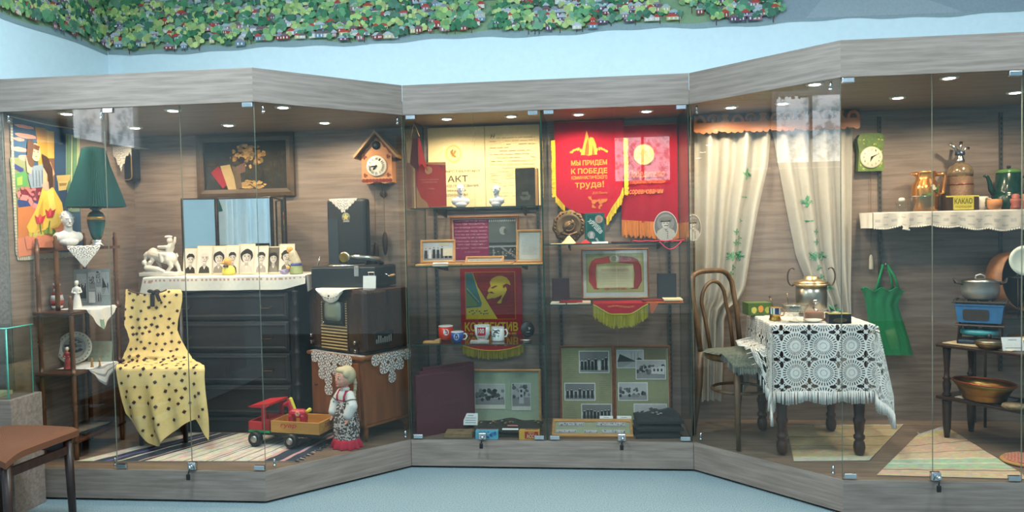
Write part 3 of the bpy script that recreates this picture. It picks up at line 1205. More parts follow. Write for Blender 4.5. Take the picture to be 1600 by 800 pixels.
# whatnot of turned posts
Z4, Z3, Z2, Z1 = 0.272, 0.640, 0.972, 1.322
ex0, ex1, ey0, ey1 = -3.035, -2.815, 3.765, 4.19
t = thing('whatnot_shelf', 'brown wooden whatnot with turned posts and four shelves', 'shelf', (0, 0, ZK))
for z in (Z4, Z3, Z2):
    MB().box((ex0, ey0, z - ZK - .018), (ex1 + .012, ey1 + .012, z - ZK - .0008), bev=.004).build('shelf_board', REDW, t)
MB().prism([(ex0, ey0 + .06), (-2.925, ey0 + .055), (ex1 + .012, ey1 - .05), (ex1 + .012, ey1 + .012), (ex0, ey1 + .012)], Z1 - ZK - .018, Z1 - ZK - .0008).build('shelf_board', REDW, t)


def turned(zs, ztop, r=.013, foot=0.0):
    pr = [(r * .8, foot), (r * .95, foot + .05)]
    for a, b in zip(zs, zs[1:]):
        m = (a + b) / 2
        pr += [(r * .9, a), (r, a + .03), (r * .92, m - .03), (r * 1.15, m - .02), (r * .7, m - .012), (r * 1.25, m), (r * .7, m + .012), (r * 1.15, m + .02), (r * .92, m + .03), (r, b - .03), (r * .9, b)]
    pr += [(r * .9, ztop - .05), (r * 1.05, ztop - .035), (r * .6, ztop - .022), (r * .75, ztop - .008), (r * .4, ztop), (.0005, ztop + .002)]
    return MB().lathe(pr, n=14)


levels = [Z4 - ZK, Z3 - ZK, Z2 - ZK, Z1 - ZK]
turned(levels, 1.372 - ZK).build('turned_post', MIDW, t, (ex0 + .02, ey0 + .03, 0))
turned(levels[:3], 1.056 - ZK).build('turned_post', MIDW, t, (ex1 - .004, ey0 + .015, 0))
turned(levels, 1.40 - ZK).build('turned_post', MIDW, t, (ex1 - .004, ey1 - .01, 0))
turned(levels, 1.40 - ZK).build('turned_post', MIDW, t, (ex0 + .02, ey1 - .01, 0))
turned(levels[2:], 1.386 - ZK, foot=Z2 - ZK).build('turned_post', MIDW, t, (-2.936, ey0 + .072, 0))


def bust(name, label, loc, hh, rotz=0.0, group=None, mtl=PLASTER, socle=False, curls=True, seed=1):
    """head and shoulders, facing local -y"""
    t = thing(name, label, 'bust', loc, rotz, group)
    k = hh * 1.08
    mb = MB()
    if socle:
        mb.box((-.16 * k, -.10 * k, 0), (.16 * k, .10 * k, .12 * k))
    b = .0
    mb.ell((0, .01 * k, .22 * k), (.30 * k, .15 * k, .20 * k))
    mb.ell((0, -.02 * k, .12 * k), (.24 * k, .15 * k, .13 * k))
    mb.ell((-.24 * k, .01 * k, .24 * k), (.11 * k, .11 * k, .13 * k))
    mb.ell((.24 * k, .01 * k, .24 * k), (.11 * k, .11 * k, .13 * k))
    mb.cap((0, .015 * k, .34 * k), .115 * k, (0, -.01 * k, .52 * k), .10 * k)
    mb.ell((0, -.015 * k, .675 * k), (.135 * k, .165 * k, .19 * k))
    mb.ell((0, -.10 * k, .565 * k), (.08 * k, .075 * k, .085 * k))
    mb.ell((0, .05 * k, .745 * k), (.150 * k, .160 * k, .155 * k))
    mb.cap((0, -.17 * k, .705 * k), .020 * k, (0, -.205 * k, .630 * k), .032 * k)
    mb.ell((0, -.165 * k, .725 * k), (.10 * k, .03 * k, .025 * k))
    mb.ell((0, -.17 * k, .580 * k), (.045 * k, .02 * k, .016 * k))
    mb.ell((0, -.165 * k, .525 * k), (.035 * k, .025 * k, .025 * k))
    for q in (-1, 1):
        mb.ell((q * .135 * k, .01 * k, .655 * k), (.02 * k, .035 * k, .05 * k))
        mb.ell((q * .05 * k, -.158 * k, .690 * k), (.022 * k, .015 * k, .014 * k))
    if curls:
        rn = random.Random(seed)
        for i in range(60):
            a, e = rn.uniform(0, 2 * pi), rn.uniform(.05, 1.4)
            x, y, z = cos(a) * cos(e), sin(a) * cos(e), sin(e)
            if y < -.55 and z < .55:
                continue
            mb.ell((x * .150 * k, .05 * k + y * .165 * k, .745 * k + z * .155 * k), .032 * k, 8, 6)
    o = mb.build('bust_body', mtl, t)
    fuse(o, max(.0022, k * .011), 2)
    return t


bust('plaster_bust', 'white plaster bust with curly hair on the whatnot\'s top shelf', (-2.935, 3.94, Z1 + .003), .20, radians(52))

# doily hanging over the top shelf edge
p = W(145, 386, 3.98)
mb, uv = sheet_uv(lambda a, b: Vector(((a - .5) * .16 * min(1, (1 - b) * 2.2 + .02) if b > .45 else (a - .5) * .16, (.10 - .20 * b) if b < .5 else 0.0 - .004, .003 if b < .5 else .003 - (b - .5) * .24)), 16, 16, lambda a, b: (a * .16, b * .22))
tag(mb.build('lace_doily', LACE, None, (p.x, 3.905, Z1 + .002), radians(38), uv), 'white lace doily hanging in a point from the whatnot beside the green lamp', 'doily')

# green pleated lamp
p = W(152, 388, 4.05)
t = thing('table_lamp', 'green table lamp with a pleated shade and gold band', 'lamp', (p.x, 4.05, Z1))
GREENGL = mat('green_glaze', C(16, 78, 80), 0.15, noise=0.2)
SHADEM = mat('green_pleated_cloth', C(14, 78, 78), 0.85, noise=0.1, trans=0.25)
s = .0037
MB().lathe([(.0001, 0), (.040, 0), (.040, .012), (.030, .018), (.036, .028), (.026, .04), (.0001, .04)], n=20).build('foot', SILVER, t)
MB().lathe([(.022, .04), (.030, .06), (.044, .115), (.047, .14), (.046, .15)], n=24).build('vase_body', GREENGL, t)
MB().lathe([(.0465, .15), (.048, .152), (.048, .166), (.0465, .168)], n=24).build('gold_band', GOLD, t)
MB().lathe([(.046, .168), (.036, .19), (.02, .2), (.018, .205), (.03, .212), (.03, .217), (.012, .219), (.012, .26)], n=24).build('neck', GREENGL, t)
pl = lambda a, j: 1 + .045 * (1 if int(a / (2 * pi) * 144 + .5) % 2 else -1)
mb = MB().lathe([(.152, .225), (.143, .26), (.112, .36), (.08, .46), (.058, .56)], n=144, wav=pl, smooth=False)
mb.lathe([(.058, .56), (.0001, .572)], n=36)
mb.build('lamp_shade', SHADEM, t)
MB().tube([Vector((.153 * cos(a * pi / 18), .153 * sin(a * pi / 18), .225)) for a in range(36)], .003, 6, closed=True).build('shade_rim', GREENGL, t)

# black wall loudspeaker with a lace cover, on the back panel
p0, p1 = W(172, 284, 4.66), W(208, 232, 4.66)
t = thing('wall_loudspeaker', 'black wall loudspeaker with rounded gold rim behind the green lamp', 'loudspeaker', ((p0.x + p1.x) / 2, YB - .001, p0.z))
w, hh = p1.x - p0.x, p1.z - p0.z
MB().box((-w / 2, -.10, 0), (w / 2, 0, hh), bev=.02).build('housing', RUBBER, t)
mb = MB()
r = .025
pts = []
for cx, cz, a0 in ((w / 2 - r - .008, r + .008, -pi / 2), (w / 2 - r - .008, hh - r - .008, 0), (-w / 2 + r + .008, hh - r - .008, pi / 2), (-w / 2 + r + .008, r + .008, pi)):
    for i in range(6):
        a = a0 + i * pi / 10
        pts.append((cx + r * cos(a), -.1015, cz + r * sin(a)))
mb.tube(pts, .0035, 6, closed=True).build('rim', GOLD, t)
pz = W(186, 229, 4.6)
mb, uv = sheet_uv(lambda a, b: Vector(((a - .5) * .15, .10 * (1 - 2 * b) if b < .5 else 0 - .10 * 0, 0 if b < .5 else -(b - .5) * 2 * (.055 + .10 * max(0, 1 - abs(a - .5) * 3.2) + .01 * sin(a * 40)))), 40, 12, lambda a, b: (a * .24, b * .25))
for i, v in enumerate(mb.v):
    b = (i // 41) / 12
    v.y = .095 - .2 * min(b * 2, 1) - (.004 if b > .5 else 0)
tag(mb.build('lace_doily', LACE, None, (pz.x + .05, YB - .105, p1.z + .003), 0, uv), 'white lace doily on the black wall loudspeaker', 'doily')

# album pages, figurines on the second shelf
def album():
    p0, p1, p2 = W(52, 482, 4.12), W(196, 482, 4.12), W(120, 421, 4.12)
    w, hh = p1.x - p0.x, p2.z - Z2
    x0 = -3.03
    w = -2.80 - x0
    t = thing('photo_album', 'grey photo album stood open as a screen on the whatnot', 'album', (x0, 4.10, Z2 + .002))
    for i, (a, bx, d) in enumerate(((0, .38, .03), (.38, 1, -.03))):
        P = Paint(0)
        ww = w * (bx - a)
        P.box((0, 0, 0), (ww, .003, hh), C(150, 158, 158))
        if i == 0:
            scenic(P, ww * .2, hh * .12, ww * .8, hh * .86, 5, 'people', 0)
        else:
            scenic(P, ww * .04, hh * .45, ww * .35, hh * .9, 6, 'trees', 0)
            scenic(P, ww * .4, hh * .6, ww * .6, hh * .95, 7, 'tower', 0)
            scenic(P, ww * .66, hh * .3, ww * .97, hh * .9, 8, 'street', 0)
            scenic(P, ww * .4, hh * .08, ww * .62, hh * .5, 9, 'people', 0)
            P.rect(ww * .05, hh * .08, ww * .34, hh * .38, grey(215))
        P.build('album_page', PT, t, (w * a, 0 if i == 0 else .0, 0), radians(8 if i == 0 else -4))


album()


def figurine(name, label, cat, loc, hh, rotz, cols, group=None, arms=True):
    """small standing figure in a long dress; cols: dress, skin, hair"""
    t = thing(name, label, cat, loc, rotz, group)
    k = hh
    mb = MB().lathe([(.16 * k, 0), (.17 * k, .03 * k), (.15 * k, .08 * k), (.12 * k, .3 * k), (.085 * k, .5 * k), (.075 * k, .56 * k), (.105 * k, .66 * k), (.1 * k, .74 * k), (.04 * k, .79 * k), (.036 * k, .83 * k)], n=16, sy=.8)
    if arms:
        for q in (-1, 1):
            mb.cap((q * .10 * k, 0, .72 * k), .035 * k, (q * .15 * k, -.03 * k, .58 * k), .028 * k)
            mb.cap((q * .15 * k, -.03 * k, .58 * k), .028 * k, (q * .05 * k, -.09 * k, .55 * k), .022 * k)
    fuse(mb.build('robe', cols[0], t), max(.0016, k * .016), 1)
    mb = MB().ell((0, -.005 * k, .89 * k), (.066 * k, .072 * k, .085 * k))
    mb.ell((0, -.075 * k, .88 * k), (.012 * k, .014 * k, .016 * k))
    mb.build('head', cols[1], t)
    MB().ell((0, .012 * k, .92 * k), (.074 * k, .076 * k, .08 * k)).build('hair', cols[2], t)
    return t


SKIN = mat('china_skin', C(222, 176, 150), 0.35, noise=0.05)
REDGL = mat('red_glaze', C(150, 56, 52), 0.3, noise=0.3, nscale=40)
BROWNP = mat('brown_paint', C(92, 62, 38), 0.5, noise=0.2)
OCHRE = mat('ochre_paint', C(170, 124, 62), 0.5, noise=0.3, nscale=50)
t = figurine('figurine', 'tall white porcelain figurine of a standing figure before the album pages', 'figurine', (W(121, 482, 3.95).x, 3.95, Z2), .16, .5, (PORC, PORC, PORC))
# striped vase
t = thing('vase', 'small red and white banded vase behind a whatnot post', 'vase', (W(83, 482, 3.93).x, 3.93, Z2))
pr = [(.022, 0), (.03, .02), (.034, .05), (.028, .08), (.016, .1), (.014, .115), (.02, .135), (.016, .15), (.012, .152)]
mb = MB()
for i, (a, b) in enumerate(zip(pr, pr[1:])):
    mb.lathe([a, b], n=18, col=C(170, 60, 62) if i % 2 else C(226, 224, 222))
mb.build('vase_body', PTG, t)
t.location.x += .026
# cloths over the shelf corners
for (z, lab, wd, dep) in ((Z2, 'white embroidered napkin over the corner of the whatnot\'s second shelf', .17, .13),
                          (Z3, 'white striped napkin over the corner of the whatnot\'s third shelf', .19, .12)):
    mb = MB()
    tx = ex1 + .016

    def fn(a, b, z=z, wd=wd, dep=dep):
        y = ey0 + .105 + .26 * a
        if b < .5:
            return Vector((tx - wd * (1 - 2 * b) + .001, y, z + .0025))
        k = (b - .5) * 2
        tri = 1 - abs(a - .45) * 2 / 1.1
        return Vector((tx + .004 + .006 * sin(a * 17), y + (0.02 * k), z + .002 - dep * k * max(.12, tri)))
    P = MB().grid(fn, 24, 14, colfn=lambda a, b, z=z: (C(150, 154, 160) if (z == Z3 and b > .5 and int(b * 28) % 3 == 0) else (C(140, 170, 150) if (z == Z2 and b > .6 and abs(a - .45) < .06 and int(b * 40) % 3) else C(224, 224, 222))))
    tag(P.build('napkin', CLOTHP), lab, 'napkin')

# third shelf: picture plate, card, figures
p = W(95, 545, 3.96)
t = thing('picture_plate', 'large round plate with a dark landscape picture on the whatnot', 'plate', (p.x + .04, 4.02, Z3 + .099))
t.rotation_euler = (radians(-12), 0, radians(22))
t.scale = (.93, .93, .93)
mb = MB()
M = Matrix.Rotation(pi / 2, 4, 'X')
mb.M = M
mb.lathe([(.0001, 0), (.06, 0.001), (.075, .006), (.098, .014), (.1, .012), (.078, .001), (.06, -.006), (.0001, -.006)], n=40, col=C(214, 208, 192))
mb.M = None
for i in range(26):
    a = 2 * pi * i / 26
    mb.ell((.087 * cos(a), -.0125, .087 * sin(a)), (.005, .002, .005), 6, 4, C(150, 150, 120))
mb.build('dish', PTG, t)
P = Paint(-.007)
P.disc(0, 0, .066, None, C(140, 138, 130), 30)
rn = random.Random(8)
for i in range(34):
    a, r = rn.uniform(0, 2 * pi), rn.uniform(0, .05)
    P.disc(r * cos(a), r * sin(a) * .8 + .008, rn.uniform(.006, .016), rn.uniform(.004, .010), grey(rn.choice([28, 36, 50, 90])), 8, wob=.3, seed=i, step=.3)
P.poly([(-.05, -.035), (.05, -.03), (.03, -.055), (-.02, -.06)], C(165, 160, 146))
P.build('landscape_picture', PTG, t)
figurine('figurine', 'red and white china figurine in front of the picture plate', 'figurine', (W(106, 582, 3.86).x, 3.86, Z3 + .004), .125, .3, (REDGL, SKIN, PORC))
P = Paint(0)
P.box((0, 0, 0), (.14, .003, .12), C(150, 158, 140))
for i in range(12):
    P.disc(.02 + .1 * (i % 4) / 3, .03 + .03 * (i // 4), .012, .008, C(130 + i * 3, 145, 118), 8, wob=.3, seed=i)
t = thing('picture_card', 'pale green picture card leaning on the whatnot\'s third shelf', 'card', (-2.965, 4.10, Z3 + .002), radians(6))
t.rotation_euler.x = radians(-8)
P.build('card_sheet', PT, t)
figurine('toy_figure', 'little brown and gold toy figure, the larger of two on the third shelf', 'toy', (W(144, 574, 3.93).x, 3.93, Z3 + .004), .058, 0, (OCHRE, SKIN, BROWNP))
figurine('toy_figure', 'little ochre toy figure, the smaller of two on the third shelf', 'toy', (W(156, 573, 3.96).x, 3.96, Z3 + .004), .046, 0, (OCHRE, SKIN, OCHRE))
tag(MB().box((-.09, -.14, 0), (.09, .14, .014), bev=.003).build('folder', mat('dark_folder', C(52, 58, 58), .4), None, (-2.93, 4.0, Z4 + .001), .1), 'dark flat folder lying on the whatnot\'s lowest shelf', 'folder')
mb = MB().grid(lambda a, b: Vector(((a - .5) * .15, (b - .5) * .22, .016 + .016 * sin(a * 3) * (1 - b))), 10, 6, col=C(120, 108, 96))
mb.grid(lambda a, b: Vector(((a - .5) * .15, (b - .5) * .22, .0155)), 2, 2, col=C(180, 172, 156))
tag(mb.build('magazine', PT, None, (-2.92, 3.99, Z4 + .001), -.15), 'curled old magazine lying on the dark folder', 'magazine')

# rag rug
def rug(name, label, quad, stripes, fr_ends, thick=.006, seed=1, n=60, wav=.002, stray=0.0):
    """quad: four floor points a,b,c,d; stripes run from edge ab to edge dc; listed (width,colour) along ab"""
    rn = random.Random(seed)
    A, B, Cc, D = [Vector((p[0], p[1], 0)) for p in quad]
    tot = sum(q[0] for q in stripes)

    def at(a, b, z):
        p = (A * (1 - a) + B * a) * (1 - b) + (D * (1 - a) + Cc * a) * b
        return Vector((p.x, p.y, ZK + z + wav * sin(a * 31) * sin(b * 23)))
    mb = MB()
    x = 0.0
    for wd, c in stripes:
        a0, a1 = x / tot, (x + wd) / tot
        x += wd
        m = max(1, int(n * wd / tot + .5))
        nb = 20
        mb.grid(lambda a, b: at(a0 + (a1 - a0) * a, b, thick), m, nb, colfn=lambda a, b, c=c: tuple(q * rn.uniform(.82, 1.12) for q in c))
    nn = 30
    ed = [at(i / nn, 0, 0) for i in range(nn + 1)] + [at(1, i / nn, 0) for i in range(1, nn + 1)] + [at(1 - i / nn, 1, 0) for i in range(1, nn + 1)] + [at(0, 1 - i / nn, 0) for i in range(1, nn)]
    L = len(ed)
    mb.add([Vector((p.x, p.y, ZK + .001)) for p in ed] + [Vector((p.x, p.y, ZK + thick)) for p in ed], [(i, (i + 1) % L, L + (i + 1) % L, L + i) for i in range(L)], C(170, 160, 150))
    o = mb.build(name, CLOTHP)
    tag(o, label, 'rug')
    mb = MB()
    for (a, b, da, db, cnt, c) in fr_ends:
        for i in range(cnt):
            k = (i + rn.random() * .6) / cnt
            p = at(a + da * k, b + db * k, .004)
            out = (p - at(.5, .5, 0)).normalized()
            q = p + Vector((out.x, out.y, 0)) * rn.uniform(.015, .035)
            q.z = ZK + .003
            mb.tube([p, q], [.004, .0025], 5, tuple(e * rn.uniform(.8, 1.1) for e in c))
    if mb.v:
        mb.build('rug_fringe', CLOTHP, o)
    return o


NAVY, CRM, PNK, BLK, LIL = C(50, 60, 74), C(206, 198, 184), C(196, 160, 150), C(52, 48, 54), C(110, 96, 160)
st = [(4, CRM), (2.4, NAVY), (1, LIL), (2, NAVY), (.8, CRM), (4.2, NAVY), (.5, PNK), (1.2, NAVY), (3, CRM), (.3, BLK), (2.5, CRM), (.6, PNK), (2.6, CRM), (.3, BLK), (3.4, CRM), (.5, PNK), (1, CRM), (.35, BLK), (.9, CRM),
      (.35, BLK), (2.4, CRM), (.6, PNK), (1.6, CRM), (.35, BLK), (3.2, CRM), (.3, BLK), (2, CRM), (1.4, PNK), (.6, NAVY), (3, NAVY), (1.1, C(200, 150, 160)), (2.4, NAVY)]
q0, q1, q2, q3 = WZ(120, 722, ZK), WZ(460, 722, ZK), WZ(505, 686, ZK), WZ(215, 690, ZK)
q3 = Vector((q0.x + .33, 4.32, 0))
q2 = Vector((q1.x + .10, 4.30, 0))
rug('rag_rug', 'striped cream and navy rag rug under the red toy truck', [q0, q1, q2, q3], st, [(1, 0, 0, 1, 16, NAVY), (1, .1, 0, .5, 5, C(214, 180, 180))], seed=3)

# chair under the yellow dress
def dress_chair():
    t = thing('wooden_chair', 'dark wooden chair almost hidden by a yellow dress', 'chair', (-2.52, 4.177, ZK + .010), radians(15))
    hw, hb, d = .12, .055, .13
    MB().prism([(-hw - .012, -d), (hw + .012, -d), (hb + .012, d), (-hb - .012, d)], .405, .425).build('seat', DARKW, t)
    for sx in (-1, 1):
        MB().tube([(sx * hw, -d + .02, 0), (sx * hw, -d + .02, .405)], [.014, .02], 10).build('leg', DARKW, t)
        MB().tube([(sx * hb, d - .02, 0), (sx * hb, d - .02, .405), (sx * hb, d - .012, .76)], [.015, .018, .014], 10).build('leg', DARKW, t)
    MB().grid(lambda a, b: Vector(((a - .5) * hb * 1.9, d - .014 + .002 * b, .68 + .075 * b)), 6, 3).build('back_rail', DARKW, t)
    MB().box((-hw, -d + .012, .37), (hw, -d + .03, .405)).build('seat_apron', DARKW, t)
    return t


dress_chair()


def dress():
    # rows from neckline down: (v, uL, uR, Y)
    rows = [(452, 178, 282, 4.300), (458, 172, 284, 4.290), (470, 176, 284, 4.287), (484, 184, 282, 4.284), (500, 190, 279, 4.280), (516, 199, 278, 4.278), (532, 203, 284, 4.272),
            (548, 196, 292, 4.265), (560, 188, 300, 4.24), (564, 186, 306, 4.20), (568, 184, 314, 4.14), (571, 182, 319, 4.02), (576, 181, 320, 3.985), (590, 182, 320, 3.975), (610, 185, 322, 3.965), (630, 189, 325, 3.955), (652, 195, 328, 3.95), (672, 203, 329, 3.95), (690, 214, 328, 3.945)]
    pts = []
    for v, a, b, Y in rows:
        pts.append((W(a, v, Y - (.10 if v < 562 else .06 if v < 566 else 0)), W(b, v, Y)))
    n = len(rows)
    # hem profile: how far down the last rows reach across the width
    def hem(s):
        k = [(0, .55), (.07, .72), (.27, 1.24), (.33, 1.2), (.39, 1.0), (.55, .82), (.74, .68), (.83, .63), (1, .97)]
        for (a, x), (b, y) in zip(k, k[1:]):
            if a <= s <= b:
                return x + (y - x) * (s - a) / (b - a)

    def fn(s, t):
        f = t * (n - 1)
        lim = 13
        if f > lim:                                      # skirt: stretch to the hem
            f = lim + (f - lim) / (n - 1 - lim) * (n - 1 - lim) * min(hem(s), 1.0)
        i = min(int(f), n - 2)
        k = f - i
        L, R = pts[i][0].lerp(pts[i + 1][0], k), pts[i][1].lerp(pts[i + 1][1], k)
        p = L.lerp(R, s)
        p.x = max(p.x, -2.775 + .01 * s)
        if t == 1.0 and hem(s) > 1:
            p.z -= (hem(s) - 1) * .10
        if f > 12:
            amp = .012 * min(1, (f - 12) / 4)
            p.y += amp * sin(s * 24 + 1) + amp * .7 * sin(s * 11) - .03 * sin(s * pi) * min(1, (f - 12) / 5)
            p.x += amp * .4 * cos(s * 21)
        elif f < 8:
            p.y += .006 * sin(s * 19 + f) - .012 * sin(s * pi)
            if f < 1.2:                                  # scooped neckline
                p.z -= .03 * max(0, 1 - ((s - .52) / .28) ** 2) * (1.2 - f) / 1.2
        else:
            p.z += .004 * sin(s * 31) * sin(f * 5)
        return p
    t = thing('dress', 'yellow short sleeved dress with dark square print draped on a chair', 'dress', (0, 0, 0))
    mb = MB().grid(fn, 60, 76, col=C(224, 196, 130))
    # printed motifs lie in the cloth
    rn = random.Random(12)
    for j in range(22):
        for i in range(7):
            s, q = (i + .5 + (.5 if j % 2 else 0) + rn.uniform(-.22, .22)) / 7.6, (j + rn.uniform(.2, .8)) / 22
            if not (.03 < s < .96 and .03 < q < .97):
                continue
            c = fn(s, q)
            du = (fn(min(1, s + .01), q) - c)
            dv = (fn(s, min(1, q + .008)) - c)
            if du.length < 1e-5 or dv.length < 1e-6:
                continue
            du.normalize()
            dv = (dv - du * dv.dot(du))
            if dv.length < 1e-6:
                continue
            dv.normalize()
            nr = du.cross(dv).normalized()
            if nr.y > 0:
                nr = -nr
            if abs(nr.y) < .3 and nr.z < 0:
                nr = -nr
            r = rn.uniform(.0068, .0092)
            a = rn.uniform(.4, 1.2)
            o = c + nr * .0025
            e1, e2 = du * cos(a) + dv * sin(a), -du * sin(a) + dv * cos(a)
            mb.add([o + e1 * r - e2 * r, o + e1 * r + e2 * r, o - e1 * r + e2 * r, o - e1 * r - e2 * r], [(0, 1, 2, 3)], C(62, 44, 40))
            o2 = o + nr * .0006
            mb.add([o2 - e1 * r * .9 - e2 * r * .9, o2 - e1 * r * .1 - e2 * r * .9, o2 - e1 * r * .9 + e2 * r * .2], [(0, 1, 2)], C(150, 112, 84))
    mb.build('cloth', painted('dress_cloth', .9), t)
    # sleeve, cuffs of the neckline and bow
    c = W(240, 457, 4.222)
    mb = MB()
    mb.ell(c, (.016, .012, .014), col=None)
    mb.grid(lambda a, b: c + Vector(((a - .5) * .03 - .006, -.004 - .004 * b, -.01 - .075 * b)), 3, 4)
    mb.grid(lambda a, b: c + Vector((.006 + (a) * .026 + .02 * b, -.004, -.004 - .05 * b)), 3, 4)
    mb.ell(c + Vector((-.022, 0, .008)), (.018, .008, .011))
    mb.ell(c + Vector((.022, 0, .008)), (.018, .008, .011))
    mb.build('bow', mat('black_ribbon', C(38, 32, 34), .7), t)
    mb = MB()
    path = [fn(.24 + .56 * i / 20, 0.004) + Vector((0, -.003, 0)) for i in range(21)]
    mb.tube(path, .004, 6).build('neckline_piping', mat('brown_piping', C(96, 66, 44), .8), t)
    return t


dress()

# black chest of drawers
def chest():
    x0, x1, y0, y1, zt = -2.70, -1.765, 4.36, 4.735, 1.118
    t = thing('chest_of_drawers', 'big black carved chest of drawers behind the toy truck', 'chest of drawers', ((x0 + x1) / 2, y0, ZK))
    hw, H = (x1 - x0) / 2, zt - ZK
    d = y1 - y0
    EB = wood('ebonised_wood', C(22, 17, 16), C(38, 30, 28), 'x', 0.55, 10)
    MB().box((-hw + .02, .02, .02), (hw - .02, d, H - .03)).build('carcass', EB, t)
    MB().box((-hw - .02, -.02, H - .03), (hw + .02, d, H), bev=.006).build('top', EB, t)
    mb = MB().box((-hw, -.004, 0), (hw, d, .085), bev=.006)
    mb.box((-hw - .008, -.012, .07), (hw + .008, d, .09), bev=.004)
    mb.build('base', EB, t)
    zs = [.10, .295, .49, .685, .86]
    for i in range(4):
        z0, z1 = zs[i] + .006, zs[i + 1] - .006
        m = MB().box((-hw + .075, -.004, z0), (hw - .075, .03, z1), bev=.006)
        ring_frame(m, -hw + .085, z0 + .012, hw - .085, z1 - .012, .02, -.012, -.003)
        dr = m.build('drawer', EB, t)
        for q in (-1, 1):
            mb = MB().tube([(q * .26 - .035, -.012, (z0 + z1) / 2), (q * .26 - .03, -.03, (z0 + z1) / 2 - .012), (q * .26 + .03, -.03, (z0 + z1) / 2 - .012), (q * .26 + .035, -.012, (z0 + z1) / 2)], .004, 6)
            mb.build('handle', mat('aged_brass', C(74, 60, 40), .4, metal=.8), dr)
        MB().lathe([(.0001, 0), (.009, .001), (.010, .003)], n=12).build('keyhole_plate', _mats['aged_brass'], dr, (0, -.0125, (z0 + z1) / 2 + .02)).rotation_euler.x = pi / 2
    m = MB().box((-hw + .03, -.008, zs[4]), (hw - .03, .03, H - .035), bev=.004)
    m.build('frieze_board', EB, t)
    for q in (-1, 1):
        pr = [(.016, .09), (.024, .10), (.024, .12), (.014, .13)]
        for i in range(4):
            a, b = zs[i] + .03, zs[i + 1] - .02
            pr += [(.016, a), (.02, a + .02), (.014, (a + b) / 2 - .01), (.022, (a + b) / 2), (.014, (a + b) / 2 + .01), (.02, b - .02), (.016, b), (.023, b + .012), (.023, b + .022), (.015, b + .03)]
        MB().lathe(pr, n=14).build('turned_column', EB, t, (q * (hw - .035), .012, 0))
    # cloth on top
    mb = MB()
    cw = hw + .048
    rn = random.Random(5)

    def fn(a, b):
        x = -cw + 2 * cw * a
        if b < .45:
            return Vector((x, d - (d + .03) * b / .45 * .999, H + .003 + .001 * sin(a * 40)))
        k = (b - .45) / .55
        dep = .085 + (.03 if a < .06 else 0) - .035 * max(0, (a - .86) / .14)
        return Vector((x - (.03 * k if a < .05 else 0), -.026 - .008 * sin(a * 26) * k, H + .003 - dep * k))
    mb.grid(fn, 80, 24, colfn=lambda a, b: (C(196, 150, 132) if .56 < b < .62 and (int(a * 90) % 2) else C(228, 222, 208)))
    o = mb.build('tablecloth', CLOTHP, None, ((x0 + x1) / 2, y0, ZK))
    tag(o, 'white runner with a pink stitched border on the black chest', 'tablecloth')
    # hanging corner at the end of the chest
    mb = MB().grid(lambda a, b: Vector((hw + .050 + .006 * a, -.02 + .25 * b, H + .003 - (.10 * a) * (1 - .3 * b))), 6, 10)
    mb.build('hanging_end', LINEN, o)
    return zt + .004


ZC = chest()

# three-leaf mirror
MIRR = mat('mirror_silver', (0.92, 0.95, 0.95), 0.02, metal=1.0, noise=0.0)
p0, p1, p2 = W(341, 400, 4.62), W(426, 400, 4.62), W(384, 308, 4.62)
t = thing('dressing_mirror', 'three-leaf dressing mirror standing on the black chest', 'mirror', (p0.x, 4.62, ZC))
w, hh = p1.x - p0.x, p2.z - ZC
wl = .21


def leaf(x, wd, rz, left):
    ob = MB()
    ring_frame(ob, 0, 0, wd, hh, .010, -.004, .014)
    ob.box((.004, .008, .004), (wd - .004, .0138, hh - .004))
    f = ob.build('mirror_leaf', DARKW, t, (x, 0, 0), rz)
    MB().add([(.009, .003, .009), (wd - .009, .003, .009), (wd - .009, .003, hh - .009), (.009, .003, hh - .009)], [(0, 1, 2, 3)]).build('mirror_glass', MIRR, f)
    return f


leaf(0, w, 0, 0)
a = radians(20)
leaf(-wl * cos(a) - .004, wl, a * -1 + 2 * a * 0, 1).location.y = 0
f = [c for c in t.children][-1]
f.rotation_euler.z = a
f.location = (-.004 - wl * cos(a), -wl * sin(a), 0)
f = leaf(w + .004, .16, -radians(38), 2)

# portrait cards along the chest
cards = [(285, 307, 388, 'short', 'with a slick fringe, first in the row, by the white sculpture'), (306, 330, 384, 'bald', 'of a cropped-haired man on a pale mount'), (329, 352, 384, 'long', 'of a dark-haired woman, beside the cropped-haired man'),
         (351, 372, 383, 'short', 'partly hidden behind the yellow figurine'), (371, 397, 381, 'long', 'of a woman in a light blouse, tallest in the row'), (396, 418, 384, 'short', 'of a young man with a high forelock'),
         (416, 436, 385, 'long', 'darkest of the row'), (435, 459, 381, 'long', 'last in the row, a woman with a bun on a pale ground')]
for i, (a, b, v, hr, lab) in enumerate(cards):
    Y = 4.49 - .012 * (i % 2)
    p0, p1, pt = W(a, 414, Y), W(b, 414, Y), W(a, v, Y)
    w, hh = p1.x - p0.x, pt.z - ZC
    t = thing('portrait_photo', 'old portrait photo ' + lab, 'photograph', (p0.x, Y, ZC + .001), group='portrait photos on the black chest')
    t.rotation_euler.x = radians(-9)
    P = Paint(0)
    P.box((0, 0, 0), (w, .0015, hh), C(212, 202, 172))
    portrait(P, w / 2, hh * .06, w * .9, hh * .9, i + 3, hr, .7, 208 if i not in (6,) else 90, [40, 50, 130, 60, 190, 150, 120, 90][i])
    P.build('photo_print', PT, t)

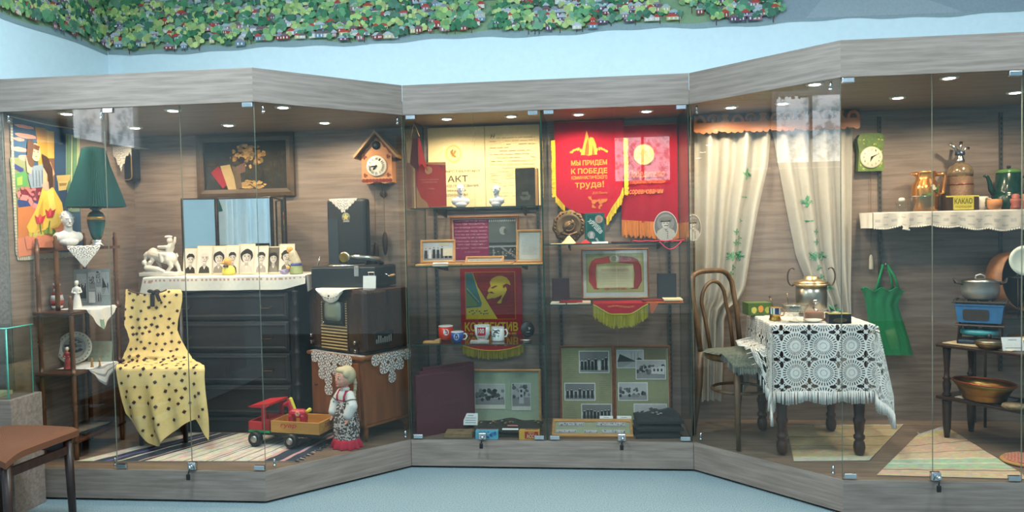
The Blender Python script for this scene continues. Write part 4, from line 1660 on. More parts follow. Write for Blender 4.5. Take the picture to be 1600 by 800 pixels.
# white sculpture: rider on a rearing beast over a fallen figure
def sculpture():
    p = W(255, 414, 4.50)
    t = thing('sculpture', 'white porcelain rider on a beast trampling a fallen figure', 'sculpture', (p.x, 4.47, ZC))
    mb = MB()
    k = .0040                                           # metres per photo pixel
    def q(u, v, y=0.0):
        return Vector(((u - 255) * k, y, (415 - v) * k))
    mb.box(q(226, 415, -.05), q(290, 409, .05))
    mb.ell(q(250, 410), (.11, .05, .018))
    mb.cap(q(243, 381), .036, q(272, 388), .042)                       # beast's trunk
    mb.cap(q(244, 378), .030, q(234, 383, -.01), .020)                # neck and head
    mb.cap(q(236, 381, -.01), .020, q(233, 387, -.015), .013)
    mb.cap(q(246, 388, -.02), .016, q(240, 399, -.025), .010)
    mb.cap(q(240, 399, -.025), .010, q(247, 407, -.025), .009)
    mb.cap(q(246, 388, .02), .016, q(252, 402, .025), .010)
    mb.cap(q(272, 390, -.02), .024, q(276, 400, -.02), .013)
    mb.cap(q(276, 400, -.02), .013, q(268, 409, -.02), .009)
    mb.cap(q(274, 390, .02), .022, q(281, 400, .02), .013)
    mb.cap(q(281, 400, .02), .013, q(284, 410, .02), .010)
    mb.tube([q(280, 388), q(284, 384), q(282, 380)], [.008, .007, .006], 8)
    mb.cap(q(268, 383), .022, q(273, 370), .024)                       # rider
    mb.ell(q(272, 360), (.018, .019, .022))
    mb.ell(q(270, 354), (.026, .020, .010))
    mb.cap(q(276, 370, -.01), .011, q(282, 362, -.015), .009)
    mb.cap(q(282, 362, -.015), .009, q(283, 356, -.015), .008)
    mb.cap(q(268, 370, -.015), .012, q(256, 370, -.02), .010)
    mb.cap(q(268, 382, -.03), .015, q(262, 380, -.045), .012)
    mb.cap(q(262, 380, -.045), .012, q(264, 392, -.045), .009)
    mb.ell(q(233, 394, -.03), (.016, .017, .019))                      # fallen figure
    mb.cap(q(238, 402, -.035), .020, q(256, 404, -.04), .017)
    mb.cap(q(256, 404, -.04), .014, q(266, 407, -.045), .010)
    mb.cap(q(236, 402, -.03), .011, q(243, 393, -.04), .009)
    o = mb.build('rider_group', PORC, t)
    fuse(o, .0032, 1)


sculpture()
YEL = mat('yellow_glaze', C(216, 208, 86), 0.35, noise=0.1)
ORG = mat('orange_glaze', C(226, 166, 88), 0.35, noise=0.1)
t = thing('duckling_figurine', 'yellow china duckling with a dark bow tie before the portraits', 'figurine', (W(357, 415, 4.43).x, 4.43, ZC))
mb = MB().lathe([(.036, 0), (.042, .02), (.036, .045), (.026, .055), (.01, .06)], n=18, sy=.75)
mb.build('body', YEL, t)
mb = MB().ell((-.005, -.004, .084), (.026, .025, .026))
mb.cap((-.02, -.018, .078), .012, (-.03, -.03, .076), .007)
mb.build('head', ORG, t)
mb = MB().ell((-.012, -.03, .057), (.009, .006, .007)).ell((.006, -.03, .057), (.009, .006, .007))
mb.build('bow_tie', mat('dark_glaze', C(50, 44, 60), .3), t)
t = thing('girl_figurine', 'bent girl figurine in beige at the mirror end of the chest', 'figurine', (W(460, 414, 4.42).x, 4.45, ZC))
BEI = mat('beige_glaze', C(206, 190, 160), .35, noise=.15, nscale=60)
mb = MB().cap((0, 0, .07), .030, (-.018, -.005, .125), .026)
mb.cap((-.018, -.005, .125), .018, (-.04, -.012, .105), .010)
fuse(mb.build('blouse', BEI, t), .003, 1)
MB().ell((-.034, -.01, .15), (.020, .020, .020)).build('head', ORG, t)
MB().lathe([(.038, 0), (.04, .015), (.034, .05), (.02, .075)], n=16).build('skirt', mat('green_glaze_pale', C(150, 160, 110), .35, noise=.3), t)
MB().lathe([(.034, .05), (.037, .055), (.032, .066), (.024, .075)], n=16).build('sash', mat('blue_glaze', C(70, 76, 130), .3), t)
t = thing('bird_figurine', 'tiny blue and orange bird figurine before the last portrait', 'figurine', (W(446, 414, 4.44).x, 4.42, ZC))
fuse(MB().ell((0, 0, .016), (.028, .018, .016)).cap((.016, 0, .024), .012, (.026, -.004, .038), .010).cap((-.024, 0, .02), .007, (-.036, 0, .026), .003).build('body', mat('blue_white_glaze', C(130, 124, 160), .3, noise=.5, nscale=70), t), .002, 1)
MB().ell((.027, -.006, .042), (.011, .011, .011)).build('head', ORG, t)

# dark painting
def dark_painting(P, w, h, t):
    rn = random.Random(9)
    b = .045
    P.rect(b, b, w - b, h - b, C(44, 42, 34))
    for i in range(70):
        x = rn.uniform(b + .03, w - b - .03)
        z = rn.uniform(b + .03, h - b - .03)
        P.disc(x, z, rn.uniform(.01, .03), rn.uniform(.008, .02), rn.choice([C(38, 38, 32), C(52, 50, 40), C(62, 56, 40), C(34, 40, 40)]), 9, wob=.3, seed=i, step=.25)
    for i in range(60):
        a, r = rn.uniform(0, 2 * pi), rn.uniform(0, 1) ** .5
        P.disc(w * .53 + .11 * r * cos(a), h * .66 + .075 * r * sin(a), rn.uniform(.008, .022), rn.uniform(.008, .016), rn.choice([C(164, 124, 70), C(140, 108, 64), C(180, 142, 86), C(120, 98, 60)]), 9, wob=.3, seed=i, step=.25)
    for x, ww in ((.36, .016), (.62, .010), (.78, .02), (.86, .014), (.2, .018)):
        P.poly([(w * x - ww / 2, b), (w * x + ww / 2, b), (w * x + ww * .3, h - b), (w * x - ww * .3, h - b)], C(48, 40, 30))
    for i in range(40):
        P.disc(rn.uniform(w * .45, w * .7), rn.uniform(h * .14, h * .26), rn.uniform(.008, .02), .006, rn.choice([C(178, 146, 88), C(150, 120, 76)]), 8, wob=.3, seed=i, step=.25)
    P.poly([(w * .14, h * .40), (w * .22, h * .5), (w * .34, h * .24), (w * .26, h * .14)], C(140, 30, 38))
    P.poly([(w * .24, h * .5), (w * .34, h * .52), (w * .42, h * .12), (w * .32, h * .1)], C(168, 146, 104))
    P.poly([(w * .36, h * .5), (w * .44, h * .46), (w * .46, h * .14), (w * .4, h * .12)], C(90, 76, 56))
    P.disc(w * .46, h * .58, .025, .022, C(36, 28, 24), 10, wob=.2)
    P.poly([(w * .40, h * .48), (w * .5, h * .55), (w * .5, h * .4), (w * .42, h * .36)], C(100, 74, 60))
    P.poly([(w * .66, h * .26), (w * .7, h * .26), (w * .69, h * .42), (w * .67, h * .42)], C(30, 24, 24))


framed('framed_painting', 'dark forest painting in a heavy brown frame over the mirror', 'painting', 308, 207, 460, 306, YB - .03, wood('walnut_frame', C(58, 44, 28), C(84, 64, 40), 'x', .4), .05, dark_painting, depth=.028).location.z -= .006

# cuckoo clock
def cuckoo():
    c0, c1 = W(566, 285, 4.65), W(613, 285, 4.65)
    x = (c0.x + c1.x) / 2
    zb, za, ztop = W(590, 285, 4.65).z, W(590, 240, 4.65).z, W(590, 210, 4.65).z
    w = c1.x - c0.x
    t = thing('cuckoo_clock', 'wooden cuckoo clock with a white dial and pine cone weights', 'clock', (x, YB - .001, zb))
    B = wood('clock_wood', C(186, 124, 76), C(208, 146, 94), 'x', .45, 12)
    B2 = mat('clock_brown', C(112, 52, 34), .5)
    D, H, T = .10, za - zb, ztop - zb
    hw = w / 2
    mb = MB().slab([(-hw, 0), (-hw * .5, -.008), (0, .004), (hw * .5, -.008), (hw, 0), (hw, H), (0, T - .02), (-hw, H)], -D, 0)
    mb.build('case', B, t)
    for q in (-1, 1):
        pts = [(0, T + .006), (q * (hw + .04), H - .03), (q * (hw + .04), H - .012), (0, T + .024)]
        if q > 0:
            pts = pts[::-1]
        mb = MB().slab(pts[::-1], -D - .035, 0)
        mb.build('roof_board', wood('roof_wood', C(150, 116, 76), C(180, 146, 100), 'x', .5), t)
        pts = [(q * .004, T - .004)]
        n = 7
        for i in range(n + 1):
            k = i / n
            pts.append((q * (hw + .015) * k, T - .012 - (T - H + .01) * k - (.012 if i % 2 else .0)))
        pts.append((q * (hw + .03), H - .018))
        P = Paint(-D - .003)
        P.poly(pts, C(120, 66, 42))
        P.build('carved_edge', PT, t)
    fy = -D - .001
    mb = MB().tube([(0, fy + .004, T - .068), (0, fy - .003, T - .068)], .027, 24)
    mb.build('cuckoo_door', RUBBER, t)
    P = Paint(fy - .001)
    for i in range(9):
        P.disc(-hw * .88 + i * hw * .22, .012, hw * .14, .012, C(122, 46, 34), 12)
    P.rect(-hw * .95, .004, hw * .95, .012, C(122, 46, 34))
    for q in (-1, 1):
        for z in (.046, H - .02):
            for a in range(3):
                P.disc(q * (hw - .022) + .007 * cos(a * 2.1), z + .007 * sin(a * 2.1), .009, .006, C(122, 60, 36), 8, rot=a)
    P.build('painted_ornament', PT, t)
    r = .064
    cz = H * .5 + .012
    mb = MB()
    mb.M = Matrix.Translation((0, fy, cz)) @ Matrix.Rotation(pi / 2, 4, 'X')
    mb.lathe([(.0001, .010), (r * .93, .010), (r, .006), (r, 0)], n=72, wav=lambda a, j: 1 + (.03 * abs(sin(a * 16)) if j > 1 else 0), col=C(232, 228, 212))
    P = Paint(fy - .0105)
    P.M = Matrix.Translation((0, 0, cz))
    for i, s in enumerate(['XII', 'I', 'II', 'III', 'IIII', 'V', 'VI', 'VII', 'VIII', 'IX', 'X', 'XI']):
        a = pi / 2 - i * pi / 6
        P.text(s, cos(a) * r * .70, sin(a) * r * .70, .007 + .0042 * len(s), .016, C(40, 32, 28), .01, a - pi / 2)
    d = mb.build('dial', PTG, t)
    P.build('numerals', PT, d)
    P = Paint(fy - .013)
    P.M = Matrix.Translation((0, 0, cz))
    for ang, ln, wd in ((pi + .12, .048, .006), (pi * 1.28, .036, .009)):
        P.poly([(-wd / 2 * sin(ang), wd / 2 * cos(ang)), (ln * .6 * cos(ang) - wd * sin(ang) * .8, ln * .6 * sin(ang) + wd * cos(ang) * .8), (ln * cos(ang), ln * sin(ang)), (ln * .6 * cos(ang) + wd * sin(ang) * .8, ln * .6 * sin(ang) - wd * cos(ang) * .8), (wd / 2 * sin(ang), -wd / 2 * cos(ang))], C(26, 22, 22))
    P.disc(0, 0, .007, None, C(26, 22, 22))
    P.build('hands', PT, d)
    mb = MB().tube([(.005, -.03, -.004), (.016, -.03, -.05)], .0025, 6)
    mb.ell((.02, -.03, -.068), (.026, .006, .026))
    mb.slab([(.014, -.092), (.026, -.092), (.02, -.106)], -.034, -.026)
    mb.build('pendulum', mat('dark_pendulum', C(40, 30, 26), .5), t)
    CH = mat('chain_brass', C(120, 92, 54), .4, metal=.8)
    CONE = mat('pine_cone_iron', C(58, 44, 36), .55, metal=.3)
    zc = lambda u, v: W(u, v, 4.68)
    for (u, vt, v0, v1) in ((586, 288, 378, 415), (600, 288, 362, 399)):
        a, b = zc(u, v0), zc(u, v1)
        xx, z0, z1 = a.x - x, a.z - zb, b.z - zb
        mb = MB()
        z = 0.0
        while z > z0 + .004:
            mb.ell((xx, -.05, z), (.0022, .0014, .0042), 6, 5)
            z -= .0075
        ch = mb.build('chain', CH, t)
        hh = z0 - z1
        MB().lathe([(.002, hh), (.008, hh * .97), (.014, hh * .85), (.0165, hh * .6), (.015, hh * .3), (.010, hh * .08), (.003, 0)], c=(xx, -.05, z1), n=16, wav=lambda a, j: 1 + .08 * sin(a * 6 + j * 2)).build('pine_cone_weight', CONE, t)


cuckoo()
# cabinet, television, gramophone (turned toward the angled pane)
RZ_CAB = radians(-32)
CABW = wood('cabinet_wood', C(110, 62, 34), C(144, 86, 48), 'z', 0.3, 9, 10)
CABT = wood('cabinet_wood_top', C(120, 70, 38), C(158, 100, 56), 'x', 0.3, 9, 10)
corner = Vector((-1.318, 4.142, ZK))
dx, dy = Vector((cos(RZ_CAB), sin(RZ_CAB), 0)), Vector((-sin(RZ_CAB), cos(RZ_CAB), 0))
cw, cd, ch = .475, .39, .66 - ZK
o = corner - dx * cw
t = thing('cabinet', 'brown wooden cabinet on short tapered legs under the old television', 'cabinet', o, RZ_CAB)
MB().box((0, 0, .10), (cw, cd, ch - .022), bev=.004).build('body', CABW, t)
MB().box((-.025, -.015, ch - .022), (cw + .012, cd, ch), bev=.006).build('top', CABT, t)
MB().box((.004, .004, .085), (cw - .004, cd - .004, .10)).build('base_rail', CABT, t)
dmb = MB().box((.03, -.010, .125), (cw - .03, .002, ch - .04), bev=.003)
d = dmb.build('door', CABW, t)
mb = MB().lathe([(.0001, .016), (.006, .015), (.009, .010), (.004, .004), (.004, 0)], n=12)
kn = mb.build('knob', mat('dark_knob', C(46, 38, 34), .35), d, (.065, -.010, .30))
kn.rotation_euler.x = pi / 2
for x in (.035, cw - .035):
    for y in (.035, cd - .035):
        MB().lathe([(.012, 0), (.022, .10)], n=12).build('leg', CABT, t, (x, y, 0))

# crochet cloth with two stepped points
zt = .66
p0 = o + Vector((0, 0, ch))


def steps(u, widths, cell):
    k = abs(u)
    for w, d in widths:
        if k < w:
            return d
    return 0


BIGLACE = lace_mat('crochet_runner', .062, 8, petals=False, dense=.24, thr=.3, corners=False)
mb, uvs = MB(), []
cell = .062


def add_strip(P0, ax, dn, L, drops):
    """panels of lace hanging from a shelf edge: drops = [(from, to, length)]"""
    for a, b, dd in drops:
        n = max(2, int((b - a) / .012))
        m = max(2, int(dd / .012))
        base = len(mb.v)
        mb.grid(lambda s, k: P0 + ax * (a + (b - a) * s) + dn * .004 + dn * (.004 * sin((a + (b - a) * s) * 60)) * k - Vector((0, 0, dd * k)), n, m)
        for j in range(m + 1):
            for i in range(n + 1):
                uvs.append((a + (b - a) * i / n, dd * (1 - j / m)))


nf = -dy
x0 = .02
cells = [(0, 1), (1, 3), (2, 6), (3, 3), (4, 2), (5, 1)]
add_strip(p0 - Vector((0, 0, -.002)) + nf * .016 + dx * .03, dx, nf, cw, [(0, cell, cell), (cell, 2 * cell, cell * 2.6), (2 * cell, 3 * cell, cell * 4), (3 * cell, 4 * cell, cell * 2), (4 * cell, 6 * cell, cell)])
add_strip(p0 + Vector((0, 0, .002)) + dx * (cw + .013) + dy * .05, dy, dx, cd, [(0, cell, cell), (cell, 2 * cell, cell * 1.9), (2 * cell, 3.0 * cell, cell * 2.9), (3 * cell, 4 * cell, cell * 1.8), (4 * cell, 5 * cell, cell)])
base = len(mb.v)
mb.grid(lambda s, k: p0 + dx * (.0 + (cw - .0) * s) + dy * (-.014 + (cd - .02) * k) + Vector((0, 0, .0022)), 10, 10)
uvs += [(i / 10 * cw, j / 10 * cd) for j in range(11) for i in range(11)]
ob = mb.build('crochet_runner', BIGLACE, uv=uvs)
tag(ob, 'white crochet runner hanging in points from the cabinet under the television', 'tablecloth')

# television
TVW = wood('television_veneer', C(44, 27, 18), C(66, 43, 29), 'z', 0.22, 8, 9)
tw, td, th = .52, .355, .375
ot = p0 + dx * (-.04) + dy * (.015) + Vector((0, 0, .004))
t = thing('television', 'old brown wooden television with a tiny rounded screen', 'television', ot, RZ_CAB)
MB().box((0, 0, .012), (tw, td, th), bev=.022).build('cabinet_shell', TVW, t)
MB().box((.01, .012, 0), (tw - .01, td - .01, .014)).build('plinth', RUBBER, t)
fx = lambda u: (u - 475) / (574 - 475) * tw              # across the front, from the photo
fzz = lambda v: (541 - v) / (541 - 447) * th
GR = mat('speaker_cloth', C(74, 54, 34), .8, noise=.3, nscale=120)
STR = mat('speaker_bar', C(186, 158, 104), .4, noise=.1)
gx0, gx1 = fx(501), fx(546)
MB().box((gx0, -.004, fzz(538)), (gx1, .004, fzz(463))).build('speaker_cloth', GR, t)
gl = MB()
for i in range(8):
    z = fzz(536) + (fzz(501) - fzz(536)) * i / 7.5
    gl.box((gx0, -.010, z), (gx1, -.003, z + .008), bev=.002)
gl.build('speaker_grille', STR, t)
mb = MB()
for q in (gx0 + .004, gx1 - .012):
    for i in range(10):
        z = fzz(500) + (fzz(465) - fzz(500)) * i / 10
        mb.box((q, -.007, z), (q + .010, -.003, z + .006))
mb.build('side_grille', STR, t)
bx0, bx1, bz0, bz1 = fx(506), fx(543), fzz(499), fzz(466)
sc_ = MB().box((bx0, -.022, bz0), (bx1, .0, bz1), bev=.008).build('screen_surround', RUBBER, t)
SCR = mat('screen_glass', C(122, 132, 118), .08, noise=.15, nscale=6)


def rrect(x0, z0, x1, z1, r, n=5):
    out = []
    for cx, cz, a0 in ((x1 - r, z0 + r, -pi / 2), (x1 - r, z1 - r, 0), (x0 + r, z1 - r, pi / 2), (x0 + r, z0 + r, pi)):
        for i in range(n + 1):
            a = a0 + i * pi / 2 / n
            out.append((cx + r * cos(a), cz + r * sin(a)))
    return out


rr = rrect(fx(512), fzz(494), fx(540), fzz(464), .03)
mb = MB()
cx, cz = sum(p[0] for p in rr) / len(rr), sum(p[1] for p in rr) / len(rr)
L = len(rr)
vs = [(p[0], -.022, p[1]) for p in rr] + [((p[0] - cx) * .93 + cx, -.029, (p[1] - cz) * .93 + cz) for p in rr] + [((p[0] - cx) * .5 + cx, -.034, (p[1] - cz) * .5 + cz) for p in rr] + [(cx, -.036, cz)]
fs = [(r * L + i, r * L + (i + 1) % L, (r + 1) * L + (i + 1) % L, (r + 1) * L + i) for r in range(2) for i in range(L)] + [(2 * L + i, 2 * L + (i + 1) % L, 3 * L) for i in range(L)]
mb.add(vs, fs, None, 0, True)
mb.build('screen', SCR, sc_)
MB().ell((fx(509), -.024, fzz(497)), (.006, .004, .006)).build('tuning_lamp', SILVER, sc_)
KN = mat('knob_plastic', C(60, 42, 32), .25)
for u, v in ((483, 519), (483, 529), (560, 523), (560, 535)):
    mb = MB()
    mb.M = Matrix.Rotation(pi / 2, 4, 'X')
    mb.lathe([(.0001, .020), (.009, .020), (.012, .016), (.014, .003), (.014, 0)], n=18)
    k = mb.build('knob', KN, t, (fx(u), 0, fzz(v)))
    mb = MB()
    mb.M = Matrix.Rotation(pi / 2, 4, 'X')
    mb.lathe([(.008, .0205), (.0115, .018), (.0115, .0165)], n=18)
    mb.build('knob_ring', SILVER, k)
# recess on the end
mb = MB()
ring = rrect(.07, .05, .22, .13, .02)
mb.add([(tw + .0005, y, z) for y, z in ring], [list(range(len(ring)))], None, 0)
rec = mb.build('side_recess', RUBBER, t)
MB().tube([(tw + .001, y, z) for y, z in ring], .003, 6, closed=True).build('recess_rim', TVW, rec)
mb = MB()
rn = random.Random(1)
for i in range(8):
    y = .08 + .016 * i
    mb.box((tw + .001, y, .06), (tw + .006, y + .010, .06 + rn.uniform(.02, .05)), bev=.002)
mb.build('terminal_panel', ALUM, rec)

# gathered napkin hanging over the television
zt = ot.z + th
base = ot + dx * fx(526) + Vector((0, 0, th))


def nap(a, b):
    s = (a - .5) * .26
    if b < .3:
        return base + dx * s + dy * (.16 - .19 * b / .3) + Vector((0, 0, .003))
    k = (b - .3) / .7
    dep = .075 * (max(0, 1 - (abs(s) / .135) ** 2.2)) + .006
    return base + dx * (s * (1 - .12 * k)) - dy * (.036 + .012 * sin(k * 3) + .003 * sin(a * 30)) + Vector((0, 0, .003 - dep * k))


mb = MB().grid(nap, 44, 20, colfn=lambda a, b: (C(40, 36, 34) if (b > .3 and .74 < (b) < .80 and int(a * 60) % 2 and .12 < a < .88) or (abs(a - .5) < .02 and .62 < b < .70) else C(230, 224, 210)))
tag(mb.build('napkin', CLOTHP), 'white napkin with black stitching hanging over the television screen', 'napkin')

# gramophone
og = W(487, 447, 4.40)
og = Vector((og.x + .012, 4.36, zt + .001))
t = thing('gramophone', 'black portable wind-up gramophone with its lid open', 'gramophone', og, radians(-8))
t.rotation_euler.z = radians(-8)
GBL = mat('black_leatherette', C(22, 27, 31), .5, noise=.25, nscale=90, bump=.2)
gw, gd, gh = .42, .31, .125
MB().box((0, 0, 0), (gw, gd, gh), bev=.008).build('case_body', GBL, t)
MB().box((.012, .012, gh - .004), (gw - .012, gd - .012, gh + .003)).build('deck', mat('dark_deck', C(40, 40, 42), .3), t)
lw = .258
lid = MB().box((-.01, gd - .075, gh), (lw, gd - .0, gh + .415), bev=.018).build('lid', GBL, t)
MB().box((-.002, gd - .078, gh + .01), (lw * .27, gd - .0748, gh + .29), bev=.004).build('record_pocket', mat('blue_black_cloth', C(34, 46, 56), .6), lid)
mb = MB()
mb.M = Matrix.Translation((lw * .48, gd - .0745, gh + .30)) @ Matrix.Rotation(pi / 2, 4, 'X')
mb.lathe([(.0001, .003), (.026, .003), (.029, 0)], n=24, col=C(120, 126, 104))
P = Paint(0)
P.M = Matrix.Translation((lw * .48, gd - .0785, gh + .30))
P.poly([(0.024 * (1 if i % 2 == 0 else .42) * cos(pi / 2 + i * pi / 5), .024 * (1 if i % 2 == 0 else .42) * sin(pi / 2 + i * pi / 5)) for i in range(10)], C(196, 182, 110))
P.poly([(-.024, -.03), (.024, -.03), (.024, -.018), (-.01, -.02)], C(150, 146, 150))
b = mb.build('badge', PTG, lid)
P.build('badge_star', PTG, b)
mb = MB().lathe([(.0001, .006), (.115, .006), (.117, 0), (.117, -.004)], n=40)
mb.build('turntable', SILVER, t, (.17, .13, gh + .006))
mb = MB().lathe([(.0001, .003), (.112, .003), (.112, 0)], n=40)
mb.build('record', mat('shellac', C(24, 24, 25), .25), t, (.17, .13, gh + .012))
sb = MB()
sb.M = Matrix.Translation((.20, .06, gh + .055)) @ Matrix.Rotation(pi / 2, 4, 'X')
sb.lathe([(.0001, .016), (.018, .016), (.022, .019), (.034, .017), (.036, .008), (.034, 0), (.0001, -.004)], n=30)
s_ = sb.build('sound_box', SILVER, t)
mb = MB()
mb.M = Matrix.Translation((.20, .06, gh + .055)) @ Matrix.Rotation(pi / 2, 4, 'X')
mb.lathe([(.022, .0195), (.026, .021), (.030, .0195)], n=30)
mb.lathe([(.0001, .02), (.008, .019), (.010, .017)], n=16)
mb.build('sound_box_ring', BRASS, s_)
MB().tube([(.20, .065, gh + .055), (.26, .075, gh + .058), (.33, .10, gh + .05), (.37, .15, gh + .04), (.37, .20, gh + .015)], [.010, .013, .016, .018, .02], 12).build('tone_arm', SILVER, t)
MB().tube([(.02, .05, gh + .003), (.03, .06, gh + .06)], .004, 6).build('lid_stay', SILVER, t)
MB().box((.285, -.006, gh - .055), (.315, .002, gh + .004), bev=.003).build('latch', ALUM, t)
mb = MB()
ring_frame(mb, .375, gh - .055, .415, gh - .03, .005, -.006, .0)
mb.build('side_plate', ALUM, t)
mb = MB().tube([(gw, .10, gh - .05), (gw + .03, .10, gh - .05), (gw + .038, .10, gh - .062), (gw + .055, .09, gh - .062)], .005, 8)
cr = mb.build('crank', CHROME, t)
MB().tube([(gw + .05, .09, gh - .062), (gw + .06, .085, gh - .058), (gw + .088, .075, gh - .052)], [.006, .0085, .007], 10).build('crank_handle', OAKL, cr)
gx = og + Vector((cos(radians(-8)) * .14, sin(radians(-8)) * .14, 0))
GZ = Matrix.Rotation(radians(-8), 3, 'Z')


def gdoily(a, b):
    s = (a - .5) * .19
    if b < .4:
        q = Vector((lw * .42 + s, gd - .075 + .075 * (1 - b / .4), gh + .4175))
    else:
        k = (b - .4) / .6
        dep = .085 * max(0, 1 - abs(s) / .095) + .006 * (1 + sin(a * 60))
        q = Vector((lw * .42 + s, gd - .0775, gh + .4175 - dep * k))
    return og + GZ @ q


mb, uv = sheet_uv(gdoily, 40, 20, lambda a, b: (a * .19, b * .15))
tag(mb.build('lace_doily', LACE, uv=uv), 'white lace doily hanging in a point from the gramophone lid', 'doily')
c = og + GZ @ Vector((.285, -.02, 0))
cc = card('blank white caption card leaning on the gramophone', 567, 431, 588, 446, c.y - .012, lean=.10, lines=0, zb=og.z, rotz=radians(-8))

# red toy truck
TRED = mat('toy_red', C(188, 40, 44), .4, noise=.06)
TRED2 = mat('toy_red_dark', C(160, 28, 36), .4, noise=.06)
TGRN = mat('toy_green', C(40, 140, 82), .4)
TYEL = wood('toy_plywood', C(176, 122, 52), C(204, 150, 72), 'x', .4, 10)
ax = (WZ(466, 703, ZK) - WZ(404, 697, ZK))
RZT = radians(-10)
o = WZ(404, 697, ZK) + Vector((-.058, .0, .0085))
t = thing('toy_truck', 'red wooden toy truck with an open yellow load bed', 'toy truck', o, RZT)
s = .00372
wr = .041
tl = .455                                     # length of the whole truck
by = .19
# chassis
MB().box((.015, .02, .055), (tl - .01, by - .02, .075), bev=.003).build('chassis', RUBBER, t)
MB().box((0, 0, .072), (.14, by, .086), bev=.002).build('running_board', TGRN, t)
mb = MB().box((0, 0, .086), (.14, .012, .135), bev=.003)
mb.box((0, by - .012, .086), (.14, by, .135), bev=.003)
mb.box((0, 0, .086), (.012, by, .135), bev=.003)
mb.box((.088, 0, .086), (.14, by, .135), bev=.003)
mb.build('cab_body', TRED, t)
mb = MB().box((.088, 0, .13), (.112, .016, .222), bev=.003)
mb.box((.088, by - .016, .13), (.112, by, .222), bev=.003)
mb.box((.112, .0, .13), (.14, .012, .15))
mb.build('cab_pillars', TRED2, t)
MB().slab([(.0, .218), (.02, .226), (.14, .240), (.14, .228), (.112, .214), (.03, .214)], 0, by).build('cab_roof', TRED, t)
x0, x1 = .148, tl
for nm, lo, hi in (('bed_floor', (x0, 0, .08), (x1, by + .01, .09)),):
    MB().box(lo, hi).build(nm, TYEL, t)
mb = MB().box((x0, 0, .09), (x1, .010, .145), bev=.002)
side = mb.build('bed_side', TYEL, t)
P = Paint(-.0008)
P.text('гуар', x0 + .115, .118, .10, .026, C(190, 56, 40), .02, slant=.25)
P.build('lettering', PT, side)
MB().box((x0, by, .09), (x1, by + .010, .145), bev=.002).build('bed_side', TYEL, t)
MB().box((x0, .010, .09), (x0 + .010, by, .145), bev=.002).build('bed_end', TYEL, t)
e_ = MB().box((x1 - .010, .010, .09), (x1, by, .145), bev=.002).build('bed_end', TYEL, t)
P = Paint(0)
P.M = Matrix.Translation((x1 + .0006, 0, 0)) @ Matrix.Rotation(pi / 2, 4, 'Z')
P.text('сам', .10, .118, .075, .022, C(150, 84, 40), .02)
P.build('lettering', PT, e_)
for x in (.055, .285):
    for y, sg in ((.004, -1), (by - .004, 1)):
        mb = MB()
        mb.M = Matrix.Translation((x, y - .014 * (1 if sg < 0 else -1), wr)) @ Matrix.Rotation(pi / 2, 4, 'X')
        mb.lathe([(.0001, .018), (.022, .018), (.028, .022), (.036, .021), (wr, .014), (wr, -.010), (.036, -.018), (.0001, -.018)], n=28)
        wh = mb.build('wheel', RUBBER, t)
        mb = MB()
        mb.M = Matrix.Translation((x, y - .014 * (1 if sg < 0 else -1), wr)) @ Matrix.Rotation(pi / 2, 4, 'X')
        mb.lathe([(.0001, .026), (.012, .0255), (.020, .022), (.021, .018)], n=24)
        mb.build('hubcap', ALUM, wh)

# toy horse in the bed
oh = o + Matrix.Rotation(RZT, 3, 'Z') @ Vector((.262, .085, .0925))
t = thing('toy_horse', 'red toy horse with yellow mane standing in the truck bed', 'toy horse', oh, RZT)
t.scale = (1.3, 1.3, 1.3)
k = .00235
mb = MB().cap((-.018, 0, .062), .020, (.032, 0, .062), .021)
mb.cap((-.020, 0, .070), .015, (-.034, 0, .108), .012)
mb.cap((-.034, 0, .108), .013, (-.056, 0, .097), .009)
mb.ell((-.034, -.008, .121), (.004, .003, .008))
mb.ell((-.034, .008, .121), (.004, .003, .008))
for x, y in ((-.022, -.012), (-.022, .012), (.036, -.012), (.036, .012)):
    mb.cap((x, y, .05), .012, (x, y, .008), .010)
fuse(mb.build('body', mat('toy_horse_red', C(176, 26, 48), .35, noise=.06), t), .0022, 1)
mb = MB()
for i in range(9):
    a = i / 8
    mb.ell((-.030 + .016 * a + .004, 0, .122 - .042 * a), (.010, .006, .009), 8, 6)
mb.build('mane', mat('toy_yellow', C(222, 206, 60), .6), t)
MB().cap((.050, 0, .070), .007, (.066, 0, .080), .009).build('tail', _mats['toy_yellow'], t)
mb = MB()
for i in range(6):
    mb.ell((.018 + .007 * cos(i * pi / 3), -.0215, .064 + .007 * sin(i * pi / 3)), (.006, .002, .006), 8, 5)
mb.build('painted_flower', mat('toy_pink', C(226, 150, 130), .5), t)

# doll in folk dress
pd = WZ(548, 699, ZK)
t = thing('doll', 'blonde doll in a patterned sarafan with a red hem', 'doll', (-1.408, 4.088, ZK + .001), radians(-38))
H = .455
FLW = mat('sarafan_print', C(120, 112, 108), .95)
nt = FLW.node_tree
b_ = nt.nodes['Principled BSDF']
vo = nt.nodes.new('ShaderNodeTexVoronoi')
vo.inputs['Scale'].default_value = 130
tc = nt.nodes.new('ShaderNodeTexCoord')
nt.links.new(tc.outputs['Object'], vo.inputs['Vector'])
rp = nt.nodes.new('ShaderNodeValToRGB')
rp.color_ramp.interpolation = 'CONSTANT'
rp.color_ramp.elements[0].color = (*C(200, 192, 186), 1)
rp.color_ramp.elements[1].position = .42
rp.color_ramp.elements[1].color = (*C(84, 74, 74), 1)
e3 = rp.color_ramp.elements.new(.68)
e3.color = (*C(52, 44, 46), 1)
nt.links.new(vo.outputs['Color'], rp.inputs[0])
nt.links.new(rp.outputs[0], b_.inputs['Base Color'])
fold = lambda a, j: 1 + .06 * sin(a * 9) * (1 if j < 6 else .3)
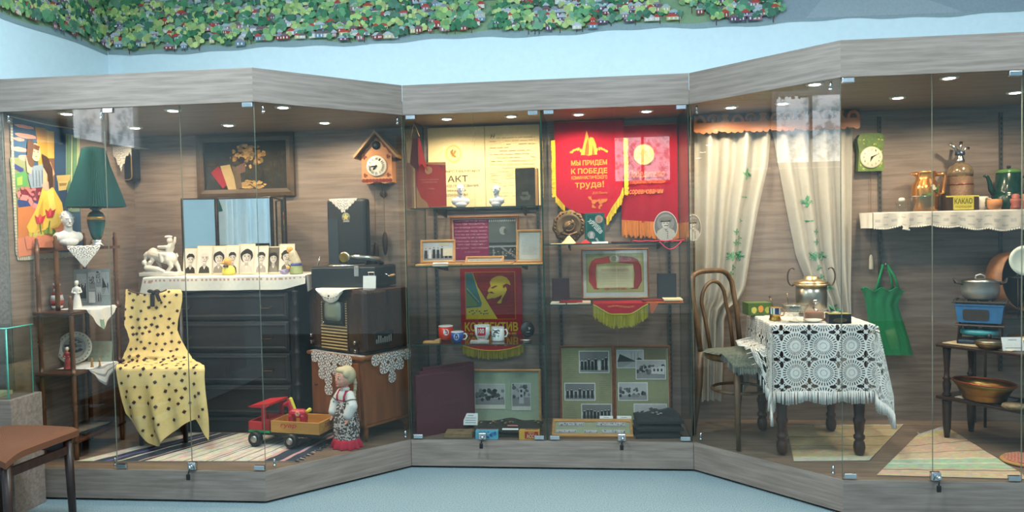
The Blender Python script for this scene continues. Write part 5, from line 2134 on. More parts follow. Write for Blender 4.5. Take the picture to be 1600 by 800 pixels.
MB().lathe([(.098, .036), (.096, .05), (.100, .10), (.094, .16), (.082, .20), (.066, .235), (.055, .255), (.050, .275)], n=48, wav=fold, sx=.82, sy=.66).build('sarafan', FLW, t)
HOT = mat('red_frill', C(186, 28, 62), .85, noise=.1)
mb = MB().lathe([(.108, 0), (.110, .004), (.096, .04), (.09, .05)], n=72, wav=lambda a, j: 1 + (.10 * sin(a * 11) + .04 * sin(a * 23)) * (1 if j < 2 else .2), sx=.9, sy=.74)
mb.build('frill', HOT, t)
BL = mat('doll_blouse', C(222, 222, 218), .9, noise=.05)
mb = MB().lathe([(.050, .25), (.052, .275), (.050, .295), (.040, .312), (.022, .322), (.018, .33)], n=24, sy=.72)
fuse(mb.build('blouse', BL, t), .004, 1)
for sg in (-1, 1):
    p1, p2, p3 = Vector((sg * .050, 0, .300)), Vector((sg * .080, -.012, .240)), Vector((sg * .074, -.035, .195))
    mb = MB().cap(p1, .022, p2, .032).cap(p2, .032, p3, .027)
    sl = mb.build('sleeve', BL, t)
    fuse(sl, .004, 2)
    d = (p2 - p1).normalized()
    mb = MB()
    c = p1.lerp(p2, .55)
    A = Vector((0, 1, 0)).cross(d).normalized()
    B_ = d.cross(A)
    mb.tube([c + (A * cos(i * pi / 10) + B_ * sin(i * pi / 10)) * .0305 for i in range(20)], .0022, 5, closed=True)
    mb.build('sleeve_braid', RUBBER, sl)
    mb = MB()
    c2 = p1.lerp(p2, .8)
    for i in range(3):
        a = -1.9 + i * 1.0
        q = c2 + (A * cos(a) + B_ * sin(a)) * .031
        mb.ell(q, (.005, .005, .004), 8, 5)
    mb.build('sleeve_dots', TGRN, sl)
    # hand with palm, four fingers and a thumb
    hm = MB().cap(p3 + Vector((0, 0, -.018)), .009, p3 + Vector((0, -.008, -.034)), .010)
    for i in range(4):
        f0 = p3 + Vector(((i - 1.5) * .0048, -.012, -.038))
        hm.cap(f0, .0028, f0 + Vector((0, -.006 - .001 * (i % 2), -.009 - .0015 * (1.5 - abs(i - 1.5)))), .0023)
    f0 = p3 + Vector((-sg * .009, -.010, -.03))
    hm.cap(f0, .003, f0 + Vector((-sg * .004, -.008, -.006)), .0025)
    fuse(hm.build('hand', mat('doll_skin', C(226, 164, 142), .5, noise=.04), t), .0015, 1)
    mb = MB().tube([Vector((sg * .034, -.032, .262)), Vector((sg * .034, -.032, .29)), Vector((sg * .032, -.016, .318)), Vector((sg * .034, .016, .314)), Vector((sg * .034, .034, .28))], .006, 6)
    mb.build('strap', HOT, t)
MB().tube([Vector((.046 * cos(a * pi / 12), .034 * sin(a * pi / 12), .266)) for a in range(24)], .0055, 6, closed=True).build('bodice_band', HOT, t)
DSK = _mats['doll_skin']
mb = MB().cap((0, 0, .32), .018, (0, 0, .35), .018)
mb.ell((0, -.006, .392), (.047, .050, .052))
mb.ell((0, -.022, .372), (.036, .034, .030))
mb.ell((-.020, -.034, .374), (.015, .014, .013)).ell((.020, -.034, .374), (.015, .014, .013))
mb.ell((0, -.055, .382), (.006, .007, .006))
mb.ell((0, -.048, .352), (.010, .010, .008))
hd = mb.build('head', DSK, t)
fuse(hd, .0028, 2)
for sg in (-1, 1):
    e_ = MB().ell((sg * .019, -.0505, .395), (.0075, .004, .0065), 10, 8).build('eye', mat('eye_white', C(230, 226, 220), .3), hd)
    MB().ell((sg * .019, -.0535, .395), (.0045, .003, .005), 10, 8).build('iris', mat('eye_brown', C(60, 32, 20), .2), hd)
    MB().tube([(sg * .011, -.053, .4035), (sg * .019, -.0545, .406), (sg * .027, -.0505, .403)], .0012, 5).build('eyelash', RUBBER, hd)
    MB().tube([(sg * .010, -.055, .416), (sg * .019, -.054, .420), (sg * .028, -.048, .416)], .0014, 5).build('eyebrow', BROWNP, hd)
MB().ell((0, -.056, .360), (.009, .004, .0035), 10, 6).build('mouth', mat('doll_lips', C(196, 60, 70), .4), hd)
HAIRM = mat('doll_hair', C(196, 184, 150), .6, noise=.12, nscale=40, stretch=(8, 8, 1))
mb = MB().ell((0, .012, .402), (.056, .052, .056)).ell((0, -.018, .432), (.044, .030, .022))
mb.ell((-.040, -.012, .415), (.015, .025, .025)).ell((.040, -.012, .415), (.015, .025, .025))
fuse(mb.build('hair', HAIRM, t), .004, 2)
mb = MB()
for i in range(9):
    mb.ell((.020 + .003 * (i % 2), .05 + .004 * sin(i), .37 - .017 * i), (.012 - .0005 * i, .012 - .0005 * i, .012), 10, 7)
fuse(mb.build('braid', HAIRM, t), .003, 1)
MB().lathe([(.024, .318), (.026, .326), (.021, .334), (.018, .336)], n=24).build('collar', BL, t)
# MIDDLE CASE
def prop(t, lean):
    t.rotation_euler.x = -lean
    return t


# big double page on the back panel
def state_act():
    Y = YB - .022
    p0, p1, p2 = W(671, 324, Y), W(845, 324, Y), W(760, 197, Y)
    w, hh = p1.x - p0.x, p2.z - SH['a'] - .004
    t = thing('document_board', 'large cream double page with an emblem standing behind two little busts', 'document', (p0.x, Y, SH['a'] + .003))
    P = Paint(0)
    P.box((0, 0, 0), (w, .006, hh), C(212, 196, 150))
    P.build('board', PT, t)
    f = lambda u: (u - 671) / 174 * w
    g_ = lambda v: (324 - v) / 127 * hh
    P = Paint(-.001)
    P.rect(0, 0, f(760), hh, C(214, 199, 152))
    P.rect(f(760.8), 0, w, hh, C(212, 195, 148))
    P.rect(f(759.8), 0, f(760.8), hh, C(156, 138, 96))
    ink = C(92, 84, 66)
    for k in range(20):                                  # round emblem with a wreath
        a = 2 * pi * k / 20
        P.disc(f(711) + .046 * cos(a), g_(238) + .050 * sin(a), .011, .007, C(206, 178, 108), 8, rot=a + 1, step=.4)
    P.disc(f(711), g_(238), .036, None, C(226, 200, 140), 20)
    P.disc(f(711), g_(238), .024, None, C(200, 170, 106), 16)
    P.poly([(f(708), g_(240)), (f(714), g_(232)), (f(716), g_(234)), (f(710), g_(243))], C(150, 116, 60))
    P.poly([(f(706), g_(234)), (f(711), g_(230)), (f(710), g_(238)), (f(716), g_(243)), (f(713), g_(244)), (f(707), g_(238))], C(140, 104, 54))
    P.text('ГОСУДАРСТВЕННЫЙ', f(711), g_(265), f(752) - f(672), .020, ink, -.004)
    P.text('АКТ', f(717), g_(277), f(734) - f(702), .040, C(70, 64, 52), .006)
    P.text('НА ВЕЧНОЕ ПОЛЬЗОВАНИЕ', f(714), g_(288), f(750) - f(678), .015, ink)
    P.text('ЗЕМЛЕЙ', f(714), g_(295), f(728) - f(698), .014, ink)
    P.text('КОЛХОЗАМИ', f(712), g_(302), f(730) - f(690), .015, ink)
    P.text('Н', f(773), g_(213), .022, .026, C(80, 66, 50), .004, slant=.3)
    rn = random.Random(3)
    rowsv = list(range(216, 320, 5))
    for i, v in enumerate(rowsv):
        x = 768 if i else 779
        while x < 838:
            ln = rn.uniform(3, 14)
            if rn.random() < (.86 if v < 262 else .5):
                P.rect(f(x), g_(v) - .0018, f(min(838, x + ln)), g_(v) + .0018, C(158, 142, 102))
            x += ln + 2
    P.build('printed_page', PT, t)


state_act()


# books
def book(name, label, u0, v0, u1, v1, Y, dep, zbase, cols, rotz=0.0, cover=None, group=None, lean=0.0, cat='book', wmul=1.0):
    """upright book, front cover towards the viewer; cols: cover, pages"""
    p0, p1, p2 = W(u0, v1, Y), W(u1, v1, Y), W((u0 + u1) / 2, v0, Y)
    w, hh = (p1.x - p0.x) * wmul, p2.z - zbase
    t = thing(name, label, cat, (p0.x, Y, zbase + .0005), rotz, group)
    t.rotation_euler.x = -lean
    c = .004
    MB().box((0, 0, 0), (w, c, hh), bev=.001).build('front_cover', cols[0], t)
    MB().box((0, dep - c, 0), (w, dep, hh), bev=.001).build('back_cover', cols[0], t)
    MB().grid(lambda a, b: Vector((-.004 * sin(a * pi), dep * a, hh * b)), 8, 1).build('spine', cols[0] if len(cols) < 3 else cols[2], t)
    MB().box((.002, c, .003), (w - .004, dep - c, hh - .004)).build('pages', cols[1], t)
    if cover:
        P = Paint(-.0004)
        cover(P, w, hh)
        P.build('cover_print', PT, t)
    return t


CLR = mat('book_red', C(132, 34, 34), .6, noise=.25, nscale=25)
CLR2 = mat('book_red_spine', C(96, 24, 36), .6, noise=.25)
OLDP = mat('old_pages', C(168, 134, 92), .9, noise=.2, nscale=60)
DKB = mat('book_brown_worn', C(64, 54, 38), .8, noise=.5, nscale=18)
DKB2 = mat('book_black', C(30, 24, 24), .6, noise=.3)


def redcover(P, w, h):
    P.poly([(w * .12, h * .02), (w * .98, h * .02), (w * .98, h * .8), (w * .86, h * .86), (w * .7, h * .98), (w * .1, h * .98), (w * .02, h * .3)], C(158, 52, 44))
    P.disc(w * .42, h * .82, .022, None, C(176, 128, 90), 14, wob=.1)
    P.text('ОБЩЕСТВЕННЫЙ', w * .45, h * .62, w * .62, .010, C(192, 132, 96))
    P.text('КАЛЕНДАРЬ', w * .45, h * .56, w * .5, .010, C(192, 132, 96))
    P.text('1946', w * .5, h * .42, w * .2, .010, C(192, 132, 96))
    P.poly([(0, 0), (w * .42, 0), (w * .34, h * .12), (w * .16, h * .22), (w * .05, h * .4), (0, h * .5)], C(162, 118, 82))
    P.poly([(0, h * .97), (w, h * .93), (w, h), (0, h)], C(170, 120, 84))


book('old_book', 'thick torn red book on the top shelf beside the double page', 651, 253, 697, 318, YC + .16, .085, SH['a'] + .004, [CLR, OLDP, CLR2], radians(14), redcover)
book('old_book', 'thick dark worn book on the top shelf at the glass divider', 806, 263, 838, 322, YC + .18, .075, SH['a'], [DKB, OLDP, DKB2], radians(-12), lambda P, w, h: [P.disc(w * .5 + .02 * cos(i), h * .25 + .02 * sin(i * 2), .012, .01, C(110, 104, 84), 8, wob=.4, seed=i) for i in range(7)])
tag(MB().box((0, 0, 0), (.13, .045, .007), bev=.002).build('wooden_ruler', OAKR, None, (W(672, 319, YC + .1).x, YC + .10, SH['a'] + .0008), radians(3)), 'short wooden ruler lying before the torn red book', 'ruler')
bust('plaster_bust', 'tiny pale bust on the top shelf nearer the torn red book', (W(720, 323, YC + .25).x, YC + .25, SH['a'] + .003), .148, radians(20), 'small busts on the top shelf', socle=False, curls=False)
bust('plaster_bust', 'tiny pale bust on the top shelf nearer the dark worn book', (W(776, 323, YC + .25).x, YC + .25, SH['a'] + .003), .135, radians(-25), 'small busts on the top shelf', socle=True, curls=False)

# small pennant hanging at the partition
p = W(641, 196, YC + .10)
t = thing('small_pennant', 'small dark and red pennant hung by the end glass of the middle case', 'pennant', (XA + .035, YC + .12, p.z - .02), radians(28))
MB().tube([(0, 0, .03), (.015, 0, 0), (.03, 0, -.04)], .0025, 6).tube([(0, 0, .03), (-.01, 0, 0), (-.02, 0, -.05)], .0025, 6).build('hanging_cord', OLDP, t)
MB().slab([(-.03, -.20), (.02, -.25), (.02, -.05), (-.01, -.05)], .0, .003).build('dark_cloth', mat('maroon_cloth', C(78, 30, 28), .9), t)
MB().slab([(.022, -.05), (.030, -.05), (.075, -.245), (.04, -.20), (.022, -.22)], -.004, 0).build('red_cloth', mat('red_cloth', C(168, 40, 34), .9), t)

# second shelf: framed saying with calendar
def saying(P, w, h, t):
    b = .02
    m = w * .56
    P.rect(b, b, m, h - b, C(128, 44, 82))
    lines = ['Советские люди знают:', 'там, где трудности,–', 'там впереди коммунисты.', 'Советские люди знают:', 'что бы ни случилось,', 'коммунисты не подведут.', 'Советские люди знают:', 'там где партия,–', 'там успех, там победа!']
    for i, s in enumerate(lines):
        P.text(s, (b + m) / 2, h * (.90 - .072 * i), (m - b) * (.45 + .024 * len(s) * .95), .0125, C(204, 158, 176), .004)
    P.text('Л.И.Брежнев', m * .56, h * .24, m * .4, .010, C(190, 136, 156))
    P.rect(m, b, w - b, h - b, C(92, 100, 100))
    P.rect(m, b, w - b, h * .40, C(66, 72, 72))
    P.rect(m, h * .39, w - b, h * .43, C(52, 56, 56))
    for i in range(14):
        x = m + .006 + (w - b - m - .012) * i / 13
        P.disc(x, h - b - .012, .0035, .008, C(206, 206, 196), 8)
    P.disc((m + w) / 2 - .005, h * .68, .022, .026, C(146, 150, 148), 18, wob=.04)
    P.disc((m + w) / 2 + .008, h * .67, .010, .018, C(80, 86, 86), 10, wob=.1)
    P.rect(m, h * .33, w - b, h * .365, C(146, 152, 150))
    P.poly([(m + .02, b), (m + .035, b), (m + .032, h * .33), (m + .024, h * .33)], C(140, 146, 144))
    P.poly([(m + .07, h * .33), (m + .085, h * .33), (w - b, b + .02), (w - b, b)], C(130, 136, 134))
    rn = random.Random(6)
    for i in range(40):
        P.disc(rn.uniform(m + .008, w - b - .008), rn.uniform(b + .01, h * .30), .005, .004, grey(rn.choice([50, 70, 100, 150])), 7, wob=.3, seed=i, step=.3)


framed('framed_poster', 'framed magenta saying beside a grey calendar picture on the second shelf', 'poster', 704, 337, 812, 414, YC + .36, OAKR, .014, saying, .02, zbase=SH['b'] + .001)
framed('framed_photo', 'pine framed group photo leaning on the second shelf by the end glass', 'photo frame', 657, 374, 711, 415, YC + .20, OAKL, .014, lambda P, w, h, t: (scenic(P, .018, .018, w - .018, h - .018, 12, 'people', .1, False), P.rect(w * .64, h * .3, w * .92, h * .62, C(206, 196, 168)), P.rect(w * .5, h * .75, w * .82, h * .88, C(196, 186, 156))), .16, radians(6), zbase=SH['b'] + .014)
framed('framed_photo', 'low pine frame with a sepia panorama lying back on the second shelf', 'photo frame', 727, 398, 787, 414, YC + .17, OAKL, .012, lambda P, w, h, t: scenic(P, .02, .018, w - .02, h - .016, 14, 'trees', .9, False), .55, zbase=SH['b'] + .012)
framed('framed_letter', 'pine framed white letter leaning at the glass divider', 'document', 806, 358, 848, 412, YC + .22, OAKL, .013, lambda P, w, h, t: ([P.rect(.02, .02, w - .02, h - .02, C(222, 220, 208))], [P.line([(w * .22, h * (.85 - .04 * i)), (w * .8, h * (.85 - .04 * i))], .0022, C(196, 194, 184)) for i in range(16)]), .14, radians(-8), zbase=SH['b'] + .008, pane_on=True)
for (u0, u1, dz, lab) in ((651, 722, .012, 'pale wooden board lying on the second shelf under the group photo'), (723, 800, .010, 'pale wooden board lying on the second shelf under the panorama'), (801, 850, .007, 'thin pale wooden board lying on the second shelf under the letter')):
    a, b = W(u0, 415, YC + .12), W(u1, 415, YC + .12)
    tag(MB().box((a.x, YC + .085, SH['b'] + .0008), (b.x - .002, YC + .30, SH['b'] + dz), bev=.002).build('display_board', OAKL), lab, 'board')
card('white caption card on the second shelf in front of the group photo', 676, 409, 700, 419, YC + .083, zb=SH['b'] + .001, lean=.6)

# red pennant with a profile
def banner_rows(x0, x1, zt, prof, n=26):
    """lower outline of a banner: prof(s) gives z for s in 0..1"""
    return [(x0 + (x1 - x0) * i / n, prof(i / n)) for i in range(n + 1)]


def fringe(mb, pts, y, ln, rn, col, dens=160, side=None):
    """hanging tassels below the outline pts"""
    L = sum((Vector(b) - Vector(a)).length for a, b in zip(pts, pts[1:]))
    for a, b in zip(pts, pts[1:]):
        d = (Vector(b) - Vector(a)).length
        n = max(1, int(dens * d))
        for i in range(n):
            k = (i + rn.random()) / n
            x, z = a[0] + (b[0] - a[0]) * k, a[1] + (b[1] - a[1]) * k
            l = ln * rn.uniform(.85, 1.08)
            sx = (side or 0) * l
            f = rn.uniform(.7, 1.15)
            w = .003
            mb.add([(x - w, y - .002, z + .006), (x + w, y - .002 - rn.random() * .003, z + .006), (x + w + sx + rn.uniform(-.004, .004), y - .004 * rn.random(), z - l), (x - w + sx, y - .001, z - l)], [(0, 1, 2, 3)], tuple(c * f for c in col))
    return mb


def pennant_profile():
    Y = YB - .02
    x0, x1 = W(720, 480, Y).x, W(816, 480, Y).x
    zt, zb = W(768, 419, Y).z, W(768, 538, Y).z
    zm = W(768, 548, Y).z
    w = x1 - x0
    t = thing('pennant', 'red pennant with a yellow profile and green fringe behind the cups', 'pennant', (x0, Y, 0))
    RED, YL, DR = C(168, 34, 40), C(214, 186, 40), C(132, 30, 28)
    bot = banner_rows(0, w, zt, lambda s: zb - (zb - zm) * sin(s * pi) ** .7)
    P = Paint(0)
    P.poly(bot + [(w, zt), (0, zt)], RED)
    f = lambda u: (u - 720) / 96 * w
    g_ = lambda v: zt + (v - 419) / 119 * (zb - zt)
    cx = lambda a: f(720 + (a - 400) / 1022 * 230 * 1.0)      # from the close-up
    cz = lambda b: g_(400 + b / 800 * 180)
    q = lambda pts: [(cx(a), cz(b)) for a, b in pts]
    P.rect(cx(432), cz(440), cx(782), cz(108), C(206, 120, 40))
    P.rect(cx(438), cz(436), cx(776), cz(114), C(150, 36, 30))
    rn = random.Random(4)
    for i in range(11):
        z = 130 + 27 * i
        P.line([(cx(500 + 13 * i), cz(z)), (cx(640), cz(z + 4)), (cx(770), cz(z - 3))], .0022, C(188, 66, 48))
    P.poly(q([(438, 436), (438, 190), (490, 114), (520, 210), (655, 436)]), C(214, 196, 50))
    P.poly(q([(438, 114), (486, 114), (512, 210), (548, 330), (540, 352), (438, 360)]), C(76, 126, 128))
    P.poly(q([(438, 240), (520, 330), (520, 345), (438, 350)]), C(120, 150, 90))
    for i in range(14):
        P.disc(cx(rn.uniform(450, 600)), cz(rn.uniform(375, 405)), .006, .004, C(70, 84, 40), 7, wob=.4, seed=i, step=.4)
    P.line([(cx(445), cz(220)), (cx(530), cz(320))], .004, C(190, 190, 60))
    # head in profile
    P.poly(q([(612, 210), (606, 180), (622, 156), (655, 140), (690, 138), (722, 150), (742, 175), (750, 205), (748, 250), (735, 290), (715, 325), (660, 330), (655, 322), (682, 296), (690, 270), (664, 282), (640, 292), (620, 290), (588, 300), (582, 288), (592, 262), (602, 258), (590, 244), (596, 228)]), YL)
    P.poly(q([(694, 205), (722, 192), (750, 205), (748, 250), (735, 290), (715, 325), (682, 328), (690, 296), (712, 262), (724, 232), (716, 214), (700, 226)]), DR)
    P.poly(q([(610, 222), (640, 205), (662, 206), (648, 216), (626, 226)]), DR)
    P.poly(q([(596, 250), (620, 246), (640, 262), (612, 258)]), DR)
    P.poly(q([(640, 292), (664, 282), (688, 270), (684, 290), (660, 312)]), DR)
    P.text('КОЛЛЕКТИВ', cx(610), cz(490), cx(795) - cx(425), cz(458) - cz(522), YL, .03)
    P.text('КОММУНИСТ', cx(600), cz(558), cx(790) - cx(425), cz(535) - cz(588), C(186, 150, 40), .02)
    P.text('ТРУДА', cx(610), cz(612), cx(785) - cx(425), cz(600) - cz(622), C(186, 150, 40), .03)
    P.build('printed_cloth', CLOTHP, t)
    mb = fringe(MB(), bot, 0, .055, random.Random(2), C(150, 140, 44), 220)
    mb.build('fringe', CLOTHP, t)
    MB().tube([(p[0], -.003, p[1]) for p in bot], .003, 6).build('gold_edge', mat('gold_braid', C(206, 150, 50), .7), t)


pennant_profile()

# cups on the third shelf
zc = SH['c'] + .0006


def cup(name, label, u, vtop, vbot, ubot, Y, prof, m, inner, deco=None, handle=None, cat='cup', group='cups on the third shelf', parts=None):
    p = W(u, vbot, Y)
    hh = W(u, vtop, Y).z - zc
    t = thing(name, label, cat, (p.x, Y, zc), 0, group)
    r = ubot / 2 * Y / F_PX * 1.0
    out = [(r * a, hh * b) for a, b in prof]
    mb = MB().lathe([(.0001, 0)] + out + [(out[-1][0] - .002, hh)] + [(max(.0005, a - .003), max(.003, b)) for a, b in out[::-1][1:]] + [(.0001, .004)], n=28)
    mb.build('bowl', m, t)
    MB().lathe([(out[-1][0] + .0006, hh - .004), (out[-1][0] + .0004, hh + .0008), (out[-1][0] - .002, hh + .0012)], n=28).build('rim', inner, t)
    if handle:
        sg, hm = handle
        MB().tube([(sg * r * .92, 0, hh * .78), (sg * (r + .012), 0, hh * .82), (sg * (r + .020), 0, hh * .55), (sg * (r + .012), 0, hh * .3), (sg * r * .85, 0, hh * .26)], [.004, .0045, .0045, .0045, .004], 8).build('handle', hm, t)
    rf = lambda z: next((out[i][0] + (out[i + 1][0] - out[i][0]) * (z - out[i][1]) / (out[i + 1][1] - out[i][1]) for i in range(len(out) - 1) if out[i][1] <= z <= out[i + 1][1]), out[-1][0])
    t_rf[t.name] = rf
    return t, r, hh


t_rf = {}


def wrap(P, t, r, zf, rot=0.0, part='print', m=None):
    """bend a flat drawing around a cup of radius zf(z)"""
    for i, v in enumerate(P.v):
        rr = zf(v.z) + .0004 - v.y
        a = -pi / 2 + v.x / r + rot
        P.v[i] = Vector((rr * cos(a), rr * sin(a), v.z))
    return P.build(part, m or PTG, t)


def oval_portrait(P, x, z, rx, rz, seed=1):
    P.disc(x, z, rx, rz, C(226, 226, 222), 20)
    P.poly([(x - rx * .55, z - rz * .7), (x + rx * .55, z - rz * .7), (x + rx * .3, z - rz * .2), (x - rx * .3, z - rz * .2)], C(50, 52, 56))
    P.disc(x, z + rz * .15, rx * .33, rz * .36, C(170, 168, 162), 12)
    P.disc(x, z + rz * .42, rx * .36, rz * .2, C(50, 50, 52), 10)
    P.rect(x - rx * .1, z - rz * .5, x + rx * .1, z - rz * .2, C(220, 220, 216))


RCUP, BCUP = mat('red_enamel', C(196, 52, 34), .2, noise=.05), mat('blue_enamel', C(58, 92, 168), .2, noise=.05)
WCUP = mat('white_enamel', C(224, 230, 226), .2, noise=.04)
rprof = [(.72, 0), (.95, .1), (1.02, .35), (1.0, 1)]
t, r, hh = cup('mug', 'round red mug with an oval portrait on the third shelf', 697, 509, 538, 23, YC + .24, rprof, RCUP, WCUP)
P = Paint()
oval_portrait(P, .010, hh * .62, .0165, .0195)
wrap(P, t, r, t_rf[t.name])
bprof = [(.55, 0), (.75, .12), (.95, .5), (1.0, 1)]
t, r, hh = cup('tea_cup', 'small blue tea cup with an oval portrait in front of the red mug', 715, 518, 538, 20, YC + .15, bprof, BCUP, WCUP, handle=(1, WCUP))
P = Paint()
oval_portrait(P, 0, hh * .58, .0165, .0195)
wrap(P, t, r, t_rf[t.name])
t, r, hh = cup('tea_cup', 'white and red jubilee cup with the number 100', 754, 508, 538, 25, YC + .18, [(.45, 0), (.6, .1), (.92, .45), (1.0, 1)], WCUP, WCUP)
P = Paint()
[P.rect(-.028 + .007 * i, hh * (.40 + .065 * j), -.021 + .007 * i, hh * (.465 + .065 * j), C(178, 36, 52), .02) for i in range(8) for j in range(8)]
pass
P.y -= .0006
P.text('100', 0, hh * .70, .036, hh * .30, C(226, 222, 214), .015)
P.text('ХАССР', 0, hh * .30, .05, hh * .13, C(150, 60, 66), .01)
wrap(P, t, r, t_rf[t.name])
t, r, hh = cup('mug', 'straight white enamel mug with a grey picture on the third shelf', 778, 511, 536, 21, YC + .22, [(.98, 0), (1, .05), (1, 1)], WCUP, WCUP, handle=(1, WCUP))
P = Paint()
rn = random.Random(3)
for i in range(22):
    P.disc(rn.uniform(-.03, .014), hh * rn.uniform(.35, .85), .005, .004, grey(rn.choice([60, 90, 120])), 8, wob=.4, seed=i)
wrap(P, t, r, lambda z: r)
# round compact standing open
p = W(822, 537, YC + .22)
t = thing('compact_case', 'round dark compact standing open on the third shelf', 'compact', (p.x, YC + .22, zc))
MB().lathe([(.0001, .0), (.036, 0), (.038, .003), (.036, .008), (.0001, .008)], n=30, sy=.95).build('base', SILVER, t)
mb = MB()
mb.M = Matrix.Translation((.008, .03, .062)) @ Matrix.Rotation(radians(20), 4, 'Z') @ Matrix.Rotation(radians(72), 4, 'X')
mb.lathe([(.0001, .005), (.036, .005), (.041, .003), (.042, 0), (.041, -.004), (.0001, -.005)], n=34, sy=1.15)
lid = mb.build('lid', RUBBER, t)
mb = MB()
mb.M = Matrix.Translation((.008, .03, .062)) @ Matrix.Rotation(radians(20), 4, 'Z') @ Matrix.Rotation(radians(72), 4, 'X')
mb.add([(.002, .012, .0056), (.022, .006, .0056), (.006, -.008, .0056)], [(0, 1, 2)])
mb.add([(-.012, -.016, .0056), (.012, -.016, .0056), (.012, -.02, .0056), (-.012, -.02, .0056)], [(0, 1, 2, 3)])
mb.build('emblem', SILVER, lid)
mb = MB().box((0, 0, 0), (.10, .05, .012), bev=.002)
mb.slab([(0.055, .012), (.10, .012), (.10, .026), (.08, .022)], .0, .05)
tag(mb.build('wooden_block', OAKL, None, (W(662, 538, YC + .12).x, YC + .10, zc)), 'small brown wooden block beside the red mug', 'block')
mb = MB().box((0, 0, 0), (.108, .05, .016), bev=.003)
for i in range(4):
    mb.box((-.001, -.001, .002 + .0036 * i), (.109, .0, .0035 + .0036 * i))
mb.slab([(.03, .016), (.055, .026), (.085, .018), (.085, .016)], .005, .045)
tag(mb.build('paper_bundle', mat('grey_paper', C(176, 168, 160), .9, noise=.2), None, (W(735, 539, YC + .10).x, YC + .085, zc)), 'small bundle of grey papers below the jubilee cup', 'papers')

# bottom of the first bay
zf = ZK + .0006
MAR = mat('maroon_board', C(84, 26, 40), .55, noise=.15)
# big folders standing beside the end glass
for i, (xa, ya, ln, hh, lab) in enumerate(((-1.040, YC + .045, .37, .36, 'nearest'), (-1.030, YC + .096, .36, .375, 'middle'), (-1.020, YC + .146, .34, .39, 'farthest'))):
    t = thing('photo_folder', '%s of three tall maroon folders standing by the end glass' % lab, 'folder', (xa, ya, zf), radians(38), 'maroon folders')
    MB().box((0, 0, 0), (ln, .006, hh), bev=.002).build('front_cover', MAR, t)
    MB().box((0, .026, 0), (ln, .032, hh), bev=.002).build('back_cover', MAR, t)
    MB().box((.01, .007, .006), (ln - .01, .025, hh - .012)).build('pages', PAPERY, t)
    MB().box((-.006, 0, 0), (0, .032, hh), bev=.002).build('spine', MAR, t)
    if i == 0:
        P = Paint(-.0005)
        P.text('Дорогами Отцов', ln * .55, hh * .5, .13, .022, C(104, 62, 62), .0, slant=.2, rot=.06)
        P.text('альбом', ln * .5, hh * .22, .06, .012, C(96, 56, 56))
        P.build('lettering', PT, t)


def two_prints(P, w, h, t):
    P.rect(.012, .012, w - .012, h - .012, C(158, 172, 146))
    for (u0, v0, u1, v1, k, sd) in ((743, 600, 789, 636, 'park', 21), (801, 599, 829, 638, 'tower', 22)):
        a = Paint(.0095)
        x0, x1 = (u0 - 729) / 117 * w, (u1 - 729) / 117 * w
        z0, z1 = (659 - v1) / 82 * h, (659 - v0) / 82 * h
        a.rect(x0 - .004, z0 - .006, x1 + .004, z1 + .004, C(206, 204, 190))
        scenic(a, x0, z0 + .02, x1, z1, sd, k, 0, False)
        a.build('photo_print', PT, t)


framed('framed_photos', 'pine framed board with two grey photographs behind the folded tunic', 'photo frame', 729, 578, 846, 660, YC + .38, OAKL, .014, two_prints, .05, zbase=zf, depth=.02)
card('white caption card standing beside the brown envelope', 724, 646, 746, 661, YC + .22, zb=zf + .03)
mb = MB().box((0, 0, 0), (.165, .12, .02), bev=.003)
t = thing('paper_packet', 'brown paper packet lying before the maroon folders', 'envelope', (W(690, 681, YC + .06).x + .02, YC + .03, zf + .001), radians(2))
mb.build('packet', mat('kraft_paper', C(132, 108, 74), .85, noise=.15), t)
P = Paint(0)
P.M = Matrix.Translation((.09, .07, .0264)) @ Matrix.Rotation(-pi / 2, 4, 'X')
P.disc(0, 0, .022, .014, C(112, 84, 54), 16)
P.build('stamp', PT, t)
MB().box((.002, .0, .021), (.16, .115, .026), bev=.002).build('top_sheet', _mats['kraft_paper'], t)


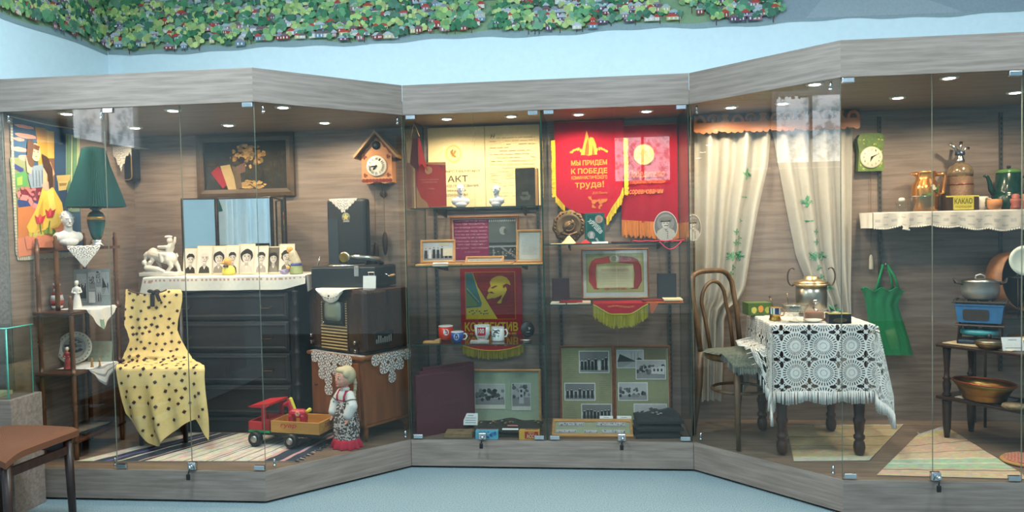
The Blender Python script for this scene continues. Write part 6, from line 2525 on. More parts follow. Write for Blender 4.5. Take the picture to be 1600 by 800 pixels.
def folded_cloth(name, label, cat, loc, w, d, h, m, seed, folds=3, rotz=0.0, lump=.012):
    """a garment folded in layers"""
    t = thing(name, label, cat, loc, rotz)
    rn = random.Random(seed)
    ph = [rn.uniform(0, 6) for _ in range(6)]
    for k in range(folds):
        z0, z1 = h * k / folds, h * (k + 1) / folds - .002
        sh = rn.uniform(-.012, .012)
        mb = MB()
        N, Mm = 26, 14

        def top(a, b):
            e = (1 - abs(2 * a - 1) ** 6) * (1 - abs(2 * b - 1) ** 6)
            bump = lump * (sin(a * 7 + ph[0]) * sin(b * 5 + ph[1]) + .6 * sin(a * 13 + ph[2] + b * 4)) * (k + 1) / folds
            return Vector((sh + w * (a - .5) * (1 + .03 * sin(b * 9 + ph[3])), d * b * (1 + .02 * sin(a * 8 + ph[4])), z0 + (z1 - z0) * (.35 + .65 * max(0, e)) + max(-.3 * h, bump) * e))
        mb.grid(top, N, Mm)
        mb.grid(lambda a, b: Vector((top(1 - a, b).x, top(1 - a, b).y, z0)), N, Mm)
        # close the rim
        o1, o2 = 0, (N + 1) * (Mm + 1)
        for i in range(N):
            mb.add([mb.v[i], mb.v[i + 1], Vector((mb.v[i + 1].x, mb.v[i + 1].y, z0)), Vector((mb.v[i].x, mb.v[i].y, z0))], [(0, 3, 2, 1)])
            r0 = Mm * (N + 1)
            mb.add([mb.v[r0 + i], mb.v[r0 + i + 1], Vector((mb.v[r0 + i + 1].x, mb.v[r0 + i + 1].y, z0)), Vector((mb.v[r0 + i].x, mb.v[r0 + i].y, z0))], [(0, 1, 2, 3)])
        for j in range(Mm):
            for c in (0, N):
                a_, b_ = mb.v[j * (N + 1) + c], mb.v[(j + 1) * (N + 1) + c]
                mb.add([a_, b_, Vector((b_.x, b_.y, z0)), Vector((a_.x, a_.y, z0))], [(0, 1, 2, 3)])
        mb.build('fold', m, t)
    return t


TUN = mat('dark_olive_cloth', C(44, 44, 36), .95, noise=.2, nscale=60, bump=.2)
a, b = W(728, 684, YC + .05), W(850, 684, YC + .05)
t = folded_cloth('folded_tunic', 'dark olive tunic folded flat with medals on it', 'clothing', ((a.x + b.x) / 2 + .012, YC + .068, zf), (b.x - a.x) * .84, .24, .055, TUN, 5, 2)
rn = random.Random(8)
for i, (u, v) in enumerate(((768, 664), (775, 661), (771, 668), (784, 660), (790, 657), (797, 660), (802, 658), (836, 666), (842, 668), (753, 667))):
    q = W(u, v, YC + .17)
    mb = MB().lathe([(.0001, .0035), (.007, .003), (.009, 0)], n=12)
    mb.box((-.006, .006, .0), (.006, .02, .003))
    mb.build('medal', [SILVER, BRASS, GOLD][i % 3], t, (q.x - t.location.x, .075 + .015 * (i % 4), .062 + .002 * (i % 3)), rn.uniform(-.5, .5))


def printed_box(name, label, cat, u0, v0, u1, v1, Y, d, zb, base, side, top=None, rotz=0.0):
    a, b, c = W(u0, v1, Y), W(u1, v1, Y), W(u0, v0, Y)
    w, hh = b.x - a.x, c.z - zb
    t = thing(name, label, cat, (a.x, Y, zb), rotz)
    P = Paint(0)
    P.box((0, 0, 0), (w, d, hh), base, bev=.0015)
    P.y = -.0003
    side(P, w, hh)
    n0 = len(P.v)
    if top:
        T = Paint(0)
        top(T, w, d)
        for v, in zip(T.v):
            P.v.append(Vector((v.x, v.z, hh + .0004 - v.y)))
        for f, c_, m_, s_ in zip(T.f, T.c, T.m, T.s):
            P.f.append([n0 + i for i in f])
            P.c.append(c_)
            P.m.append(m_)
            P.s.append(s_)
    P.build('carton', PTG, t)
    return t, w, hh


def blue_side(P, w, h):
    rn = random.Random(2)
    for i in range(26):
        P.disc(rn.uniform(.012, w - .012), rn.uniform(.006, h - .008), .009, .006, rn.choice([C(40, 92, 150), C(64, 130, 180), C(120, 196, 214)]), 8, wob=.4, seed=i, step=.4)


printed_box('toy_box', 'turquoise printed box before the folded tunic by the lock', 'box', 743, 673, 778, 682, YC + .018, .045, zf + .0005, C(96, 182, 204), blue_side, lambda P, w, d: P.rect(.004, .03, w * .95, d - .004, C(186, 72, 90)))
printed_box('toy_box', 'yellow and red box with lettering before the folded tunic', 'box', 811, 673, 843, 684, YC + .018, .045, zf + .0005, C(212, 164, 64),
            lambda P, w, h: (P.rect(w * .28, h * .12, w * .94, h * .92, C(168, 40, 34)), P.text('АССО', w * .62, h * .40, w * .5, h * .42, C(232, 210, 150), .02), P.text('ЛОТО', w * .6, h * .78, w * .3, h * .18, C(232, 210, 150), .01)),
            lambda P, w, d: [P.rect(w * (.3 + .33 * i), d * .4, w * (.58 + .33 * i), d * .8, C(160, 50, 40)) for i in range(2)])
card('pink printed card standing on the folded tunic', 793, 664, 809, 672, YC + .10, 'exhibit captions', .5, 3, zf + .058)
o = [x for x in COL.objects if x.get('label', '').startswith('pink printed')][0]
for ch in o.children:
    for q in ch.data.color_attributes['Col'].data:
        if q.color[0] > .5:
            q.color = (*C(226, 120, 122), 1)
card('white folded caption card lying before the pink card', 785, 672, 810, 678, YC + .05, 'exhibit captions', .9, 0, zf + .058)

# second bay: banners
def banner_one():
    Y = YB - .05
    x0, x1 = W(866, 200, Y).x, W(975, 200, Y).x
    zt = W(920, 187, Y).z
    w = x1 - x0
    t = thing('banner', 'bright red banner with gold lettering and yellow fringe ending in a point', 'banner', (x0, Y, 0))
    Z = lambda v: W(920, v, Y).z
    f = lambda u: (u - 866) / 109 * w
    cz, cf = (lambda b: Z(160 + b / 800 * 230)), (lambda a: f(845 + a / 870 * 250))
    RED, GD = C(160, 14, 42), C(196, 142, 58)
    bot = [(f(868), Z(308)), (f(880), Z(322)), (f(905), Z(333)), (f(935), Z(340)), (f(946), Z(342)), (f(955), Z(326)), (f(968), Z(308)), (f(972), Z(296))]
    mb = MB()
    P = Paint(0)
    outline = [(0, Z(305))] + bot + [(w, zt), (0, zt)]
    P.poly(outline, RED)
    q = lambda pts: [(cf(a), cz(b)) for a, b in pts]
    rn = random.Random(5)
    # gold emblem: standing worker figures above a garland
    for i in range(16):
        k = i / 15
        P.disc(cf(165 + 190 * k), cz(268 - 16 * sin(k * pi * 3)), .012, .007, C(206, 150, 56), 8, rot=k * 6, wob=.2, seed=i, step=.5)
    P.poly(q([(215, 285), (235, 215), (250, 150), (262, 200), (285, 190), (300, 230), (305, 285)]), C(212, 156, 60))
    P.poly(q([(236, 284), (244, 230), (256, 196), (262, 240), (258, 284)]), C(166, 84, 40))
    P.poly(q([(276, 284), (282, 230), (292, 284)]), C(170, 90, 44))
    P.disc(cf(272), cz(200), .010, .012, C(222, 170, 72), 10)
    for (s, z, ww, h_, b, col) in (('МЫ ПРИДЕМ', 330, 196, 34, .03, GD), ('К ПОБЕДЕ', 375, 198, 36, .03, GD), ('КОММУНИСТИЧЕСКОГО', 408, 195, 20, .02, C(206, 140, 60)), ('труда!', 450, 158, 44, .015, GD)):
        P.text(s, cf(260), cz(z), cf(260 + ww / 2) - cf(260 - ww / 2), cz(z - h_ / 2) - cz(z + h_ / 2), col, b)
    P.text('В.И.Ленин', cf(318), cz(493), cf(360) - cf(280), cz(486) - cz(500), C(206, 130, 60), .0, slant=.3)
    for i in range(18):
        P.disc(cf(295 + rn.gauss(0, 26)), cz(540 + rn.gauss(0, 14)), .012, .007, C(190, 110, 54), 8, rot=rn.random() * 3, wob=.3, seed=i, step=.5)
    P.build('printed_cloth', CLOTHP, t)
    mb = MB()
    rn = random.Random(3)
    YEL_ = C(214, 186, 52)
    for xx, sd in ((0, -1), (w, 1)):
        pts = [(xx, zt - (zt - Z(305)) * i / 12) for i in range(3, 13)]
        for a, b in zip(pts, pts[1:]):
            for i in range(9):
                z = a[1] + (b[1] - a[1]) * (i + rn.random()) / 9
                l = rn.uniform(.016, .024)
                mb.add([(xx - sd * .004, -.002, z), (xx - sd * .004, -.002, z - .006), (xx + sd * l, -.004 * rn.random(), z - .012), (xx + sd * l, -.003, z - .004)], [(0, 1, 2, 3)], tuple(c * rn.uniform(.75, 1.1) for c in YEL_))
    fringe(mb, [(0, Z(305))] + bot[:2], -.001, .035, rn, YEL_, 240)
    fringe(mb, bot[4:], -.001, .05, rn, YEL_, 240)
    mb.build('fringe', CLOTHP, t)
    MB().tube([(0, -.004, zt - .008), (w, -.004, zt - .008)], .005, 8).build('rod', OAKR, t)


banner_one()


def banner_two():
    Y = YB - .03
    x0, x1 = W(969, 200, Y).x, min(W(1073, 200, Y).x, XB - .012)
    zt = W(1020, 194, Y).z
    w = x1 - x0
    t = thing('banner', 'deep red banner with a round gold disc and orange fringe', 'banner', (x0, Y, 0))
    Z = lambda v: W(1020, v, Y).z
    f = lambda u: (u - 969) / 104 * w
    cz, cf = (lambda b: Z(160 + b / 800 * 230)), (lambda a: f(845 + a / 870 * 250))
    P = Paint(0)
    za, zb = Z(345), Z(352)
    n = 40
    # cloth hanging in soft folds
    P.grid(lambda a, b: Vector((w * a, -.006 * sin(a * 21) * (1 - b * .6), (za + (zb - za) * a) * (1 - b) + zt * b)), n, 12, C(142, 12, 38))
    P.y = -.008
    P.disc(cf(580), cz(282), .063, None, C(226, 150, 84), 32)
    P.disc(cf(580), cz(282), .056, None, C(236, 170, 104), 32)
    P.poly([(cf(572), cz(250)), (cf(600), cz(256)), (cf(606), cz(300)), (cf(590), cz(325)), (cf(560), cz(325)), (cf(552), cz(280))], C(214, 136, 76))
    col = C(220, 110, 70)
    P.text('Победителю', cf(595), cz(390), cf(710) - cf(480), cz(366) - cz(412), col, .01, slant=.25)
    P.text('в социалистическом', cf(590), cz(434), cf(715) - cf(470), cz(424) - cz(446), col, .01, slant=.25)
    P.text('соревновании', cf(590), cz(488), cf(700) - cf(485), cz(472) - cz(504), C(230, 132, 80), .012, slant=.15)
    P.build('printed_cloth', CLOTHP, t)
    mb = fringe(MB(), [(w * i / 12, za + (zb - za) * i / 12 + .004) for i in range(13)], -.003, .095, random.Random(6), C(196, 118, 60), 260)
    mb.build('fringe', CLOTHP, t)
    MB().tube([(0, -.008, zt), (w, -.008, zt)], .005, 8).build('rod', OAKR, t)


banner_two()
zd = SH['d'] + .0006
# embossed bronze emblem
p = W(889, 377, YC + .24)
t = thing('emblem_plaque', 'round embossed bronze emblem standing before the red banner', 'plaque', (p.x, YC + .27, zd + .006))
BRZ = mat('bronze', C(112, 86, 58), .4, metal=.75, noise=.35, nscale=30)
t.rotation_euler.x = radians(-10)
R_ = .098
mb = MB()
mb.M = Matrix.Translation((0, 0, R_)) @ Matrix.Rotation(pi / 2, 4, 'X')
mb.lathe([(.0001, .006), (R_ * .6, .008), (R_ * .72, .014), (R_ * .8, .006), (R_ * .9, .005), (R_, .0), (R_, -.008), (.0001, -.008)], n=60, wav=lambda a, j: 1 + (.035 * sin(a * 10) if j >= 4 else 0))
mb.build('plate', BRZ, t)
mb = MB()
mb.M = Matrix.Translation((0, 0, R_)) @ Matrix.Rotation(pi / 2, 4, 'X')
for i in range(22):
    a = pi * .5 + (i - 10.5) / 11 * pi * .9 + pi
    mb.ell((R_ * .86 * cos(a), R_ * .86 * sin(a), .008), (R_ * .11, R_ * .05, .006), 8, 6, rot=Matrix.Rotation(a + pi / 2 + .5, 3, 'Z'))
mb.build('wheat_wreath', BRZ, t)
mb = MB()
mb.M = Matrix.Translation((0, 0, R_)) @ Matrix.Rotation(pi / 2, 4, 'X')
mb.lathe([(.0001, .022), (R_ * .3, .018), (R_ * .38, .010)], c=(0, -R_ * .05, 0), n=26)
mb.tube([(R_ * .35 * cos(a * .3 - 2.2), R_ * .35 * sin(a * .3 - 2.2), .018) for a in range(12)], .006, 8)
mb.tube([(-R_ * .3, -R_ * .28, .02), (R_ * .16, R_ * .18, .02)], .006, 8)
mb.box((R_ * .05, R_ * .1, .014), (R_ * .34, R_ * .24, .026), bev=.003)
mb.tube([(-R_ * .5, -R_ * .42, .012), (0, -R_ * .62, .016), (R_ * .5, -R_ * .42, .012)], .010, 8)
mb.build('hammer_and_sickle', BRZ, t)
mb = MB()
mb.M = Matrix.Translation((0, 0, R_)) @ Matrix.Rotation(pi / 2, 4, 'X')
st_ = [((.17 if i % 2 == 0 else .07) * R_ * cos(pi / 2 + i * pi / 5), R_ * .84 + (.17 if i % 2 == 0 else .07) * R_ * sin(pi / 2 + i * pi / 5)) for i in range(10)]
mb.prism(st_, .004, .014)
mb.build('star', BRASS, t)


def greencover(P, w, h):
    P.rect(w * .06, h * .05, w * .94, h * .95, C(90, 140, 120))
    P.rect(w * .075, h * .06, w * .925, h * .94, C(18, 92, 82))
    P.disc(w * .72, h * .79, w * .21, None, C(196, 160, 140), 20)
    P.disc(w * .72, h * .77, w * .11, w * .14, C(176, 138, 118), 12)
    P.disc(w * .30, h * .26, w * .2, None, C(150, 160, 150), 20)
    P.disc(w * .32, h * .29, w * .08, w * .10, C(206, 204, 196), 12)
    P.poly([(w * .2, h * .13), (w * .46, h * .14), (w * .38, h * .24), (w * .24, h * .24)], C(196, 194, 186))
    P.text('ХРУЩЕВ', w * .5, h * .54, w * .95, h * .17, C(214, 220, 206), .04, rot=-.80)
    P.text('НИКИТА', w * .62, h * .60, w * .6, h * .06, C(206, 214, 200), .03, rot=-.80)
    P.poly([(w * .5, h * .14), (w * .6, h * .16), (w * .72, h * .03), (w * .6, h * .03)], C(180, 190, 176))


book('green_book', 'green book with slanting white title beside the bronze emblem', 915, 333, 945, 377, YC + .19, .03, zd + .003, [mat('book_green', C(18, 92, 82), .4, noise=.1), PAPERY], radians(4), greencover)


def oval_photo(label, u0, v0, u1, v1, Y, seed, rotz=0.0):
    p0, p1 = W(u0, v1, Y), W(u1, v0, Y)
    w, hh = p1.x - p0.x, p1.z - zd
    t = thing('oval_portrait', label, 'photograph', ((p0.x + p1.x) / 2, Y, zd), rotz, 'oval portraits')
    t.rotation_euler.x = radians(-7)
    P = Paint(0)
    n = 36
    P.slab([(w / 2 * cos(2 * pi * i / n), hh / 2 + hh / 2 * sin(2 * pi * i / n)) for i in range(n)], 0, .004, C(196, 192, 180))
    P.disc(0, hh / 2, w * .47, hh * .47, C(110, 108, 104), 36)
    P.disc(0, hh * .62, w * .36, hh * .28, C(136, 134, 130), 30)
    P.poly([(-w * .40, hh * .22), (-w * .34, hh * .36), (-w * .12, hh * .46), (w * .12, hh * .46), (w * .34, hh * .36), (w * .42, hh * .20), (w * .28, hh * .08), (0, hh * .03), (-w * .28, hh * .08)], C(176, 172, 162))
    P.poly([(-w * .08, hh * .45), (w * .08, hh * .45), (w * .02, hh * .30)], C(140, 136, 128))
    for i in range(4):
        P.disc(0.01, hh * (.12 + .07 * i), .0035, None, C(96, 92, 86), 8)
    P.disc(0, hh * .58, w * .16, hh * .155, C(190, 184, 172), 20)
    P.poly([(w * .04, hh * .45), (w * .15, hh * .52), (w * .16, hh * .62), (w * .10, hh * .6)], C(150, 144, 134))
    P.poly([(-w * .06, hh * .515), (w * .08, hh * .515), (w * .09, hh * .535), (-w * .07, hh * .535)], C(60, 56, 52))
    for q in (-1, 1):
        P.disc(q * w * .065, hh * .605, w * .03, hh * .012, C(56, 52, 48), 8)
    P.poly([(-w * .20, hh * .645), (w * .20, hh * .655), (w * .22, hh * .69), (-w * .21, hh * .68)], C(50, 48, 46))
    P.poly([(-w * .23, hh * .69), (w * .25, hh * .70), (w * .30, hh * .78), (w * .1, hh * .83), (-w * .18, hh * .80), (-w * .28, hh * .75)], C(120, 116, 108))
    P.build('photo_print', PT, t)


oval_photo('oval grey portrait of a man in a peaked cap before the deep red banner', 1022, 329, 1059, 378, YC + .20, 1)
oval_photo('pale oval portrait half hidden at the end glass by the capped man', 1071, 334, 1096, 377, YC + .26, 2)
# papers and ribbons on the shelf
def paper_sheet(label, u0, u1, Y, d, z, col, rotz=0.0, tent=0.0, cat='papers', name='paper_sheet', th=.002):
    a, b = W(u0, 380, Y), W(u1, 380, Y)
    w = b.x - a.x
    mb = MB()
    mb.grid(lambda s, k: Vector((w * s, d * k, th + tent * max(0, 1 - abs(s - .72) / .3) * k)), 12, 4, col)
    mb.grid(lambda s, k: Vector((w * (1 - s), d * k, 0)), 1, 1, col)
    for (p, q) in (((0, 0), (w, 0)),):
        mb.add([(p[0], 0, 0), (q[0], 0, 0), (q[0], 0, th), (p[0], 0, th)], [(0, 1, 2, 3)], col)
    return tag(mb.build(name, CLOTHP, None, (a.x, Y, z), rotz), label, cat)


paper_sheet('cream paper lying with a raised corner before the bronze emblem', 860, 899, YC + .085, .10, zd, C(224, 204, 150), 0, .05)
paper_sheet('red paper lying between the bronze emblem and the green book', 897, 922, YC + .08, .10, zd + .0005, C(186, 40, 46), 0, .022)
paper_sheet('narrow brown paper strip lying before the green book', 922, 934, YC + .09, .05, zd, C(160, 100, 70), th=.006)
card('white caption card lying before the green book', 925, 376, 950, 381, YC + .075, zb=zd, lean=1.0, lines=0)
paper_sheet('dark red booklet lying on the upper shelf of the second bay', 955, 985, YC + .09, .12, zd, C(96, 52, 50), th=.008, name='booklet', cat='booklet')
a, b, c_ = W(988, 379, YC + .08), W(1030, 379, YC + .08), W(1070, 376, YC + .08)
mb = MB().tube([Vector((a.x + (c_.x - a.x) * i / 16, YC + .10 + .01 * sin(i), zd + .0065 + .002 * sin(i * 1.7))) for i in range(17)], [.004] * 17, 6, C(206, 50, 76))
mb.tube([Vector((b.x + (c_.x - .02 - b.x) * i / 12, YC + .062, zd + .004 - .045 * sin(pi * i / 12))) for i in range(13)], .003, 6, C(214, 70, 96))
tag(mb.build('pink_ribbon', CLOTHP), 'pink ribbon lying along the shelf with a loop hanging down', 'ribbon')

# framed certificate and folders on the lower shelf
ze = SH['f'] + .0006


def certificate(P, w, h, t):
    P.rect(.012, .012, w - .012, h - .012, C(206, 206, 196))
    f = lambda a: (a - 320) / 530 * w
    g_ = lambda b: (490 - b) / 400 * h
    P.rect(f(358), g_(440), f(810), g_(130), C(160, 158, 84))
    P.rect(f(366), g_(434), f(802), g_(136), C(176, 172, 104))
    R, Rd = C(196, 52, 38), C(160, 40, 34)
    P.poly([(f(a), g_(b)) for a, b in ((378, 350), (378, 250), (400, 190), (430, 170), (540, 150), (548, 205), (440, 215), (432, 300), (440, 395), (460, 415), (420, 415))], R)
    P.poly([(f(a), g_(b)) for a, b in ((795, 350), (792, 240), (765, 180), (720, 160), (622, 150), (614, 205), (728, 215), (738, 300), (730, 395), (700, 415), (760, 415))], Rd)
    for i in range(8):
        P.poly([(f(418 + 15 * i), g_(205)), (f(425 + 15 * i), g_(148 + 3 * abs(i - 5))), (f(432 + 15 * i), g_(205))], C(212, 76, 50))
        P.poly([(f(625 + 15 * i), g_(205)), (f(632 + 15 * i), g_(148 + 3 * abs(i - 2))), (f(639 + 15 * i), g_(205))], C(180, 50, 46))
    P.disc(f(580), g_(172), .026, .022, C(196, 190, 150), 20)
    P.disc(f(580), g_(172), .017, .015, C(150, 146, 116), 16)
    P.rect(f(440), g_(405), f(730), g_(228), C(204, 196, 140))
    P.rect(f(448), g_(400), f(722), g_(234), C(220, 212, 164))
    P.text('ПОЧЕТНАЯ ГРАМОТА', f(585), g_(262), f(690) - f(475), g_(252) - g_(272), C(176, 140, 90), .01)
    for i in range(5):
        P.line([(f(480), g_(292 + 20 * i)), (f(690), g_(292 + 20 * i))], .0014, C(190, 180, 132))
    P.text('СССР', f(585), g_(408), f(620) - f(545), g_(400) - g_(416), C(190, 90, 70), .01)
    for q in (520, 650):
        P.disc(f(q), g_(410), .018, .006, C(196, 110, 80), 10)


framed('framed_certificate', 'framed certificate with red flags around a cream centre', 'certificate', 909, 388, 1015, 468, YC + .26, OAKR, .010, certificate, .08, zbase=ze + .012, pane_on=True)
BUR, BLK_ = mat('burgundy_cover', C(58, 26, 28), .5, noise=.1), mat('black_cover', C(26, 26, 28), .5, noise=.1)
book('booklet', 'dark burgundy booklet standing on the lower shelf by the divider', 864, 435, 890, 471, YC + .22, .016, ze + .008, [BUR, PAPERY], 0, lambda P, w, h: P.line([(w * .2, h * .55), (w * .9, h * .55)], .002, C(104, 60, 56)), lean=.05, cat='booklet')
book('booklet', 'tilted black folder standing on the lower shelf by the end glass', 1028, 427, 1057, 469, YC + .22, .022, ze + .010, [BLK_, mat('dark_pages', C(60, 58, 56), .8)], radians(-6), None, lean=.16, cat='folder')
# flat papers
for (u0, u1, y, d, dz, col, lab) in ((858, 882, .075, .14, .004, C(222, 212, 186), 'cream paper lying at the divider end of the lower shelf'), (884, 902, .075, .12, .004, C(220, 206, 176), 'cream leaflet lying under the burgundy booklet'),
                                     (872, 908, .10, .12, .009, C(136, 34, 40), 'flat dark red certificate cover beside the burgundy booklet'), (900, 921, .08, .14, .007, C(206, 176, 150), 'pinkish leaflet lying before the framed certificate')):
    paper_sheet(lab, u0, u1, YC + y, d, ze + (.0045 if dz > .008 else 0), col, th=dz if dz < .008 else .005)
paper_sheet('pale pages lying at the end glass of the lower shelf', 1036, 1066, YC + .09, .14, ze + .012, C(222, 208, 166), th=.008)
paper_sheet('orange striped ribbon cloth lying under the black folder', 1008, 1067, YC + .08, .14, ze, C(200, 104, 48), th=.006, name='ribbon_cloth', cat='ribbon')
paper_sheet('brown folded cloth lying beside the framed certificate', 1003, 1038, YC + .11, .12, ze + .0065, C(120, 48, 40), th=.007, name='folded_cloth', cat='cloth')
a, b = W(1015, 478, YC + .068), W(1029, 478, YC + .068)
mb = MB().slab([(0, 0), (.006, -.055), (.014, -.062), (.022, -.05), (b.x - a.x, 0)], 0, .003)
tag(mb.build('neck_tie', mat('orange_cloth', C(190, 96, 62), .9), None, (a.x, YC + .066, ze + .004)), 'orange pointed cloth end hanging over the lower shelf', 'tie')


def draped_pennant():
    Y = YC + .062
    a, b = W(927, 476, Y), W(1012, 476, Y)
    w = b.x - a.x
    t = thing('draped_pennant', 'red pennant with a long olive fringe draped over the lower shelf', 'pennant', (a.x, Y, ze))
    Z = lambda v: W(970, v, Y).z - ze
    bot = [(w * i / 20, -.004 - (.055) * min(1, 1.25 * sin(pi * i / 20) ** 1.2)) for i in range(21)]
    P = Paint(0)
    for (p, q) in zip(bot, bot[1:]):
        P.add([(p[0], 0, p[1]), (q[0], 0, q[1]), (q[0], 0, .003), (p[0], 0, .003)], [(0, 1, 2, 3)], C(176, 30, 40))
        P.add([(p[0], 0, .003), (q[0], 0, .003), (q[0], .16, .0042), (p[0], .16, .0042)], [(0, 1, 2, 3)], C(168, 26, 38))
    for i in range(7):
        P.disc(w * (.3 + .07 * i), -.014 + .004 * sin(i), .012, .005, C(206, 110, 56), 8)
    P.build('cloth', CLOTHP, t)
    fringe(MB(), bot, -.001, .075, random.Random(9), C(160, 148, 56), 300).build('fringe', CLOTHP, t)
    MB().tube([(p[0], -.003, p[1]) for p in bot], .004, 6).build('braid', mat('olive_braid', C(172, 158, 52), .8), t)


draped_pennant()

# photo boards at the bottom of the second bay
def board_a(P, w, h, t):
    P.rect(.014, .014, w - .014, h - .014, C(146, 144, 106))
    f = lambda a: (a - 105) / 285 * w
    g_ = lambda b: (500 - b) / 430 * h
    rn = random.Random(4)
    for (x0, x1, z0, z1) in ((122, 205, 110, 250), (300, 375, 262, 370), (130, 200, 390, 470)):
        z = z0
        while z < z1:
            P.line([(f(x0 + rn.uniform(0, 18)), g_(z)), (f(x1 - rn.uniform(0, 30)), g_(z))], .0016, C(116, 112, 82))
            z += 11
    for (x0, z0, x1, z1, k, sd) in ((212, 102, 364, 212, 'people', 31), (132, 274, 288, 360, 'people', 32), (220, 386, 374, 474, 'people', 33)):
        q = Paint(.0085)
        scenic(q, f(x0), g_(z1), f(x1), g_(z0), sd, k, .2)
        q.build('photo_print', PT, t)


def board_b(P, w, h, t):
    P.rect(.014, .014, w - .014, h - .014, C(142, 144, 108))
    f = lambda a: (a - 412) / 300 * w
    g_ = lambda b: (500 - b) / 430 * h
    P.rect(f(570), g_(145), f(690), g_(85), C(126, 118, 90))
    for (x0, z0, x1, z1, k, sd) in ((430, 96, 568, 186, 'street', 41), (532, 150, 684, 246, 'house', 42), (436, 270, 586, 360, 'park', 43), (518, 384, 686, 470, 'trees', 44)):
        q = Paint(.0085 - .0015 * (sd == 42))
        scenic(q, f(x0), g_(z1), f(x1), g_(z0), sd, k, .1)
        q.build('photo_print', PT, t)


framed('framed_photos', 'framed olive board with three group photographs and notes', 'photo frame', 876, 541, 960, 657, YC + .33, OAKR, .012, board_a, .04, zbase=zf)
framed('framed_photos', 'framed olive board with four street photographs', 'photo frame', 961, 541, 1049, 657, YC + .33, OAKR, .012, board_b, .04, zbase=zf)
for (u0, v0, u1, v1, lab) in ((937, 650, 958, 660, 'white caption card below the board of group photographs'), (964, 650, 987, 660, 'white caption card below the board of street photographs')):
    card(lab, u0, v0, u1, v1, YC + .24, zb=zf + .036, lean=.3)


def flat_photos(P, w, h, t):
    P.rect(.014, .014, w - .014, h - .014, C(150, 156, 128))
    for i, (a, b, c, d) in enumerate(((.08, .58, .40, .86), (.55, .58, .92, .86), (.05, .16, .30, .40), (.40, .16, .56, .36), (.62, .14, .90, .38))):
        scenic(P, w * a, h * b, w * c, h * d, 50 + i, 'trees' if i % 2 else 'park', .1, False)


t = framed('framed_photos', 'pine frame of small landscape photographs lying nearly flat by the lock', 'photo frame', 862, 657, 990, 687, YC + .05, OAKL, .014, flat_photos, 0, zbase=zf + .016, depth=.016)
t.rotation_euler.x = -radians(66)
for ch in t.children:
    for v in ch.data.vertices:
        v.co.z *= 1.75
t.location.y += .01
JEAN = mat('dark_denim', C(36, 38, 42), .95, noise=.25, nscale=120, bump=.2)
a, b = W(992, 686, YC + .07), W(1078, 686, YC + .07)
t = folded_cloth('folded_jacket', 'charcoal denim jacket folded in a thick pile by the end glass', 'clothing', ((a.x + b.x) / 2 - .01, YC + .07, zf), (b.x - a.x) * .86, .22, .125, JEAN, 11, 3, radians(4), .015)
for i, (dx_, dy_) in enumerate(((-.03, .08), (-.008, .075), (-.005, .045), (.012, .05))):
    MB().lathe([(.0001, .004), (.008, .003), (.010, 0)], n=14).build('metal_badge', ALUM, t, (dx_, dy_, .128 + .004 * (i % 2)))
# RIGHT CASE
# curtains with embroidery
CURT = mat('curtain_cotton', C(196, 193, 184), .95, noise=.04, trans=.25)


def interp(tab, v):
    for a, b in zip(tab, tab[1:]):
        if a[0] <= v <= b[0]:
            k = (v - a[0]) / (b[0] - a[0])
            return tuple(x + (y - x) * k for x, y in zip(a[1:], b[1:]))
    return tab[-1][1:] if v > tab[-1][0] else tab[0][1:]


def curtain(label, tab, nf, ph, leaves):
    v0, v1 = tab[0][0], tab[-1][0]
    Yb = 4.69

    def fn(s, t):
        v = v0 + (v1 - v0) * t
        uL, uR = interp(tab, v)
        p = W(uL + (uR - uL) * s, v, Yb)
        wd = (uR - uL) / 120
        a = .030 * (.5 + .5 * wd)
        p.y += a * sin(s * nf * 2 * pi + ph) + a * .5 * sin(s * nf * 3.7 + 1.3 + t) - .012 * t * sin(s * 7)
        p.y = min(p.y, YB - .012)
        return p
    mb = MB().grid(lambda a, b: fn(a, 1 - b), 110, 60)
    o = tag(mb.build('curtain', CURT), label, 'curtain', 'embroidered white curtains')
    P = MB()
    G1, G2 = C(112, 170, 132), C(78, 140, 104)
    rn = random.Random(int(ph * 10))
    for (u, v, r, n, g) in leaves:
        uL, uR = interp(tab, v)
        for i in range(n):
            a = rn.uniform(0, 2 * pi) if n > 2 else rn.uniform(.6, 1.4)
            for k in range(2 if n > 2 else 1):
                pts = []
                du = r * .7 * (cos(2 * pi * i / n) if n > 1 else 0)
                dv = r * .7 * (sin(2 * pi * i / n) if n > 1 else 0)
                ang = 2 * pi * i / n + k * .7
                for (x, z) in ((-.5, 0), (0, .22), (.5, 0), (0, -.22)):
                    uu = u + du + (x * cos(ang) - z * sin(ang)) * r * 1.5
                    vv = v + dv + (x * sin(ang) + z * cos(ang)) * r * 1.5
                    L, R = interp(tab, vv)
                    s = min(.985, max(.015, (uu - L) / (R - L)))
                    p = fn(s, min(.995, max(0.005, (vv - v0) / (v1 - v0))))
                    p.y -= .0035 + .0004 * (i + k)
                    pts.append(p)
                P.add(pts, [(0, 1, 2, 3)], [G1, G2][(i + k) % 2])
    P.build('embroidery', CLOTHP, o)
    return o


